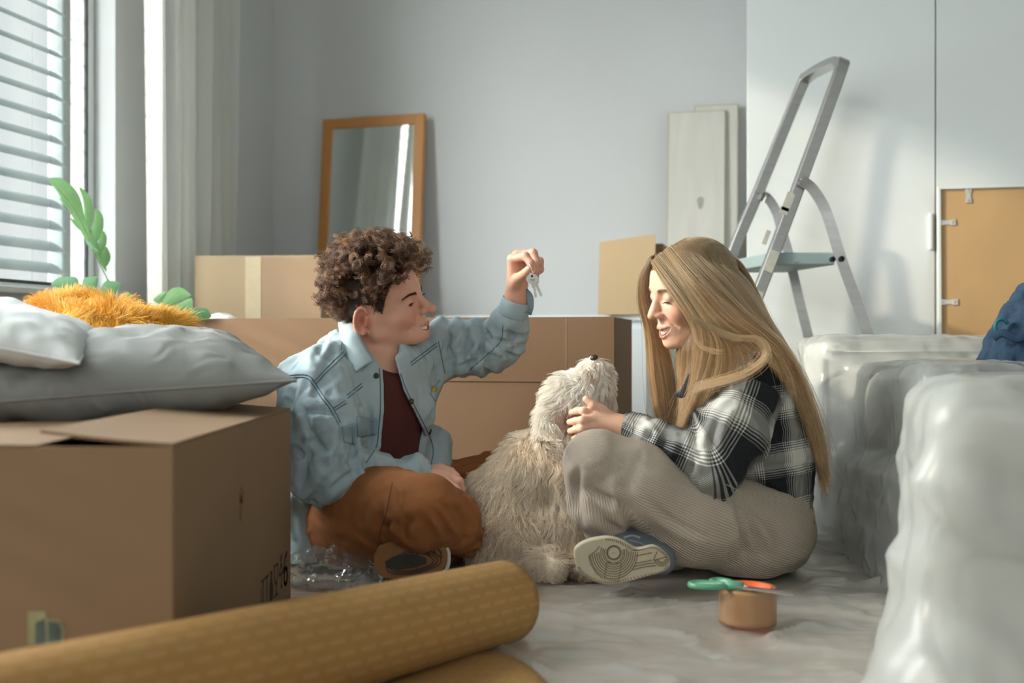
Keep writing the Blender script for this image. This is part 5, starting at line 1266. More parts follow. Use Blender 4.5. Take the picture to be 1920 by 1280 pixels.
# sweater
M_knit = mat('maroon_knit', srgb(78,34,32), 0.95, None, 0.9, 260, 0.10, 20, stretch=(1, 1, .35), bdist=.002)
M_denim = mat('light_denim', srgb(158,176,182), 0.85, (11, .012), 0.45, 650, 0.08, 9, bdist=0.001); M_denimd = mat('washed_denim_flap', srgb(132,152,162), 0.85, (16, .004), 0.45, 650, 0.10, 22, bdist=.001)
M_thread = mat('denim_thread', srgb(84,108,120), 0.8); M_snap = mat('snap_button', srgb(64,66,62), 0.35, metal=.8)
fd = np.array([.76, -.65, .0])
def torso(F_, dr=0.0):
    F_.cap(P(640, 975, 2.64), P(668, 850, 2.61), .180+dr, .178+dr, .03, flat=(fd, .78)); F_.cap(P(668, 850, 2.61), P(695, 745, 2.585), .178+dr, .166+dr, .03, flat=(fd, .76))
    F_.cap(P(612, 712, 2.47), P(690, 690, 2.58), .068+dr, .075+dr, .05); F_.cap(P(690, 690, 2.58), P(812, 664, 2.69), .075+dr, .062+dr, .05)
    F_.cap(P(695, 745, 2.585), P(690, 690, 2.58), .13+dr, .07+dr, .05, flat=(fd, .8))
f = Field((-.55, 2.36, .08), (-.06, 2.85, .54), .006); torso(f, -.016); f.cap(P(690, 690, 2.565), W2(-.012, 0, -.055), .060, .058, .02)
f.cap(nb+(W2(-.03, 0, -.02)-nb)*.48, W2(-.03, 0, .06), .052, .075, 0, 'sub'); f.half(nb+(W2(-.03, 0, -.02)-nb)*.42, (W2(-.03, 0, -.02)-nb)+np.array([.05, -.03, 0]), .004)
V, Fq = f.mesh(); finish('sweater', V, Fq, M_knit, man, label='ribbed maroon sweater under the shirt')
# denim shirt
f = Field((-.62, 2.18, .02), (.06, 2.90, .66), .0044)
torso(f)
f.chain([P(592, 724, 2.445), P(602, 800, 2.395), P(608, 888, 2.365)], [.082, .078, .070], .025)
f.chain([P(818, 650, 2.70), P(880, 652, 2.68), P(938, 650, 2.66)], [.064, .057, .055], .025)
f.chain([P(938, 648, 2.66), P(956, 605, 2.63), P(965.5, 577, 2.609)], [.053, .044, .0335], .012)
f.box(P(568, 1000, 2.50), (.028, .05, .10), None, .02, .03); f.cap(P(560, 900, 2.55), P(566, 1062, 2.47), .06, .022, .03)
f.cap(P(815, 830, 2.70), P(818, 890, 2.66), .035, .03, .03)
# opening and neck hole
opn = [(702, 668), (716, 690), (719, 720), (719, 770), (716, 800), (712, 838), (690, 872), (670, 905), (790, 915), (803, 872), (806, 842), (794, 806), (776, 770), (756, 730), (744, 684), (736, 655), (720, 640), (690, 640)]
carve_poly(f, opn, 2.2, 2.60, .003)
carve_poly(f, [(702, 668), (686, 648), (668, 618), (656, 590), (690, 585), (740, 610), (752, 636), (748, 660), (738, 672), (718, 690)], 2.2, 2.575, .003)
f.chain([P(608, 890, 2.365), P(690, 890, 2.40), P(782, 888, 2.442)], [.066, .054, .038], .012)
f.cap(nb+np.array([0, 0, .0]), W2(-.02, 0, .03), .060, .075, .004, 'sub')
f.half(P(965.5, 575, 2.608), P(969, 562, 2.603)-P(961, 588, 2.613), 0) if False else f.cap(P(968, 569, 2.606), P(966, 480, 2.595), .0270, .06, 0, 'sub'); f.cap(P(775, 890, 2.44), P(810, 890, 2.46), .030, .03, 0, 'sub')
f.half(P(968, 553, 2.602), P(972, 530, 2.60)-P(964, 600, 2.62), .002) if False else None
V, Fq = f.mesh()
V = drape(V, Fq, [((9, 9, 6), .0095, 2, 'r'), ((20, 20, 11), .0060, 5, 'r'), ((45, 45, 30), .0016, 9, 'r')], 1, P(968, 562, 2.604))
V1 = smooth_mesh(f.mesh()[0], Fq, 1); em_ = np.clip((np.abs(poly_sdf(CX+V1[:, 0]/V1[:, 1]*FPX, CY-(V1[:, 2]-CAMZ)/V1[:, 1]*FPX, opn))*V1[:, 1]/FPX-.003)/.025, .12, 1)[:, None]; V = V1+(V-V1)*em_
def band_folds(V, Fq, a, b, rr, amp, fr, sd_):
    """folds that ring a sleeve between a and b, slanting"""
    n = normals(V, Fq); ab = b-a; L2 = ab@ab; t = ((V-a)@ab)/L2; c = a+np.clip(t, 0, 1)[:, None]*ab; d = np.linalg.norm(V-c, axis=1)
    wgt = np.clip(1-(d-rr)/.03, 0, 1)*np.clip((t+.1)*6, 0, 1)*np.clip((1.1-t)*6, 0, 1)
    s = np.sin(t*fr+2.2*vnoise(V*9, sd_)+((V-c)@np.array([.6, .3, .6]))*22)
    return V+n*((np.maximum(s, -.3))*amp*wgt)[:, None]
V = band_folds(V, Fq, P(600, 770, 2.42), P(608, 890, 2.365), .09, .0045, 15, 3)
V = band_folds(V, Fq, P(620, 895, 2.37), P(740, 892, 2.42), .075, .0045, 22, 4)
V = band_folds(V, Fq, P(830, 650, 2.70), P(938, 652, 2.66), .07, .0050, 20, 5)
V = band_folds(V, Fq, P(940, 648, 2.66), P(957, 605, 2.63), .06, .0040, 12, 6)
V = creases(V, Fq, [[(559,754),(575,779),(594,829),(631,857)], [(652,838),(640,850),(622,868)], [(637,772),(641,815),(632,862)], [(578,950),(600,915),(634,880)], [(596,935),(640,900),(682,874)], [(678,862),(690,888),(668,910)],
 [(575,772),(600,771),(630,778)], [(596,668),(606,640),(622,612)], [(560,700),(545,760),(548,830)], [(687,750),(695,805),(686,862)], [(655,790),(662,840),(650,880)], [(566,840),(572,880),(560,925)],
 [(830,681),(867,665),(896,630)], [(836,688),(885,678),(912,645)], [(902,602),(915,630),(936,652)], [(892,684),(902,652),(905,625)], [(843,622),(832,662)], [(876,606),(868,640),(850,668)], [(948,618),(972,644)], [(934,646),(958,668)], [(925,628),(945,640),(968,628)], [(818,720),(822,780),(815,830)], [(742,720),(750,770),(768,820)]], .0065, .0085)
shirt = finish('denim_shirt', V, Fq, M_denim, man, label='light blue denim shirt worn open'); sb_ = bvh_of(V, Fq)
q = MB()
for s_ in ([(530,707),(556,702),(578,704),(589,715),(606,741),(625,766),(638,792)], [(533,712),(558,707),(576,709),(585,719),(602,745),(621,770),(634,796)],
           [(590,714),(618,684),(644,659)], [(593,719),(621,689),(648,664)], [(625,765),(647,751)], [(627,770),(649,756)], [(650,741),(678,719)], [(652,746),(680,724)],
           [(769,680),(796,660),(819,643)], [(771,685),(798,665),(821,648)], [(822,640),(834,700)], [(640,655),(640,620)],
           [(711,690),(713,720),(713,770),(710,800),(706,836),(686,868)], [(751,700),(764,735),(784,774),(802,810),(812,842),(808,872)],
           [(943,610),(938,640),(905,672),(880,694)], [(947,560),(968,572),(990,567)], [(946,577),(966,590),(988,584)]): seam(q, sb_, s_, .0012)
q.build('stitching', M_thread, shirt, label='dark stitched seams')
patch('pocket_flap', sb_, [(669,781),(708,784),(706,814),(670,819)], M_denimd, shirt); patch('pocket_flap', sb_, [(641,800),(666,792),(667,834),(644,829)], M_denimd, shirt); patch('pocket_flap', sb_, [(806,738),(824,712),(834,722),(822,762)], M_denim, shirt, nu=6, nv=6)
patch('pocket_tag', sb_, [(808,728),(813,723),(816,731),(809,737)], mat('gold_tag', srgb(190,150,60), .5), shirt, thick=.0045, nu=3, nv=3, label='small yellow tag')
for (x, y) in ((771, 752), (806, 809), (705, 704), (798, 790)):
    if (x, y) == (798, 790): continue
    c, nn = on_surface(sb_, x, y, .0012)
    if c is not None: q = MB(); q.lathe(c, nn, [(0, .0022), (.0035, .0022), (.0062, .0012), (.0066, -.001)], 16); q.build('snap_button', M_snap, shirt)
# collar
def strip(name, A, B, m, parent, thick=.003, bulge=.006, nv=8, label=None):
    A = spline([P(*p) for p in A], 26); B = spline([P(*p) for p in B], 26); G = np.zeros((26, nv, 3))
    for j in range(nv): t = j/(nv-1); G[:, j] = A*(1-t)+B*t+np.array([0, -1, .3])*bulge*math.sin(t*math.pi)
    return grid_obj(name, G, m, parent, thick=thick, label=label)
strip('collar', [(722,612,2.70),(690,590,2.72),(662,578,2.68),(656,588,2.58),(668,612,2.505),(682,642,2.475),(694,662,2.462),(703,675,2.458)], [(716,640,2.76),(672,612,2.76),(640,592,2.68),(634,606,2.55),(640,640,2.475),(650,668,2.445),(660,686,2.432),(668,697,2.425)], M_denim, shirt, thick=-.0035)
strip('collar', [(725,628,2.68),(735,642,2.64),(744,660,2.60),(752,680,2.575)], [(745,626,2.72),(768,636,2.67),(772,656,2.63),(762,668,2.60)], M_denim, shirt, thick=-.003)
G = [P(990, 552, 2.585), P(996, 572, 2.59), P(991, 590, 2.60)]
cf0, cf1 = P(961, 588, 2.613), P(968.5, 562, 2.603); q = MB(); q.lathe(cf0, cf1-cf0, [(.034, -.004), (.0365, .0), (.0345, .020), (.0335, .034), (.0318, .035), (.0315, .02), (.031, 0)], 30); q.build('cuff', M_denim, shirt, True, label='buttoned cuff of the raised sleeve')
q = MB(); ci = spline([P(984, 546, 2.59), P(993, 556, 2.585), P(994, 574, 2.59), P(990, 588, 2.60)], 14); q.tube(ci, .0085, 8, flat=.3); q.build('cuff_flap', M_denimd, shirt, True)
# trousers
M_rust = mat('rust_cotton', srgb(140,86,42), 0.9, (9, .010), 0.4, 500, 0.06, 8, bdist=.001)
f = Field((-.60, 2.05, .0), (.14, 2.98, .34), .0048)
f.cap(P(640, 992, 2.64), P(648, 1000, 2.68), .115, .12, .05)
f.chain([P(638, 990, 2.56), P(705, 962, 2.39), P(786, 958, 2.245)], [.108, .099, .075], .035)
f.chain([P(795, 958, 2.235), P(835, 975, 2.30), P(868, 1000, 2.38)], [.072, .062, .044], .022)
f.chain([P(650, 985, 2.68), P(820, 930, 2.70), P(985, 893, 2.70)], [.10, .082, .066], .02)
f.chain([P(985, 897, 2.70), P(900, 975, 2.58), P(810, 1035, 2.45)], [.064, .058, .045], .015)
f.cap(P(735, 985, 2.28), P(750, 1000, 2.27), .035, .02, .02)
V, Fq = f.mesh(); V[:, 2] = np.maximum(V[:, 2], .014); V = drape(V, Fq, [((7, 7, 8), .0040, 12, 'r'), ((20, 20, 20), .0025, 15, 'r')], 1)
V = band_folds(V, Fq, P(840, 975, 2.30), P(880, 1004, 2.40), .07, .004, 2, 6)
ca, cb = P(800, 965, 2.24), P(868, 1000, 2.38)
n = normals(V, Fq); ab = cb-ca; t = ((V-ca)@ab)/(ab@ab); dd = np.linalg.norm(V-(ca+np.clip(t, 0, 1)[:, None]*ab), axis=1); ang = np.arctan2((V-cb)@np.array([0, 0, 1.0]), (V-cb)@np.array([1.0, -.6, 0])); V = V+n*(np.sin(ang*11)*.004*np.clip((t-.55)*2.5, 0, 1)*(dd < .09))[:, None]
ca, cb = P(700, 950, 2.70), P(985, 893, 2.70); ab = cb-ca; t = ((V-ca)@ab)/(ab@ab); dd = np.linalg.norm(V-(ca+np.clip(t, 0, 1)[:, None]*ab), axis=1); n = normals(V, Fq); V = V+n*(np.maximum(np.sin(((V-ca)@E3)*120+t*5+1.5*vnoise(V*7, 3)), -.2)*.006*np.clip((t-.2)*3, 0, 1)*(dd < .10))[:, None]
V = creases(V, Fq, [[(716,940),(712,980),(726,1016)], [(728,1012),(724,990),(735,975)], [(755,1006),(760,985),(775,970)], [(826,938),(845,965),(862,1000)], [(848,945),(865,968),(880,992)], [(812,950),(830,980),(842,1010)], [(862,975),(872,1000),(868,1020)],
 [(838,879),(920,853),(992,843)], [(858,903),(926,873),(980,853)], [(851,934),(894,905),(938,879)], [(870,935),(910,905),(950,885)]], .0065, .009)
tr = finish('trousers', V, Fq, M_rust, man, label='rust brown trousers'); tb_ = bvh_of(V, Fq)
q = MB(); seam(q, tb_, [(736,905),(725,960),(712,1000),(715,1018)], .0010); q.build('stitching', mat('rust_thread', srgb(104,60,30), .8), tr)
# brown shoe with the patterned sole turned outwards
def sole_shoe(root, poly, D, tiltn, m_sole, m_up, thick=.022, name='shoe', upper=None, inner=None):
    s_o = thing_part = bpy.data.objects.new(name, None); COL.objects.link(s_o); s_o.parent = root; s_o.location = Vector(P(poly[0][0], poly[0][1], D)-np.array(root.matrix_world.translation)); bpy.context.view_layer.update()
    pc = spline(np.array(poly+[poly[0]], float), 90)[:-1]; c2 = pc.mean(0); V = []; rings = [(1.0, thick), (1.0, .004), (.985, .001), (.95, 0), (.5, 0), (.02, 0)]
    for sc_, dz in rings:
        for x, y in pc:
            xx, yy = c2+(np.array([x, y])-c2)*sc_; D_ = D+tiltn[0]*(xx-c2[0])/FPX*D+tiltn[1]*(yy-c2[1])/FPX*D; V.append(P(xx, yy, D_)+np.array([0, dz, 0]))
    n_ = len(pc); Fq = [(r*n_+i, r*n_+(i+1) % n_, (r+1)*n_+(i+1) % n_, (r+1)*n_+i) for r in range(len(rings)-1) for i in range(n_)]; Fq.append(tuple(range((len(rings)-1)*n_, len(rings)*n_))); Fq.append(tuple(range(n_))[::-1])
    o = mesh_obj('sole', V, Fq, m_sole, s_o, False); return s_o, o, c2
M_sb = mat('brown_sole', srgb(128,88,50), 0.7, None, .3, 200, .1, 30); M_sbd = mat('dark_sole_centre', srgb(44,40,34), 0.7, None, .3, 200, .1, 30); M_sbw = mat('pale_midsole', srgb(190,186,174), .6)
sh, so_, c2 = sole_shoe(man, [(700,1042),(712,1024),(742,1012),(772,1006),(800,1006),(824,1016),(837,1034),(836,1058),(822,1074),(796,1082),(760,1086),(722,1084),(702,1068)], 2.235, (.05, .1), M_sb, None)
q = MB(); pl_ = [(722,1052),(745,1040),(775,1038),(800,1046),(800,1056),(776,1064),(745,1068),(724,1064)]; a = [P(x, y, 2.2345) for x, y in pl_]; b = [P(x, y, 2.2325) for x, y in pl_]; n = len(a); q.add(a+b, [tuple(range(n, 2*n))[::-1]]+[(i, (i+1) % n, (i+1) % n+n, i+n) for i in range(n)]); q.build('sole_centre', M_sbd, so_)
q = MB()
for k_ in range(9):
    t = k_/8; q.tube([P(x, y, 2.2338) for x, y in spline([(730+t*86, 1014+2*abs(t-.4)*8), (736+t*92, 1036+abs(t-.5)*10), (728+t*88, 1080-abs(t-.5)*6)], 8)][:4 if k_ % 2 else 5], .0013, 5)
for rr in (1.0, 1.18, 1.36): q.tube([P(c2[0]+2+(x-760)*rr*.92, c2[1]+6+(y-1052)*rr*1.15, 2.2338) for x, y in spline(np.array(pl_+[pl_[0]], float), 50)], .0010, 5)
q.build('tread_groove', M_sbd, so_)
q = MB(); q.tube([P(x, y, 2.252) for x, y in spline([(790,1003),(815,1006),(834,1022),(841,1040),(838,1064),(826,1078)], 24)], .0045, 8); q.build('midsole', M_sbw, sh, True)
f = Field((-.32, 2.22, .0), (-.08, 2.50, .18), .005); f.cap(P(795, 1042, 2.30), P(735, 1052, 2.32), .040, .036, .02).cap(P(800, 1030, 2.30), P(812, 1025, 2.40), .036, .04, .03); V, Fq = f.mesh(); V[:, 2] = np.maximum(V[:, 2], .016); mesh_obj('upper', V, Fq, mat('brown_suede', srgb(96,62,36), .9), sh, True)
f = Field((.0, 2.3, .0), (.3, 2.75, .18), .006)
# near foot tucked under the far shin
f = Field((-.20, 2.34, .0), (.10, 2.60, .16), .005); f.cap(P(872, 1006, 2.40), P(920, 1024, 2.52), .036, .030, .02); V, Fq = f.mesh(); V[:, 2] = np.maximum(V[:, 2], .012); mesh_obj('shoe', V, Fq, bpy.data.materials['brown_suede'], man, True)

# ------------------------------------------------------------------ the keys
keys = thing('key_bunch', 'bunch of silver keys dangling from the raised hand', 'keys', P(996, 512, 2.515))
M_key = mat('nickel_key', srgb(224,226,224), 0.28, None, 0.2, 200, .06, 60, metal=.65, bdist=.0003)
kd = 2.512
def ring_(c, r, tr_, nrm, name='key_ring'):
    nrm = np.array(nrm, float); nrm /= np.linalg.norm(nrm); a = np.cross(nrm, E3); a /= np.linalg.norm(a); b = np.cross(nrm, a)
    q = MB(); q.tube([c+r*(math.cos(t)*a+math.sin(t)*b) for t in np.linspace(0, 2*math.pi, 33)], tr_, 8, cap=False); return q.build(name, M_key, keys, True)
ring_(P(993, 504, kd+.006), .0125, .0010, (1.0, .35, .45)); ring_(P(994, 533, kd-.002), .0042, .0008, (.3, 1, .2))
def key(px, py, ang, L_, rb, D, nm='key'):
    c = P(px, py, D); d = np.array([math.sin(ang), 0.10, -math.cos(ang)]); d /= np.linalg.norm(d); s_ = np.cross(d, np.array([0, 1.0, 0])); s_ /= np.linalg.norm(s_); nz = np.cross(s_, d)
    outl = [c+d*(rb*(1-math.cos(t))*0.92)+s_*rb*math.sin(t)*1.08 for t in np.linspace(-2.65, 2.65, 20)]
    sh_ = [(0.0, .0033)]; prof = []
    xs = np.linspace(rb*1.75, L_, 14); ri = [c+d*x+s_*(.0034-(.0017 if i % 2 else 0)*(i > 2)) for i, x in enumerate(xs)]; le = [c+d*x-s_*.0030 for x in xs]
    out = outl+ri+[c+d*(L_+.002)]+le[::-1]
    out = [c+d*(rb*(1-math.cos(t))*0.92)+s_*rb*math.sin(t)*1.08 for t in np.linspace(2.65, -2.65, 20)] 
    q = MB(); n = len(out); hole = [c+d*(rb*.42)+(d*math.cos(t)+s_*math.sin(t))*rb*.22 for t in np.linspace(0, 2*math.pi, 12, endpoint=False)]
    ctr = c+d*rb*.92
    for zz in (-.0009, .0009): pass
    q.add([p-nz*.001 for p in out]+[p+nz*.001 for p in out], [tuple(range(n)), tuple(range(n, 2*n))[::-1]]+[(i, i+n, (i+1) % n+n, (i+1) % n) for i in range(n)])
    bl = ri+[c+d*(L_+.002)]+le[::-1]; n = len(bl); q.add([p-nz*.0009 for p in bl]+[p+nz*.0009 for p in bl], [tuple(range(n))[::-1], tuple(range(n, 2*n))]+[(i, (i+1) % n, (i+1) % n+n, i+n) for i in range(n)])
    o = q.build(nm, M_key, keys); hq = MB(); hq.add([p-nz*.0012*np.sign(nz[1]) for p in hole]+[p-nz*.0009*np.sign(nz[1]) for p in hole], [tuple(range(12)), tuple(range(12, 24))[::-1]]); hq.build('key_hole', M_blk, o)
    eq = MB()
    for k_ in range(2): a0 = ctr+d*(.001+.003*k_)-nz*.0011*np.sign(nz[1]); eq.box(a0, s_*(.0055-.001*k_), d*.0005, nz*.0002)
    eq.build('key_engraving', mat('engraving', srgb(120,122,120), .5) if 'engraving' not in bpy.data.materials else bpy.data.materials['engraving'], o)
key(997, 513, .10, .030, .0125, kd-.004); key(1000, 520, .42, .044, .0095, kd+.003); key(999, 520, .16, .044, .0092, kd+.008)
# ------------------------------------------------------------------ the woman
wom = thing('person', 'long blonde haired person in a black and white checked shirt sitting against the sofa', 'person', P(1400, 1088, 2.42)*np.array([1, 1, 0]))
wR = head_frame(-1, math.radians(20), math.radians(-15), math.radians(6)); wO = P(1303, 560, 2.42)
ax_x = rough_axis(.08, .78, [(.08, .165), (.245, .49)], .0018, .012)
ax_y = rough_axis(2.16, 2.80, [(2.29, 2.53)], .0018, .014)
ax_z = rough_axis(.02, .78, [(.295, .395), (.475, .745)], .0018, .012)
f = Field(None, None, .002, [ax_x, ax_y, ax_z])
_, wlip = head_sdf(f, wO, wR, .945, female=True, eyes_open=False)
W4 = lambda x, y, z: wO+wR@np.array([x, y, z])
nb2 = P(1358, 672, 2.47)
f.cap(W4(-.030, 0, -.02), nb2, .043, .048, .02); f.cap(W4(.0, 0, -.05), nb2+np.array([-.02, -.01, -.02]), .034, .045, .02)
f.cap(nb2, P(1395, 760, 2.48), .055, .10, .03); f.cap(P(1395, 760, 2.48), P(1440, 975, 2.46), .09, .10, .03)
f.chain([P(1395, 700, 2.35), P(1335, 880, 2.29), P(1230, 828, 2.32), P(1160, 796, 2.345)], [.045, .036, .028, .0205], .015); f.chain([P(1360, 690, 2.47), P(1395, 700, 2.35)], [.05, .045], .02)
f.chain([P(1360, 690, 2.50), P(1330, 690, 2.62), P(1270, 830, 2.62), P(1150, 800, 2.52), P(1110, 790, 2.48)], [.05, .045, .036, .026, .022], .015)
fh = P(1166, 797, 2.342); mc = [P(1117, 770, 2.345), P(1114, 783, 2.335), P(1112, 796, 2.335), P(1110, 808, 2.345)]
for m_ in mc: f.cap(fh, m_, .018, .0108, .008)
R5 = (.0092, .0084, .0076, .0066)
fingers(f, [([mc[0], P(1094, 770, 2.335), P(1082, 770, 2.345), P(1072, 773, 2.36)], R5), ([mc[1], P(1092, 787, 2.322), P(1079, 789, 2.335), P(1068, 791, 2.352)], R5),
            ([mc[2], P(1091, 802, 2.325), P(1079, 805, 2.34), P(1069, 808, 2.358)], R5), ([mc[3], P(1092, 815, 2.335), P(1083, 819, 2.35), P(1075, 822, 2.362)], (.0082, .0075, .0068, .006)),
            ([P(1146, 785, 2.345), P(1128, 768, 2.338), P(1112, 759, 2.333), P(1099, 748, 2.335)], (.0125, .0105, .0088, .0072))])
# far hand on the other side of the dog's neck
fh2 = P(1110, 790, 2.48)
fingers(f, [([fh2, P(1090, 780+8*i, 2.485), P(1075, 778+10*i, 2.475), P(1066, 780+10*i, 2.465)], R5) for i in range(4)]+[([fh2, P(1100, 765, 2.48), P(1090, 757, 2.475), P(1083, 752, 2.47)], R5)])
V, Fq = f.mesh(); V = smooth_mesh(V, Fq, 1, .35)
wbody = finish('body', V, Fq, M_skin, wom)
def w_line(x, y, z): return z > np.interp(x, [-.12, -.03, .01, .035, .055, .075, .09, .12], [-.06, -.05, .0, .03, .060, .078, .090, .095])
set_color(wbody, skin_color(V, wO, wR, .945, np.array(srgb(222,178,152)[:3]), srgb(184,108,98)[:3], srgb(110,80,52)[:3], w_line, wlip, srgb(222,150,122)[:3]))
face_extras(wom, wbody, wO, wR, .945, wlip, srgb(122,90,62)[:3], (.8, 0, -.6), False, browr=.0004)
# long straight hair from guide locks
r_ = np.random.default_rng(11)
def lock_sheet(guides, n, k=30, seed=0, spread=.006, clump=90, thick=.006, curl=0.0):
    Gs = np.stack([spline([P(*g) for g in gd], k) for gd in guides]); r_ = np.random.default_rng(seed); m = len(guides)
    cl = r_.random(clump)*(m-1); ci = r_.integers(0, clump, n); a = np.clip(cl[ci]+r_.normal(0, .10, n)*1.0, 0, m-1-1e-6); i = a.astype(int); fr = (a-i)[:, None, None]; fr = fr*fr*(3-2*fr)*.3+fr*.7
    pts = Gs[i]*(1-fr)+Gs[i+1]*fr; t = np.linspace(0, 1, k)
    coff = r_.normal(0, 1, (clump, 3))*thick*.7; off = coff[ci]+r_.normal(0, 1, (n, 3))*thick*.55
    env = (.35+.65*np.sin(np.minimum(t*1.3, 1)*1.57))[None, :, None]*(1-.25*t[None, :, None]); pts = pts+off[:, None]*env
    wv = np.stack([vnoise(np.stack([ci*3.7+.15*a, t_*np.ones(n)*3.0, ci*0+seed], 1), 2+q) for t_ in t for q in (0, 1, 2)], 0).reshape(k, 3, n).transpose(2, 0, 1)
    pts = pts+wv*spread*t[None, :, None]
    fly = (r_.random(n) < .04)[:, None, None]*r_.normal(0, .014, (n, 1, 3))*(t[None, :, None]**1.5); pts = pts+fly
    cut = r_.uniform(.82, 1.0, n); tt = t[None]*cut[:, None]*(k-1); i0 = np.clip(tt.astype(int), 0, k-2); fz = (tt-i0)[..., None]; idx = np.arange(n)[:, None]
    return pts[idx, i0]*(1-fz)+pts[idx, i0+1]*fz
def outside_skull(S, mg=.004):
    L = (S-wO)@wR/.945-np.array([-.010, 0, .046]); r = np.array([.098, .076, .088])+mg; k_ = np.sqrt(((L/r)**2).sum(-1, keepdims=True)); L = np.where(k_ < 1, L/np.maximum(k_, .05), L); return (L+np.array([-.010, 0, .046]))*.945@wR.T+wO
near_g = [
 [(1224,490,2.375),(1250,528,2.312),(1282,572,2.282),(1308,622,2.28),(1306,690,2.30),(1290,760,2.32),(1276,812,2.33)],
 [(1234,480,2.375),(1272,528,2.302),(1314,588,2.270),(1334,636,2.270),(1324,690,2.285),(1300,750,2.30),(1278,805,2.32)],
 [(1248,470,2.38),(1288,528,2.290),(1336,592,2.262),(1372,622,2.262),(1404,638,2.262),(1420,648,2.262),(1424,656,2.258)],
 [(1262,462,2.385),(1318,522,2.290),(1382,584,2.268),(1438,626,2.280),(1474,668,2.31),(1497,722,2.345),(1516,785,2.375)],
 [(1282,455,2.395),(1350,524,2.300),(1410,600,2.285),(1462,660,2.31),(1498,728,2.35),(1524,806,2.38),(1540,880,2.40)],
 [(1302,452,2.42),(1382,528,2.330),(1436,606,2.325),(1478,672,2.345),(1508,738,2.37),(1532,820,2.395),(1548,900,2.41)],
 [(1322,454,2.43),(1396,530,2.37),(1444,612,2.36),(1484,680,2.37),(1512,748,2.39),(1536,830,2.41),(1550,930,2.42)],
 [(1342,464,2.45),(1400,538,2.42),(1448,622,2.42),(1486,690,2.42),(1512,760,2.42),(1532,840,2.43),(1544,920,2.44)]]
S1 = lock_sheet(near_g, 10500, seed=3, clump=210)
far_g = [[(1218,488,2.44),(1203,520,2.455),(1200,566,2.475),(1212,618,2.49),(1220,700,2.50),(1232,780,2.50),(1256,815,2.49)],
         [(1222,482,2.45),(1206,520,2.48),(1206,570,2.50),(1226,640,2.51),(1240,720,2.51),(1250,790,2.51),(1268,815,2.50)],
         [(1232,478,2.46),(1215,520,2.52),(1222,590,2.54),(1250,660,2.53),(1262,730,2.52),(1270,800,2.50),(1276,820,2.48)]]
S2 = lock_sheet(far_g, 1900, seed=8, clump=46, thick=.0055, spread=.008)
back_g = [[(1290,456,2.46),(1350,500,2.52),(1400,600,2.53),(1440,680,2.52),(1480,760,2.50),(1515,850,2.47)], [(1260,470,2.46),(1290,520,2.54),(1330,600,2.55),(1360,680,2.52),(1400,730,2.56),(1440,800,2.58)]]
S3 = lock_sheet(back_g, 1500, seed=5, clump=40, thick=.010)
chest_g = [[(1300,585,2.42),(1278,640,2.41),(1276,690,2.42),(1282,740,2.42),(1280,790,2.40),(1274,815,2.39)], [(1330,585,2.36),(1306,640,2.34),(1302,690,2.35),(1292,740,2.35),(1284,790,2.34),(1280,812,2.34)]]
S4 = lock_sheet(chest_g, 900, seed=6, clump=22, thick=.008)
S5 = lock_sheet([[(1296,600,2.26),(1306,640,2.255),(1330,655,2.25),(1360,658,2.245)], [(1300,606,2.26),(1310,644,2.253),(1334,660,2.248),(1366,662,2.243)]], 24, seed=2, clump=6, thick=.003, spread=.003)
loop_ = [[(1300,600,2.262),(1370,636,2.245),(1412,640,2.24),(1432,655,2.238),(1428,674,2.236),(1390,700,2.236),(1330,716,2.238),(1300,728,2.24)], [(1304,596,2.262),(1372,628,2.245),(1420,634,2.24),(1438,655,2.237),(1430,680,2.234),(1390,706,2.236),(1326,724,2.238),(1292,738,2.24)]]
S6 = lock_sheet(loop_, 110, seed=4, clump=14, thick=.0062, spread=.006)
S7 = lock_sheet([[(1235,480,2.45),(1290,470,2.50),(1340,520,2.54),(1380,600,2.55),(1400,680,2.54)], [(1300,455,2.46),(1350,475,2.50),(1400,550,2.50),(1440,640,2.48),(1470,720,2.46)], [(1345,466,2.44),(1390,500,2.44),(1425,570,2.44),(1460,650,2.44),(1490,730,2.44)]], 2200, seed=15, clump=50, thick=.006)
Sx = outside_skull(np.concatenate([S1, S2, S3, S4, S7]))
n_h, k = Sx.shape[:2]
M_blonde = hair_mat('blonde_fibre', rough=.32, diffuse=.35)
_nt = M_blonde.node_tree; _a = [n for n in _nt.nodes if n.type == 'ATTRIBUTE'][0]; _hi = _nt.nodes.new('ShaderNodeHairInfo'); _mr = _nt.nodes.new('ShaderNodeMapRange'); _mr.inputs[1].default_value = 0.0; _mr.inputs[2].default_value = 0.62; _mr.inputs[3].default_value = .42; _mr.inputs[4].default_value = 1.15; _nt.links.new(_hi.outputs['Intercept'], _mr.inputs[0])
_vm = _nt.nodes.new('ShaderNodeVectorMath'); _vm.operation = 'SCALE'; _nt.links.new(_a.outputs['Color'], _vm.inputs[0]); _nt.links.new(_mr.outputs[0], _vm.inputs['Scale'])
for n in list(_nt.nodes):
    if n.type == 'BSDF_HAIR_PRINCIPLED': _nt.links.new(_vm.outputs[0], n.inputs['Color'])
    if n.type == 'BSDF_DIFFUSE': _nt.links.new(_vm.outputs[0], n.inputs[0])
c_d = np.array(srgb(152,118,80)[:3]); c_l = np.array(srgb(220,184,134)[:3]); mixc = r_.beta(1.6, 1.6, (n_h, 1)); cc = c_d*(1-mixc)+c_l*mixc
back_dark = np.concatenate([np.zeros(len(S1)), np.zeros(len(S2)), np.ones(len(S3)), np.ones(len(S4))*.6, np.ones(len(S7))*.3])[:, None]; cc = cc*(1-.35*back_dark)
cc = cc*((1+.55*vnoise(Sx[:, k//2]*80, 3))*r_.uniform(.75, 1.3, n_h))[:, None]
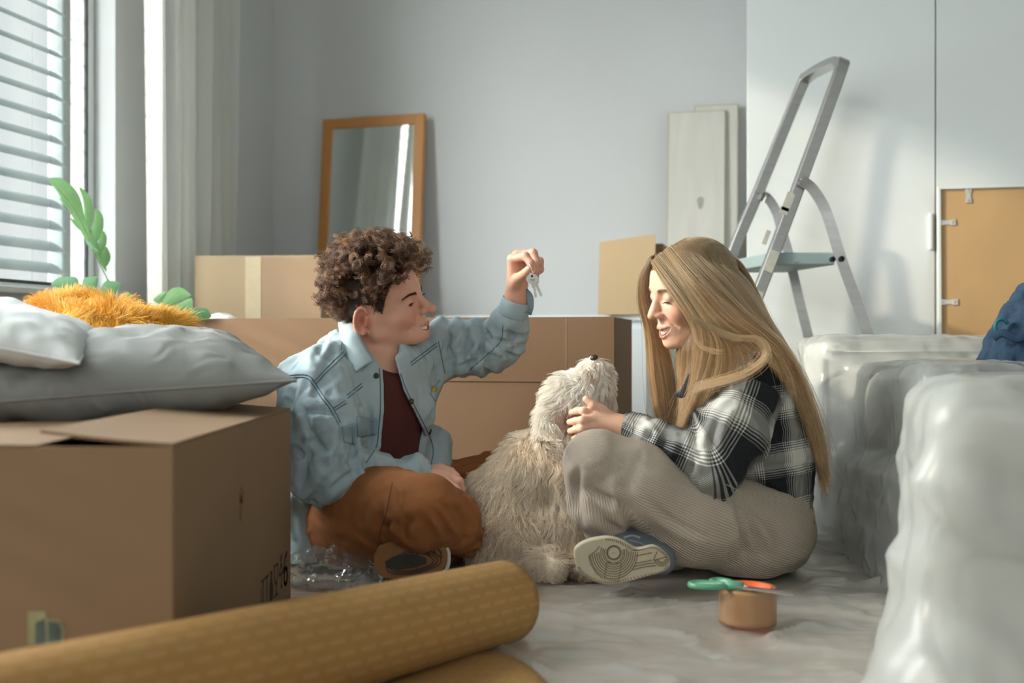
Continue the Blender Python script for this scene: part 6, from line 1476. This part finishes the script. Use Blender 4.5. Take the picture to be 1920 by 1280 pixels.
hair_obj('long_hair', Sx, np.tile(np.linspace(.00050, .00022, k), (n_h, 1)), cc, M_blonde, wom, label='long straight blonde hair')
Sy = np.concatenate([S5, S6]); hair_obj('loose_lock', Sy, np.tile(np.linspace(.00042, .0002, k), (len(Sy), 1)), np.tile(c_l*1.05, (len(Sy), 1)), M_blonde, wom, label='pale lock looping over the shoulder')
# ---- checked shirt
def plaid_mat():
    m = bpy.data.materials.new('black_white_check'); m.use_nodes = True; nt = m.node_tree; N = nt.nodes; L = nt.links; p = N['Principled BSDF']; p.inputs['Roughness'].default_value = .95; p.inputs['Sheen Weight'].default_value = .0
    uv = N.new('ShaderNodeUVMap'); sx = N.new('ShaderNodeSeparateXYZ'); L.new(uv.outputs[0], sx.inputs[0])
    def mth(op, x, y=None):
        n = N.new('ShaderNodeMath'); n.operation = op
        for i, v in enumerate((x, y)):
            if v is None: continue
            if isinstance(v, (int, float)): n.inputs[i].default_value = v
            else: L.new(v, n.inputs[i])
        return n.outputs[0]
    def band(c):
        fr = mth('FRACT', mth('DIVIDE', c, 0.118)); r = N.new('ShaderNodeValToRGB'); r.color_ramp.interpolation = 'CONSTANT'; L.new(fr, r.inputs[0])
        st = [(0.0, 0), (.40, 1), (.415, 0), (.44, 1), (.455, 0), (.48, 1), (.50, .15), (.52, 1), (.545, .3), (.56, 1), (.84, .3), (.855, 1), (.88, .15), (.90, 1), (.92, 0), (.945, 1), (.96, 0), (.985, 1), (.995, 0)]
        e = r.color_ramp.elements
        while len(e) < len(st): e.new(.5)
        for q_, (a, b) in zip(e, st): q_.position = a; q_.color = (b, b, b, 1)
        return r.outputs[0]
    bu, bv = band(sx.outputs[0]), band(sx.outputs[1])
    wv = mth('GREATER_THAN', mth('SINE', mth('MULTIPLY', mth('ADD', sx.outputs[0], sx.outputs[1]), 2600)), 0)
    mixv = mth('ADD', mth('MULTIPLY', bu, 0.5), mth('MULTIPLY', bv, 0.5))
    tw = mth('ADD', mth('MULTIPLY', bu, wv), mth('MULTIPLY', bv, mth('SUBTRACT', 1, wv))); val = mth('ADD', mth('MULTIPLY', mixv, .7), mth('MULTIPLY', tw, .3))
    nz = N.new('ShaderNodeTexNoise'); nz.inputs['Scale'].default_value = 400; L.new(uv.outputs[0], nz.inputs[0])
    mx = N.new('ShaderNodeMix'); mx.data_type = 'RGBA'; mx.inputs[6].default_value = srgb(22,26,30); mx.inputs[7].default_value = srgb(206,204,194); L.new(mth('POWER', val, 1.55), mx.inputs[0])
    L.new(mx.outputs[2], p.inputs['Base Color']); b = N.new('ShaderNodeBump'); b.inputs['Strength'].default_value = .5; b.inputs['Distance'].default_value = .001; L.new(nz.outputs[0], b.inputs['Height']); L.new(b.outputs[0], p.inputs['Normal'])
    return m
M_plaid = plaid_mat()
f = Field((.24, 2.10, .06), (.74, 2.80, .60), .0050)
bd = np.array([1.0, 0, 0])
f.cap(P(1428, 985, 2.46), P(1412, 850, 2.47), .116, .128, .03, flat=((1, .25, 0), .86)); f.cap(P(1412, 850, 2.47), P(1400, 745, 2.475), .128, .122, .03, flat=((1, .25, 0), .92))
f.cap(P(1400, 745, 2.475), P(1372, 690, 2.475), .118, .075, .04); f.cap(P(1392, 712, 2.375), P(1368, 682, 2.47), .074, .07, .05); f.cap(P(1368, 682, 2.47), P(1335, 700, 2.60), .07, .068, .05)
f.chain([P(1335, 705, 2.60), P(1300, 830, 2.62), P(1180, 810, 2.54)], [.066, .056, .036], .02)
f.half(P(1440, 948, 2.46), (-.46, 0, -1.0), .006)
f.ell(nb2+np.array([-.045, -.01, .035]), (.055, .058, .05), None, .01, 'sub')
V, Fq = f.mesh()
V = drape(V, Fq, [((8, 8, 7), .009, 22, 'r'), ((20, 20, 14), .0050, 25, 'r')], 1)
V = creases(V, Fq, [[(1363,907),(1420,905),(1478,934)], [(1404,878),(1470,874),(1532,873)], [(1303,760),(1298,800),(1310,850)], [(1450,780),(1462,830),(1455,870)], [(1380,930),(1430,935),(1490,965)]], .006, .008)
ws = finish('checked_shirt', V, Fq, M_plaid, wom, label='black and white checked flannel shirt')
def cyl(Pv, a, b, up, r):
    d = (b-a)/np.linalg.norm(b-a); e1 = np.array(up, float); e1 -= (e1@d)*d; e1 /= np.linalg.norm(e1); e2 = np.cross(d, e1); q_ = Pv-a; return np.stack([np.arctan2(q_@e2, q_@e1)*r, q_@d], 1)
def set_uv(o, UV):
    me = o.data; lv = np.zeros(len(me.loops), np.int32); me.loops.foreach_get('vertex_index', lv); uv = me.uv_layers.new(name='UVMap'); uv.data.foreach_set('uv', UV[lv].astype(np.float32).ravel())
ct, cbm = P(1395, 700, 2.475), P(1435, 980, 2.46); set_uv(ws, cyl(V, ct, cbm, (0, -1, 0), .125)+[.035, .015])
A1, B1 = P(1402, 728, 2.345), P(1334, 880, 2.275); B2 = P(1172, 801, 2.338)
f = Field((.16, 2.16, .16), (.62, 2.46, .52), .0042)
f.chain([P(1408, 716, 2.352), P(1366, 812, 2.302), B1], [.078, .074, .062], .02); f.chain([P(1332, 884, 2.275), P(1262, 845, 2.30), P(1172, 801, 2.338)], [.055, .045, .0315], .012)
f.half(P(1412, 722, 2.34), (.42, .10, 1.0), .008); f.cap(P(1160, 796, 2.343), P(1120, 780, 2.35), .030, .03, 0, 'sub'); f.half(P(1169, 800, 2.34), (-1, 0, .15), 0)
Vs, Fs = f.mesh(); Vs = drape(Vs, Fs, [((9, 9, 8), .008, 42, 'r'), ((24, 24, 16), .0045, 45, 'r')], 1)
Vs = band_folds(Vs, Fs, P(1370, 800, 2.31), P(1332, 884, 2.275), .075, .006, 9, 13); Vs = band_folds(Vs, Fs, P(1325, 882, 2.28), P(1200, 815, 2.33), .06, .0055, 16, 14)
Vs = creases(Vs, Fs, [[(1310,790),(1302,830),(1326,880)], [(1350,780),(1332,830),(1340,880)], [(1222,803),(1214,822)], [(1246,812),(1236,845)], [(1272,825),(1275,850),(1262,872)], [(1292,838),(1300,862),(1290,890)], [(1395,760),(1372,800),(1362,850)]], .0060, .0075)
sl_ = finish('sleeve', Vs, Fs, M_plaid, wom, label='rolled out shirt sleeve of the near arm')
def around(Pv, pts, up, r):      # unroll a bent sleeve: angle round a smooth axis, length along it
    ax_ = spline(pts, 80); tg_ = np.gradient(ax_, axis=0); tg_ /= np.linalg.norm(tg_, axis=1, keepdims=True); sl2 = np.concatenate([[0], np.cumsum(np.linalg.norm(np.diff(ax_, axis=0), axis=1))])
    d2 = ((Pv[:, None]-ax_[None])**2).sum(-1); w_ = np.exp(-(d2-d2.min(1, keepdims=True))/.0004); w_ /= w_.sum(1, keepdims=True)
    c = w_@ax_; t = w_@tg_; t /= np.linalg.norm(t, axis=1, keepdims=True); e1 = np.array(up, float)-(t@np.array(up, float))[:, None]*t; e1 /= np.linalg.norm(e1, axis=1, keepdims=True); e2 = np.cross(t, e1); q_ = Pv-c
    return np.stack([np.arctan2((q_*e2).sum(1), (q_*e1).sum(1))*r, w_@sl2+(q_*t).sum(1)], 1)
set_uv(sl_, around(Vs, [A1, P(1368, 812, 2.31), P(1326, 862, 2.30), P(1262, 842, 2.31), B2], (0, -1, 0), .058)+[.05, 0])
V, Fq = np.vstack([V, Vs]), np.vstack([Fq, Fs+len(V)])
wb_ = bvh_of(V, Fq); q = MB()
seam(q, wb_, [(1362,908),(1420,936),(1470,962),(1512,980)], .0010)
seam(q, wb_, [(1188,789),(1184,812)], .0009)
q.build('seam', mat('grey_thread', srgb(160,160,154), .9), ws, label='raised sleeve and hem seams')
# collar point at the chest
M_black = mat('black_flannel', srgb(24,28,32), .95)
strip('collar', [(1330,655,2.40),(1300,690,2.36),(1283,722,2.345),(1272,742,2.34)], [(1318,690,2.34),(1296,720,2.325),(1282,745,2.318),(1262,741,2.33)], M_plaid, ws, thick=-.0025, bulge=.004)
def seg_d(p, a, b):
    ab = b-a; t = np.clip(((p-a)@ab)/(ab@ab), 0, 1); return np.linalg.norm(p-a-t[:, None]*ab, axis=1), t
# ---- knitted trousers
def knit_mat():
    m = bpy.data.materials.new('ribbed_beige_knit'); m.use_nodes = True; nt = m.node_tree; N = nt.nodes; L = nt.links; p = N['Principled BSDF']; p.inputs['Roughness'].default_value = .95
    uv = N.new('ShaderNodeUVMap'); sx = N.new('ShaderNodeSeparateXYZ'); L.new(uv.outputs[0], sx.inputs[0])
    mu = N.new('ShaderNodeMath'); mu.operation = 'MULTIPLY'; mu.inputs[1].default_value = 6.2832/0.0042; L.new(sx.outputs[0], mu.inputs[0]); si = N.new('ShaderNodeMath'); si.operation = 'SINE'; L.new(mu.outputs[0], si.inputs[0])
    nz = N.new('ShaderNodeTexNoise'); nz.inputs['Scale'].default_value = 700; L.new(uv.outputs[0], nz.inputs[0]); ad = N.new('ShaderNodeMath'); ad.operation = 'ADD'; L.new(si.outputs[0], ad.inputs[0]); L.new(nz.outputs[0], ad.inputs[1])
    b = N.new('ShaderNodeBump'); b.inputs['Strength'].default_value = .8; b.inputs['Distance'].default_value = .0009; L.new(ad.outputs[0], b.inputs['Height']); L.new(b.outputs[0], p.inputs['Normal'])
    mr = N.new('ShaderNodeMapRange'); mr.inputs[1].default_value = -1; mr.inputs[2].default_value = 1.8; L.new(ad.outputs[0], mr.inputs[0])
    mx = N.new('ShaderNodeMix'); mx.data_type = 'RGBA'; mx.inputs[6].default_value = srgb(168,154,138); mx.inputs[7].default_value = srgb(200,187,170); L.new(mr.outputs[0], mx.inputs[0]); L.new(mx.outputs[2], p.inputs['Base Color']); return m
M_knitb = knit_mat()
f = Field((.04, 2.08, .0), (.74, 2.78, .40), .0055)
f.cap(P(1428, 990, 2.46), P(1402, 995, 2.50), .112, .112, .03); f.cap(P(1430, 1000, 2.40), P(1400, 1010, 2.38), .092, .088, .04)
f.chain([P(1420, 992, 2.40), P(1290, 965, 2.32), P(1190, 905, 2.27), P(1118, 868, 2.255)], [.102, .094, .080, .066], .03)
f.chain([P(1118, 872, 2.262), P(1124, 945, 2.262), P(1142, 992, 2.285)], [.064, .056, .046], .010)
f.chain([P(1410, 990, 2.56), P(1260, 950, 2.60), P(1160, 905, 2.60)], [.105, .09, .066], .02); f.chain([P(1160, 905, 2.60), P(1200, 985, 2.54), P(1250, 1040, 2.46)], [.064, .055, .045], .02)
# the crease between shin and thigh
f.chain([P(1105, 905, 2.185), P(1140, 950, 2.18), P(1172, 985, 2.19)], [.006, .011, .012], .012, op='sub')
V, Fq = f.mesh(); V[:, 2] = np.maximum(V[:, 2], .016); V = drape(V, Fq, [((6, 6, 7), .0055, 32, 'r'), ((15, 15, 15), .002, 35, 'r')], 1)
n = normals(V, Fq)
for (ax_, ay_, bx_, by_, wd_, am) in ((1385, 930, 1400, 1040, .010, .006), (1405, 935, 1432, 1035, .010, .005), (1425, 945, 1465, 1030, .011, .004), (1150, 905, 1172, 990, .012, -.006), (1172, 915, 1184, 1000, .012, .006)):
    a = P(ax_, ay_, 2.30); b = P(bx_, by_, 2.30); pr = np.stack([V[:, 0]/V[:, 1]*2.30, np.full(len(V), 2.30), CAMZ+(V[:, 2]-CAMZ)/V[:, 1]*2.30], 1); d, t = seg_d(pr, a, b); w_ = np.exp(-(d/wd_)**2)*(n[:, 1] < .1)*(V[:, 1] < 2.45); V = V-n*(w_*am)[:, None]
V = creases(V, Fq, [[(1101,911),(1118,926),(1160,948),(1166,975)], [(1106,925),(1136,978),(1172,994)], [(1160,935),(1172,965),(1182,1000)], [(1378,935),(1392,995),(1393,1044)], [(1387,937),(1414,990),(1431,1050)], [(1398,940),(1445,990),(1462,1030)], [(1085,870),(1080,930),(1092,990)], [(1205,930),(1260,975),(1330,1010)]], .007, .009)
wp = finish('trousers', V, Fq, M_knitb, wom, label='ribbed beige knitted trousers')
cen = V[Fq].mean(1); H1, K1, N1 = P(1420, 992, 2.40), P(1118, 868, 2.255), P(1142, 1000, 2.285); d1, _ = seg_d(cen, H1, K1); d2, _ = seg_d(cen, K1, N1); zl = np.repeat((d2+.012 < d1).astype(int), 4)
me = wp.data; lv = np.zeros(len(me.loops), np.int32); me.loops.foreach_get('vertex_index', lv); Pv = V[lv]; u0 = cyl(Pv, H1, K1, (0, -1, 0), .09); u1 = cyl(Pv, K1, N1, (0, -1, 0), .058)
uv = me.uv_layers.new(name='UVMap'); uv.data.foreach_set('uv', np.where((zl == 0)[:, None], u0, u1).astype(np.float32).ravel())
# ---- her trainer, pale sole towards the camera
M_sole = mat('cream_rubber', srgb(186,176,150), .75, None, .3, 160, .06, 14); M_groove = mat('sole_groove', srgb(112,98,72), .8)
poly = [(1077,1046),(1078,1030),(1094,1017),(1121,1009),(1148,1008),(1172,1016),(1192,1028),(1206,1028),(1228,1024),(1248,1036),(1257,1052),(1250,1070),(1216,1080),(1175,1091),(1150,1096),(1126,1094),(1101,1083),(1083,1068)]
sn, so_, c2 = sole_shoe(wom, poly, 2.165, (.02, .12), M_sole, None, thick=.024, name='trainer')
def sp_(x, y, o=-.0006): return P(x, y, 2.165+.02*(x-c2[0])/FPX*2.165+.12*(y-c2[1])/FPX*2.165+o)
gr = []
for r in (11.5, 13.5): gr.append([(1151+r*math.cos(t), 1036+r*math.sin(t)) for t in np.linspace(0, 2*math.pi, 30)])
for i, r in enumerate((17, 20, 24, 27.5, 31.5, 35.5, 39.5, 43.5)):
    t0, t1 = (-.3, 3.5) if i < 3 else (-.15+.02*i, 3.25-.03*i)
    gr.append([(1151+r*math.cos(t)*1.02, 1036+r*math.sin(t)*1.12) for t in np.linspace(t0, t1, 26) if 1036+r*math.sin(t)*1.12 < 1090])
gr.append([(1138,1054),(1165,1056),(1160,1089),(1133,1085),(1138,1054)]); gr.append([(1104,1043),(1118,1032),(1124,1024)]); gr.append([(1104,1043),(1107,1056),(1118,1074),(1130,1084)])
for r in (7, 10, 13.5): gr.append([(1241+r*math.cos(t), 1047+r*math.sin(t)) for t in np.linspace(.1, 3.0, 14)])
gr += [[(1188,1062),(1210,1057),(1228,1055)], [(1186,1068),(1210,1062),(1230,1060)], [(1192,1042),(1222,1036)], [(1192,1056),(1222,1050)], [(1225,1050),(1250,1044)], [(1225,1050),(1232,1034)]]
q = MB()
for g in gr:
    if len(g) > 1: q.tube([sp_(x, y) for x, y in g], .0008, 5)
tl = 0
pcs = spline(np.array(poly+[poly[0]], float), 110)
for x, y in pcs[::1]:
    if y > 1062 or (x > 1130 and y < 1050): a = np.array([x, y]); d = c2-a; d /= np.linalg.norm(d); a1 = a+d*1.5; b1 = a+d*7; q.tube([sp_(*a1), sp_(*b1)], .0006, 4)
q.build('tread_groove', M_groove, so_, label='brown grooves in rings and a square')
q = MB(); q.lathe(sp_(1151, 1036, .0004), -AY, [(0, .0018), (.0022, .0016), (.003, 0)], 12); q.build('tread_stud', M_sole, so_)
M_bl = mat('grey_blue_leather', srgb(104,112,120), .6, var=.06); f = Field((.10, 2.14, .0), (.36, 2.42, .16), .004)
f.chain([P(1115, 1046, 2.225), P(1165, 1040, 2.235), P(1235, 1048, 2.245)], [.030, .036, .034], .015); f.cap(P(1165, 1025, 2.25), P(1205, 1015, 2.27), .032, .030, .02); V, Fq = f.mesh(); V[:, 2] = np.maximum(V[:, 2], .014); up_ = mesh_obj('upper', V, Fq, M_bl, sn, True); ub = bvh_of(V, Fq)
q = MB(); seam(q, ub, [(1170,1008),(1185,1004),(1200,1008)], .002); seam(q, ub, [(1180,1012),(1200,1018),(1216,1026)], .0008); q.build('stitching', mat('pale_thread', srgb(170,176,178), .7), sn)
# ------------------------------------------------------------------ the dog
dog = thing('dog', 'shaggy cream coloured dog sitting between the two people, head tipped up', 'dog', P(985, 1072, 2.46)*np.array([1, 1, 0]))
f = Field((-.14, 2.20, .0), (.28, 2.66, .52), .0052)
f.ell(P(962, 985, 2.49), (.086, .105, .098), None, .03); f.chain([P(955, 940, 2.50), P(1010, 890, 2.49), P(1062, 862, 2.46)], [.082, .080, .070], .03)
f.chain([P(1062, 862, 2.46), P(1075, 815, 2.44), P(1076, 765, 2.43)], [.066, .052, .046], .03)
f.ell(P(1072, 748, 2.43), (.050, .046, .050), None, .02); f.chain([P(1092, 732, 2.425), P(1114, 696, 2.415)], [.042, .026], .02); f.ell(P(1126, 728, 2.42), (.022, .030, .044), None, .015)
f.cap(P(1112, 690, 2.415), P(1114, 676, 2.412), .018, .013, .01)
f.ell(P(955, 1020, 2.42), (.078, .055, .062), None, .03); f.chain([P(985, 1045, 2.40), P(1020, 1060, 2.36), P(1040, 1064, 2.33)], [.042, .026, .022], .02)
f.chain([P(1068, 885, 2.42), P(1080, 970, 2.40), P(1085, 1052, 2.385)], [.046, .034, .026], .02); f.chain([P(1085, 885, 2.50), P(1092, 970, 2.50), P(1096, 1035, 2.50)], [.044, .032, .025], .02)
f.cap(P(1085, 1058, 2.385), P(1100, 1062, 2.34), .024, .022, .015); f.chain([P(1040, 990, 2.44), P(1050, 1030, 2.43)], [.06, .05], .03)
f.ell(P(1046, 786, 2.400), (.034, .022, .050), None, .015); f.ell(P(1044, 825, 2.405), (.024, .018, .034), None, .015); f.ell(P(1058, 790, 2.475), (.022, .012, .040), None, .012)
f.chain([P(925, 1052, 2.52), P(905, 1064, 2.48), P(918, 1068, 2.43), P(945, 1068, 2.40)], [.020, .018, .016, .012], .01)
f.ell(P(1107, 706, 2.388), (.006, .004, .002), None, .004, 'sub')
V, Fq = f.mesh(); V[:, 2] = np.maximum(V[:, 2], .010); V = smooth_mesh(V, Fq, 1)
M_dog = mat('dog_skin', (0, 0, 0, 1), .8, attr='col', var=.03)
db = finish('body', V, Fq, M_dog, dog)
def dog_col(p, r_=None):
    c = np.tile(np.array(srgb(236,220,196)[:3]), (len(p), 1)); hd = np.clip((p[:, 2]-.27)/.06, 0, 1)[:, None]; c = c*(1-hd)+np.array(srgb(250,244,232)[:3])*hd
    for (x, y, D, r, col, k_) in ((1066, 775, 2.38, .020, (186,134,96), .85), (1128, 738, 2.41, .020, (206,168,134), .7), (1120, 690, 2.41, .014, (170,124,96), .7), (1095, 1040, 2.38, .05, (196,160,116), .7), (930, 1010, 2.42, .07, (206,180,146), .5), (1105, 703, 2.39, .012, (176,136,108), .6)):
        d = np.linalg.norm(p-P(x, y, D), axis=1); w_ = (np.exp(-(d/r)**2)*k_)[:, None]; c = c*(1-w_)+np.array(srgb(*col)[:3])*w_
    return c
set_color(db, dog_col(V)*.8)
r_ = np.random.default_rng(21); nF = 44000
p_, n_ = sample_surface(V, Fq, nF, r_, lambda c: 1.0+1.2*(c[:, 2] > .28)*(c[:, 0] > .02))
nose_c = P(1115, 671, 2.41); kp = np.linalg.norm(p_-nose_c, axis=1) > .014; p_, n_ = p_[kp], n_[kp]; nF = len(p_)
head = (p_[:, 2] > .30) & (p_[:, 0] > .05)
gl = np.where(head[:, None], np.array([-.25, 0, -.75]), np.array([.10, 0, -.95])); muz = np.linalg.norm(p_-P(1118, 700, 2.415), axis=1) < .05; gl = np.where(muz[:, None], np.array([.35, -.1, -.8]), gl)
fl_ = np.stack([vnoise(p_*13, q_) for q_ in (1, 2, 3)], 1); gl = gl+fl_*.75
tg = gl-(gl*n_).sum(1, keepdims=True)*n_; tg /= np.linalg.norm(tg, axis=1, keepdims=True); sd_ = np.cross(n_, tg)
ln = (.033+.010*vnoise(p_*9, 8))*r_.uniform(.75, 1.25, nF)*np.where(muz, .62, np.where(p_[:, 2] < .05, .6, np.where(head, .95, 1.0)))
k = 10; T_ = np.linspace(0, 1, k)
cell = np.floor(p_*80).astype(int); cr = _hash(cell[:, 0], cell[:, 1], cell[:, 2], 5); ph = 5*vnoise(p_*24, 31)+cr*1.2; fq_ = 4.2+1.5*cr
cellc = (np.floor(p_*80)+.5)/80; pull = (cellc-p_); 
wav = np.sin(ph[:, None]+T_[None]*fq_[:, None])-np.sin(ph)[:, None]
pts = p_[:, None]+(n_*.55)[:, None]*(ln[:, None]*np.sin(T_*1.3)[None])[..., None]+tg[:, None]*(ln[:, None]*(T_**1.25)[None])[..., None]+sd_[:, None]*(wav*(.0050+.002*cr)[:, None]*(T_[None]**.7))[..., None]+pull[:, None]*(T_[None]*.38)[..., None]
pts[..., 2] = np.maximum(pts[..., 2], .006)
cc = dog_col(p_)*(.80+.30*cr)[:, None]*r_.uniform(.90, 1.08, (nF, 1)); M_fur = hair_mat('fur_fibre', rough=.5, diffuse=.72)
hair_obj('fur', pts, np.tile(np.linspace(.00046, .00018, k), (nF, 1)), np.clip(cc, 0, .95), M_fur, dog, label='wavy cream fur')
q = MB(); Rn = np.stack([np.array([.85, -.2, .5])/1.006, np.array([.2, 1, 0])/1.02, np.array([-.5, 0, .86])], 1); q.ball(P(1114, 671, 2.405), .0095, 14, (1.0, 1.15, .75), Rn); no_ = q.build('nose', mat('dog_nose', srgb(58,40,38), .35, None, .5, 300), dog, True)
for (x, y, D) in ((1084, 708, 2.394),): q = MB(); q.ball(P(x, y, D), .0065, 12); q.build('eye', mat('dog_eye', srgb(24,18,16), .15), dog, True)
q = MB(); q.ball(P(1086, 704, 2.468), .0065, 12); q.build('eye', bpy.data.materials['dog_eye'], dog, True)
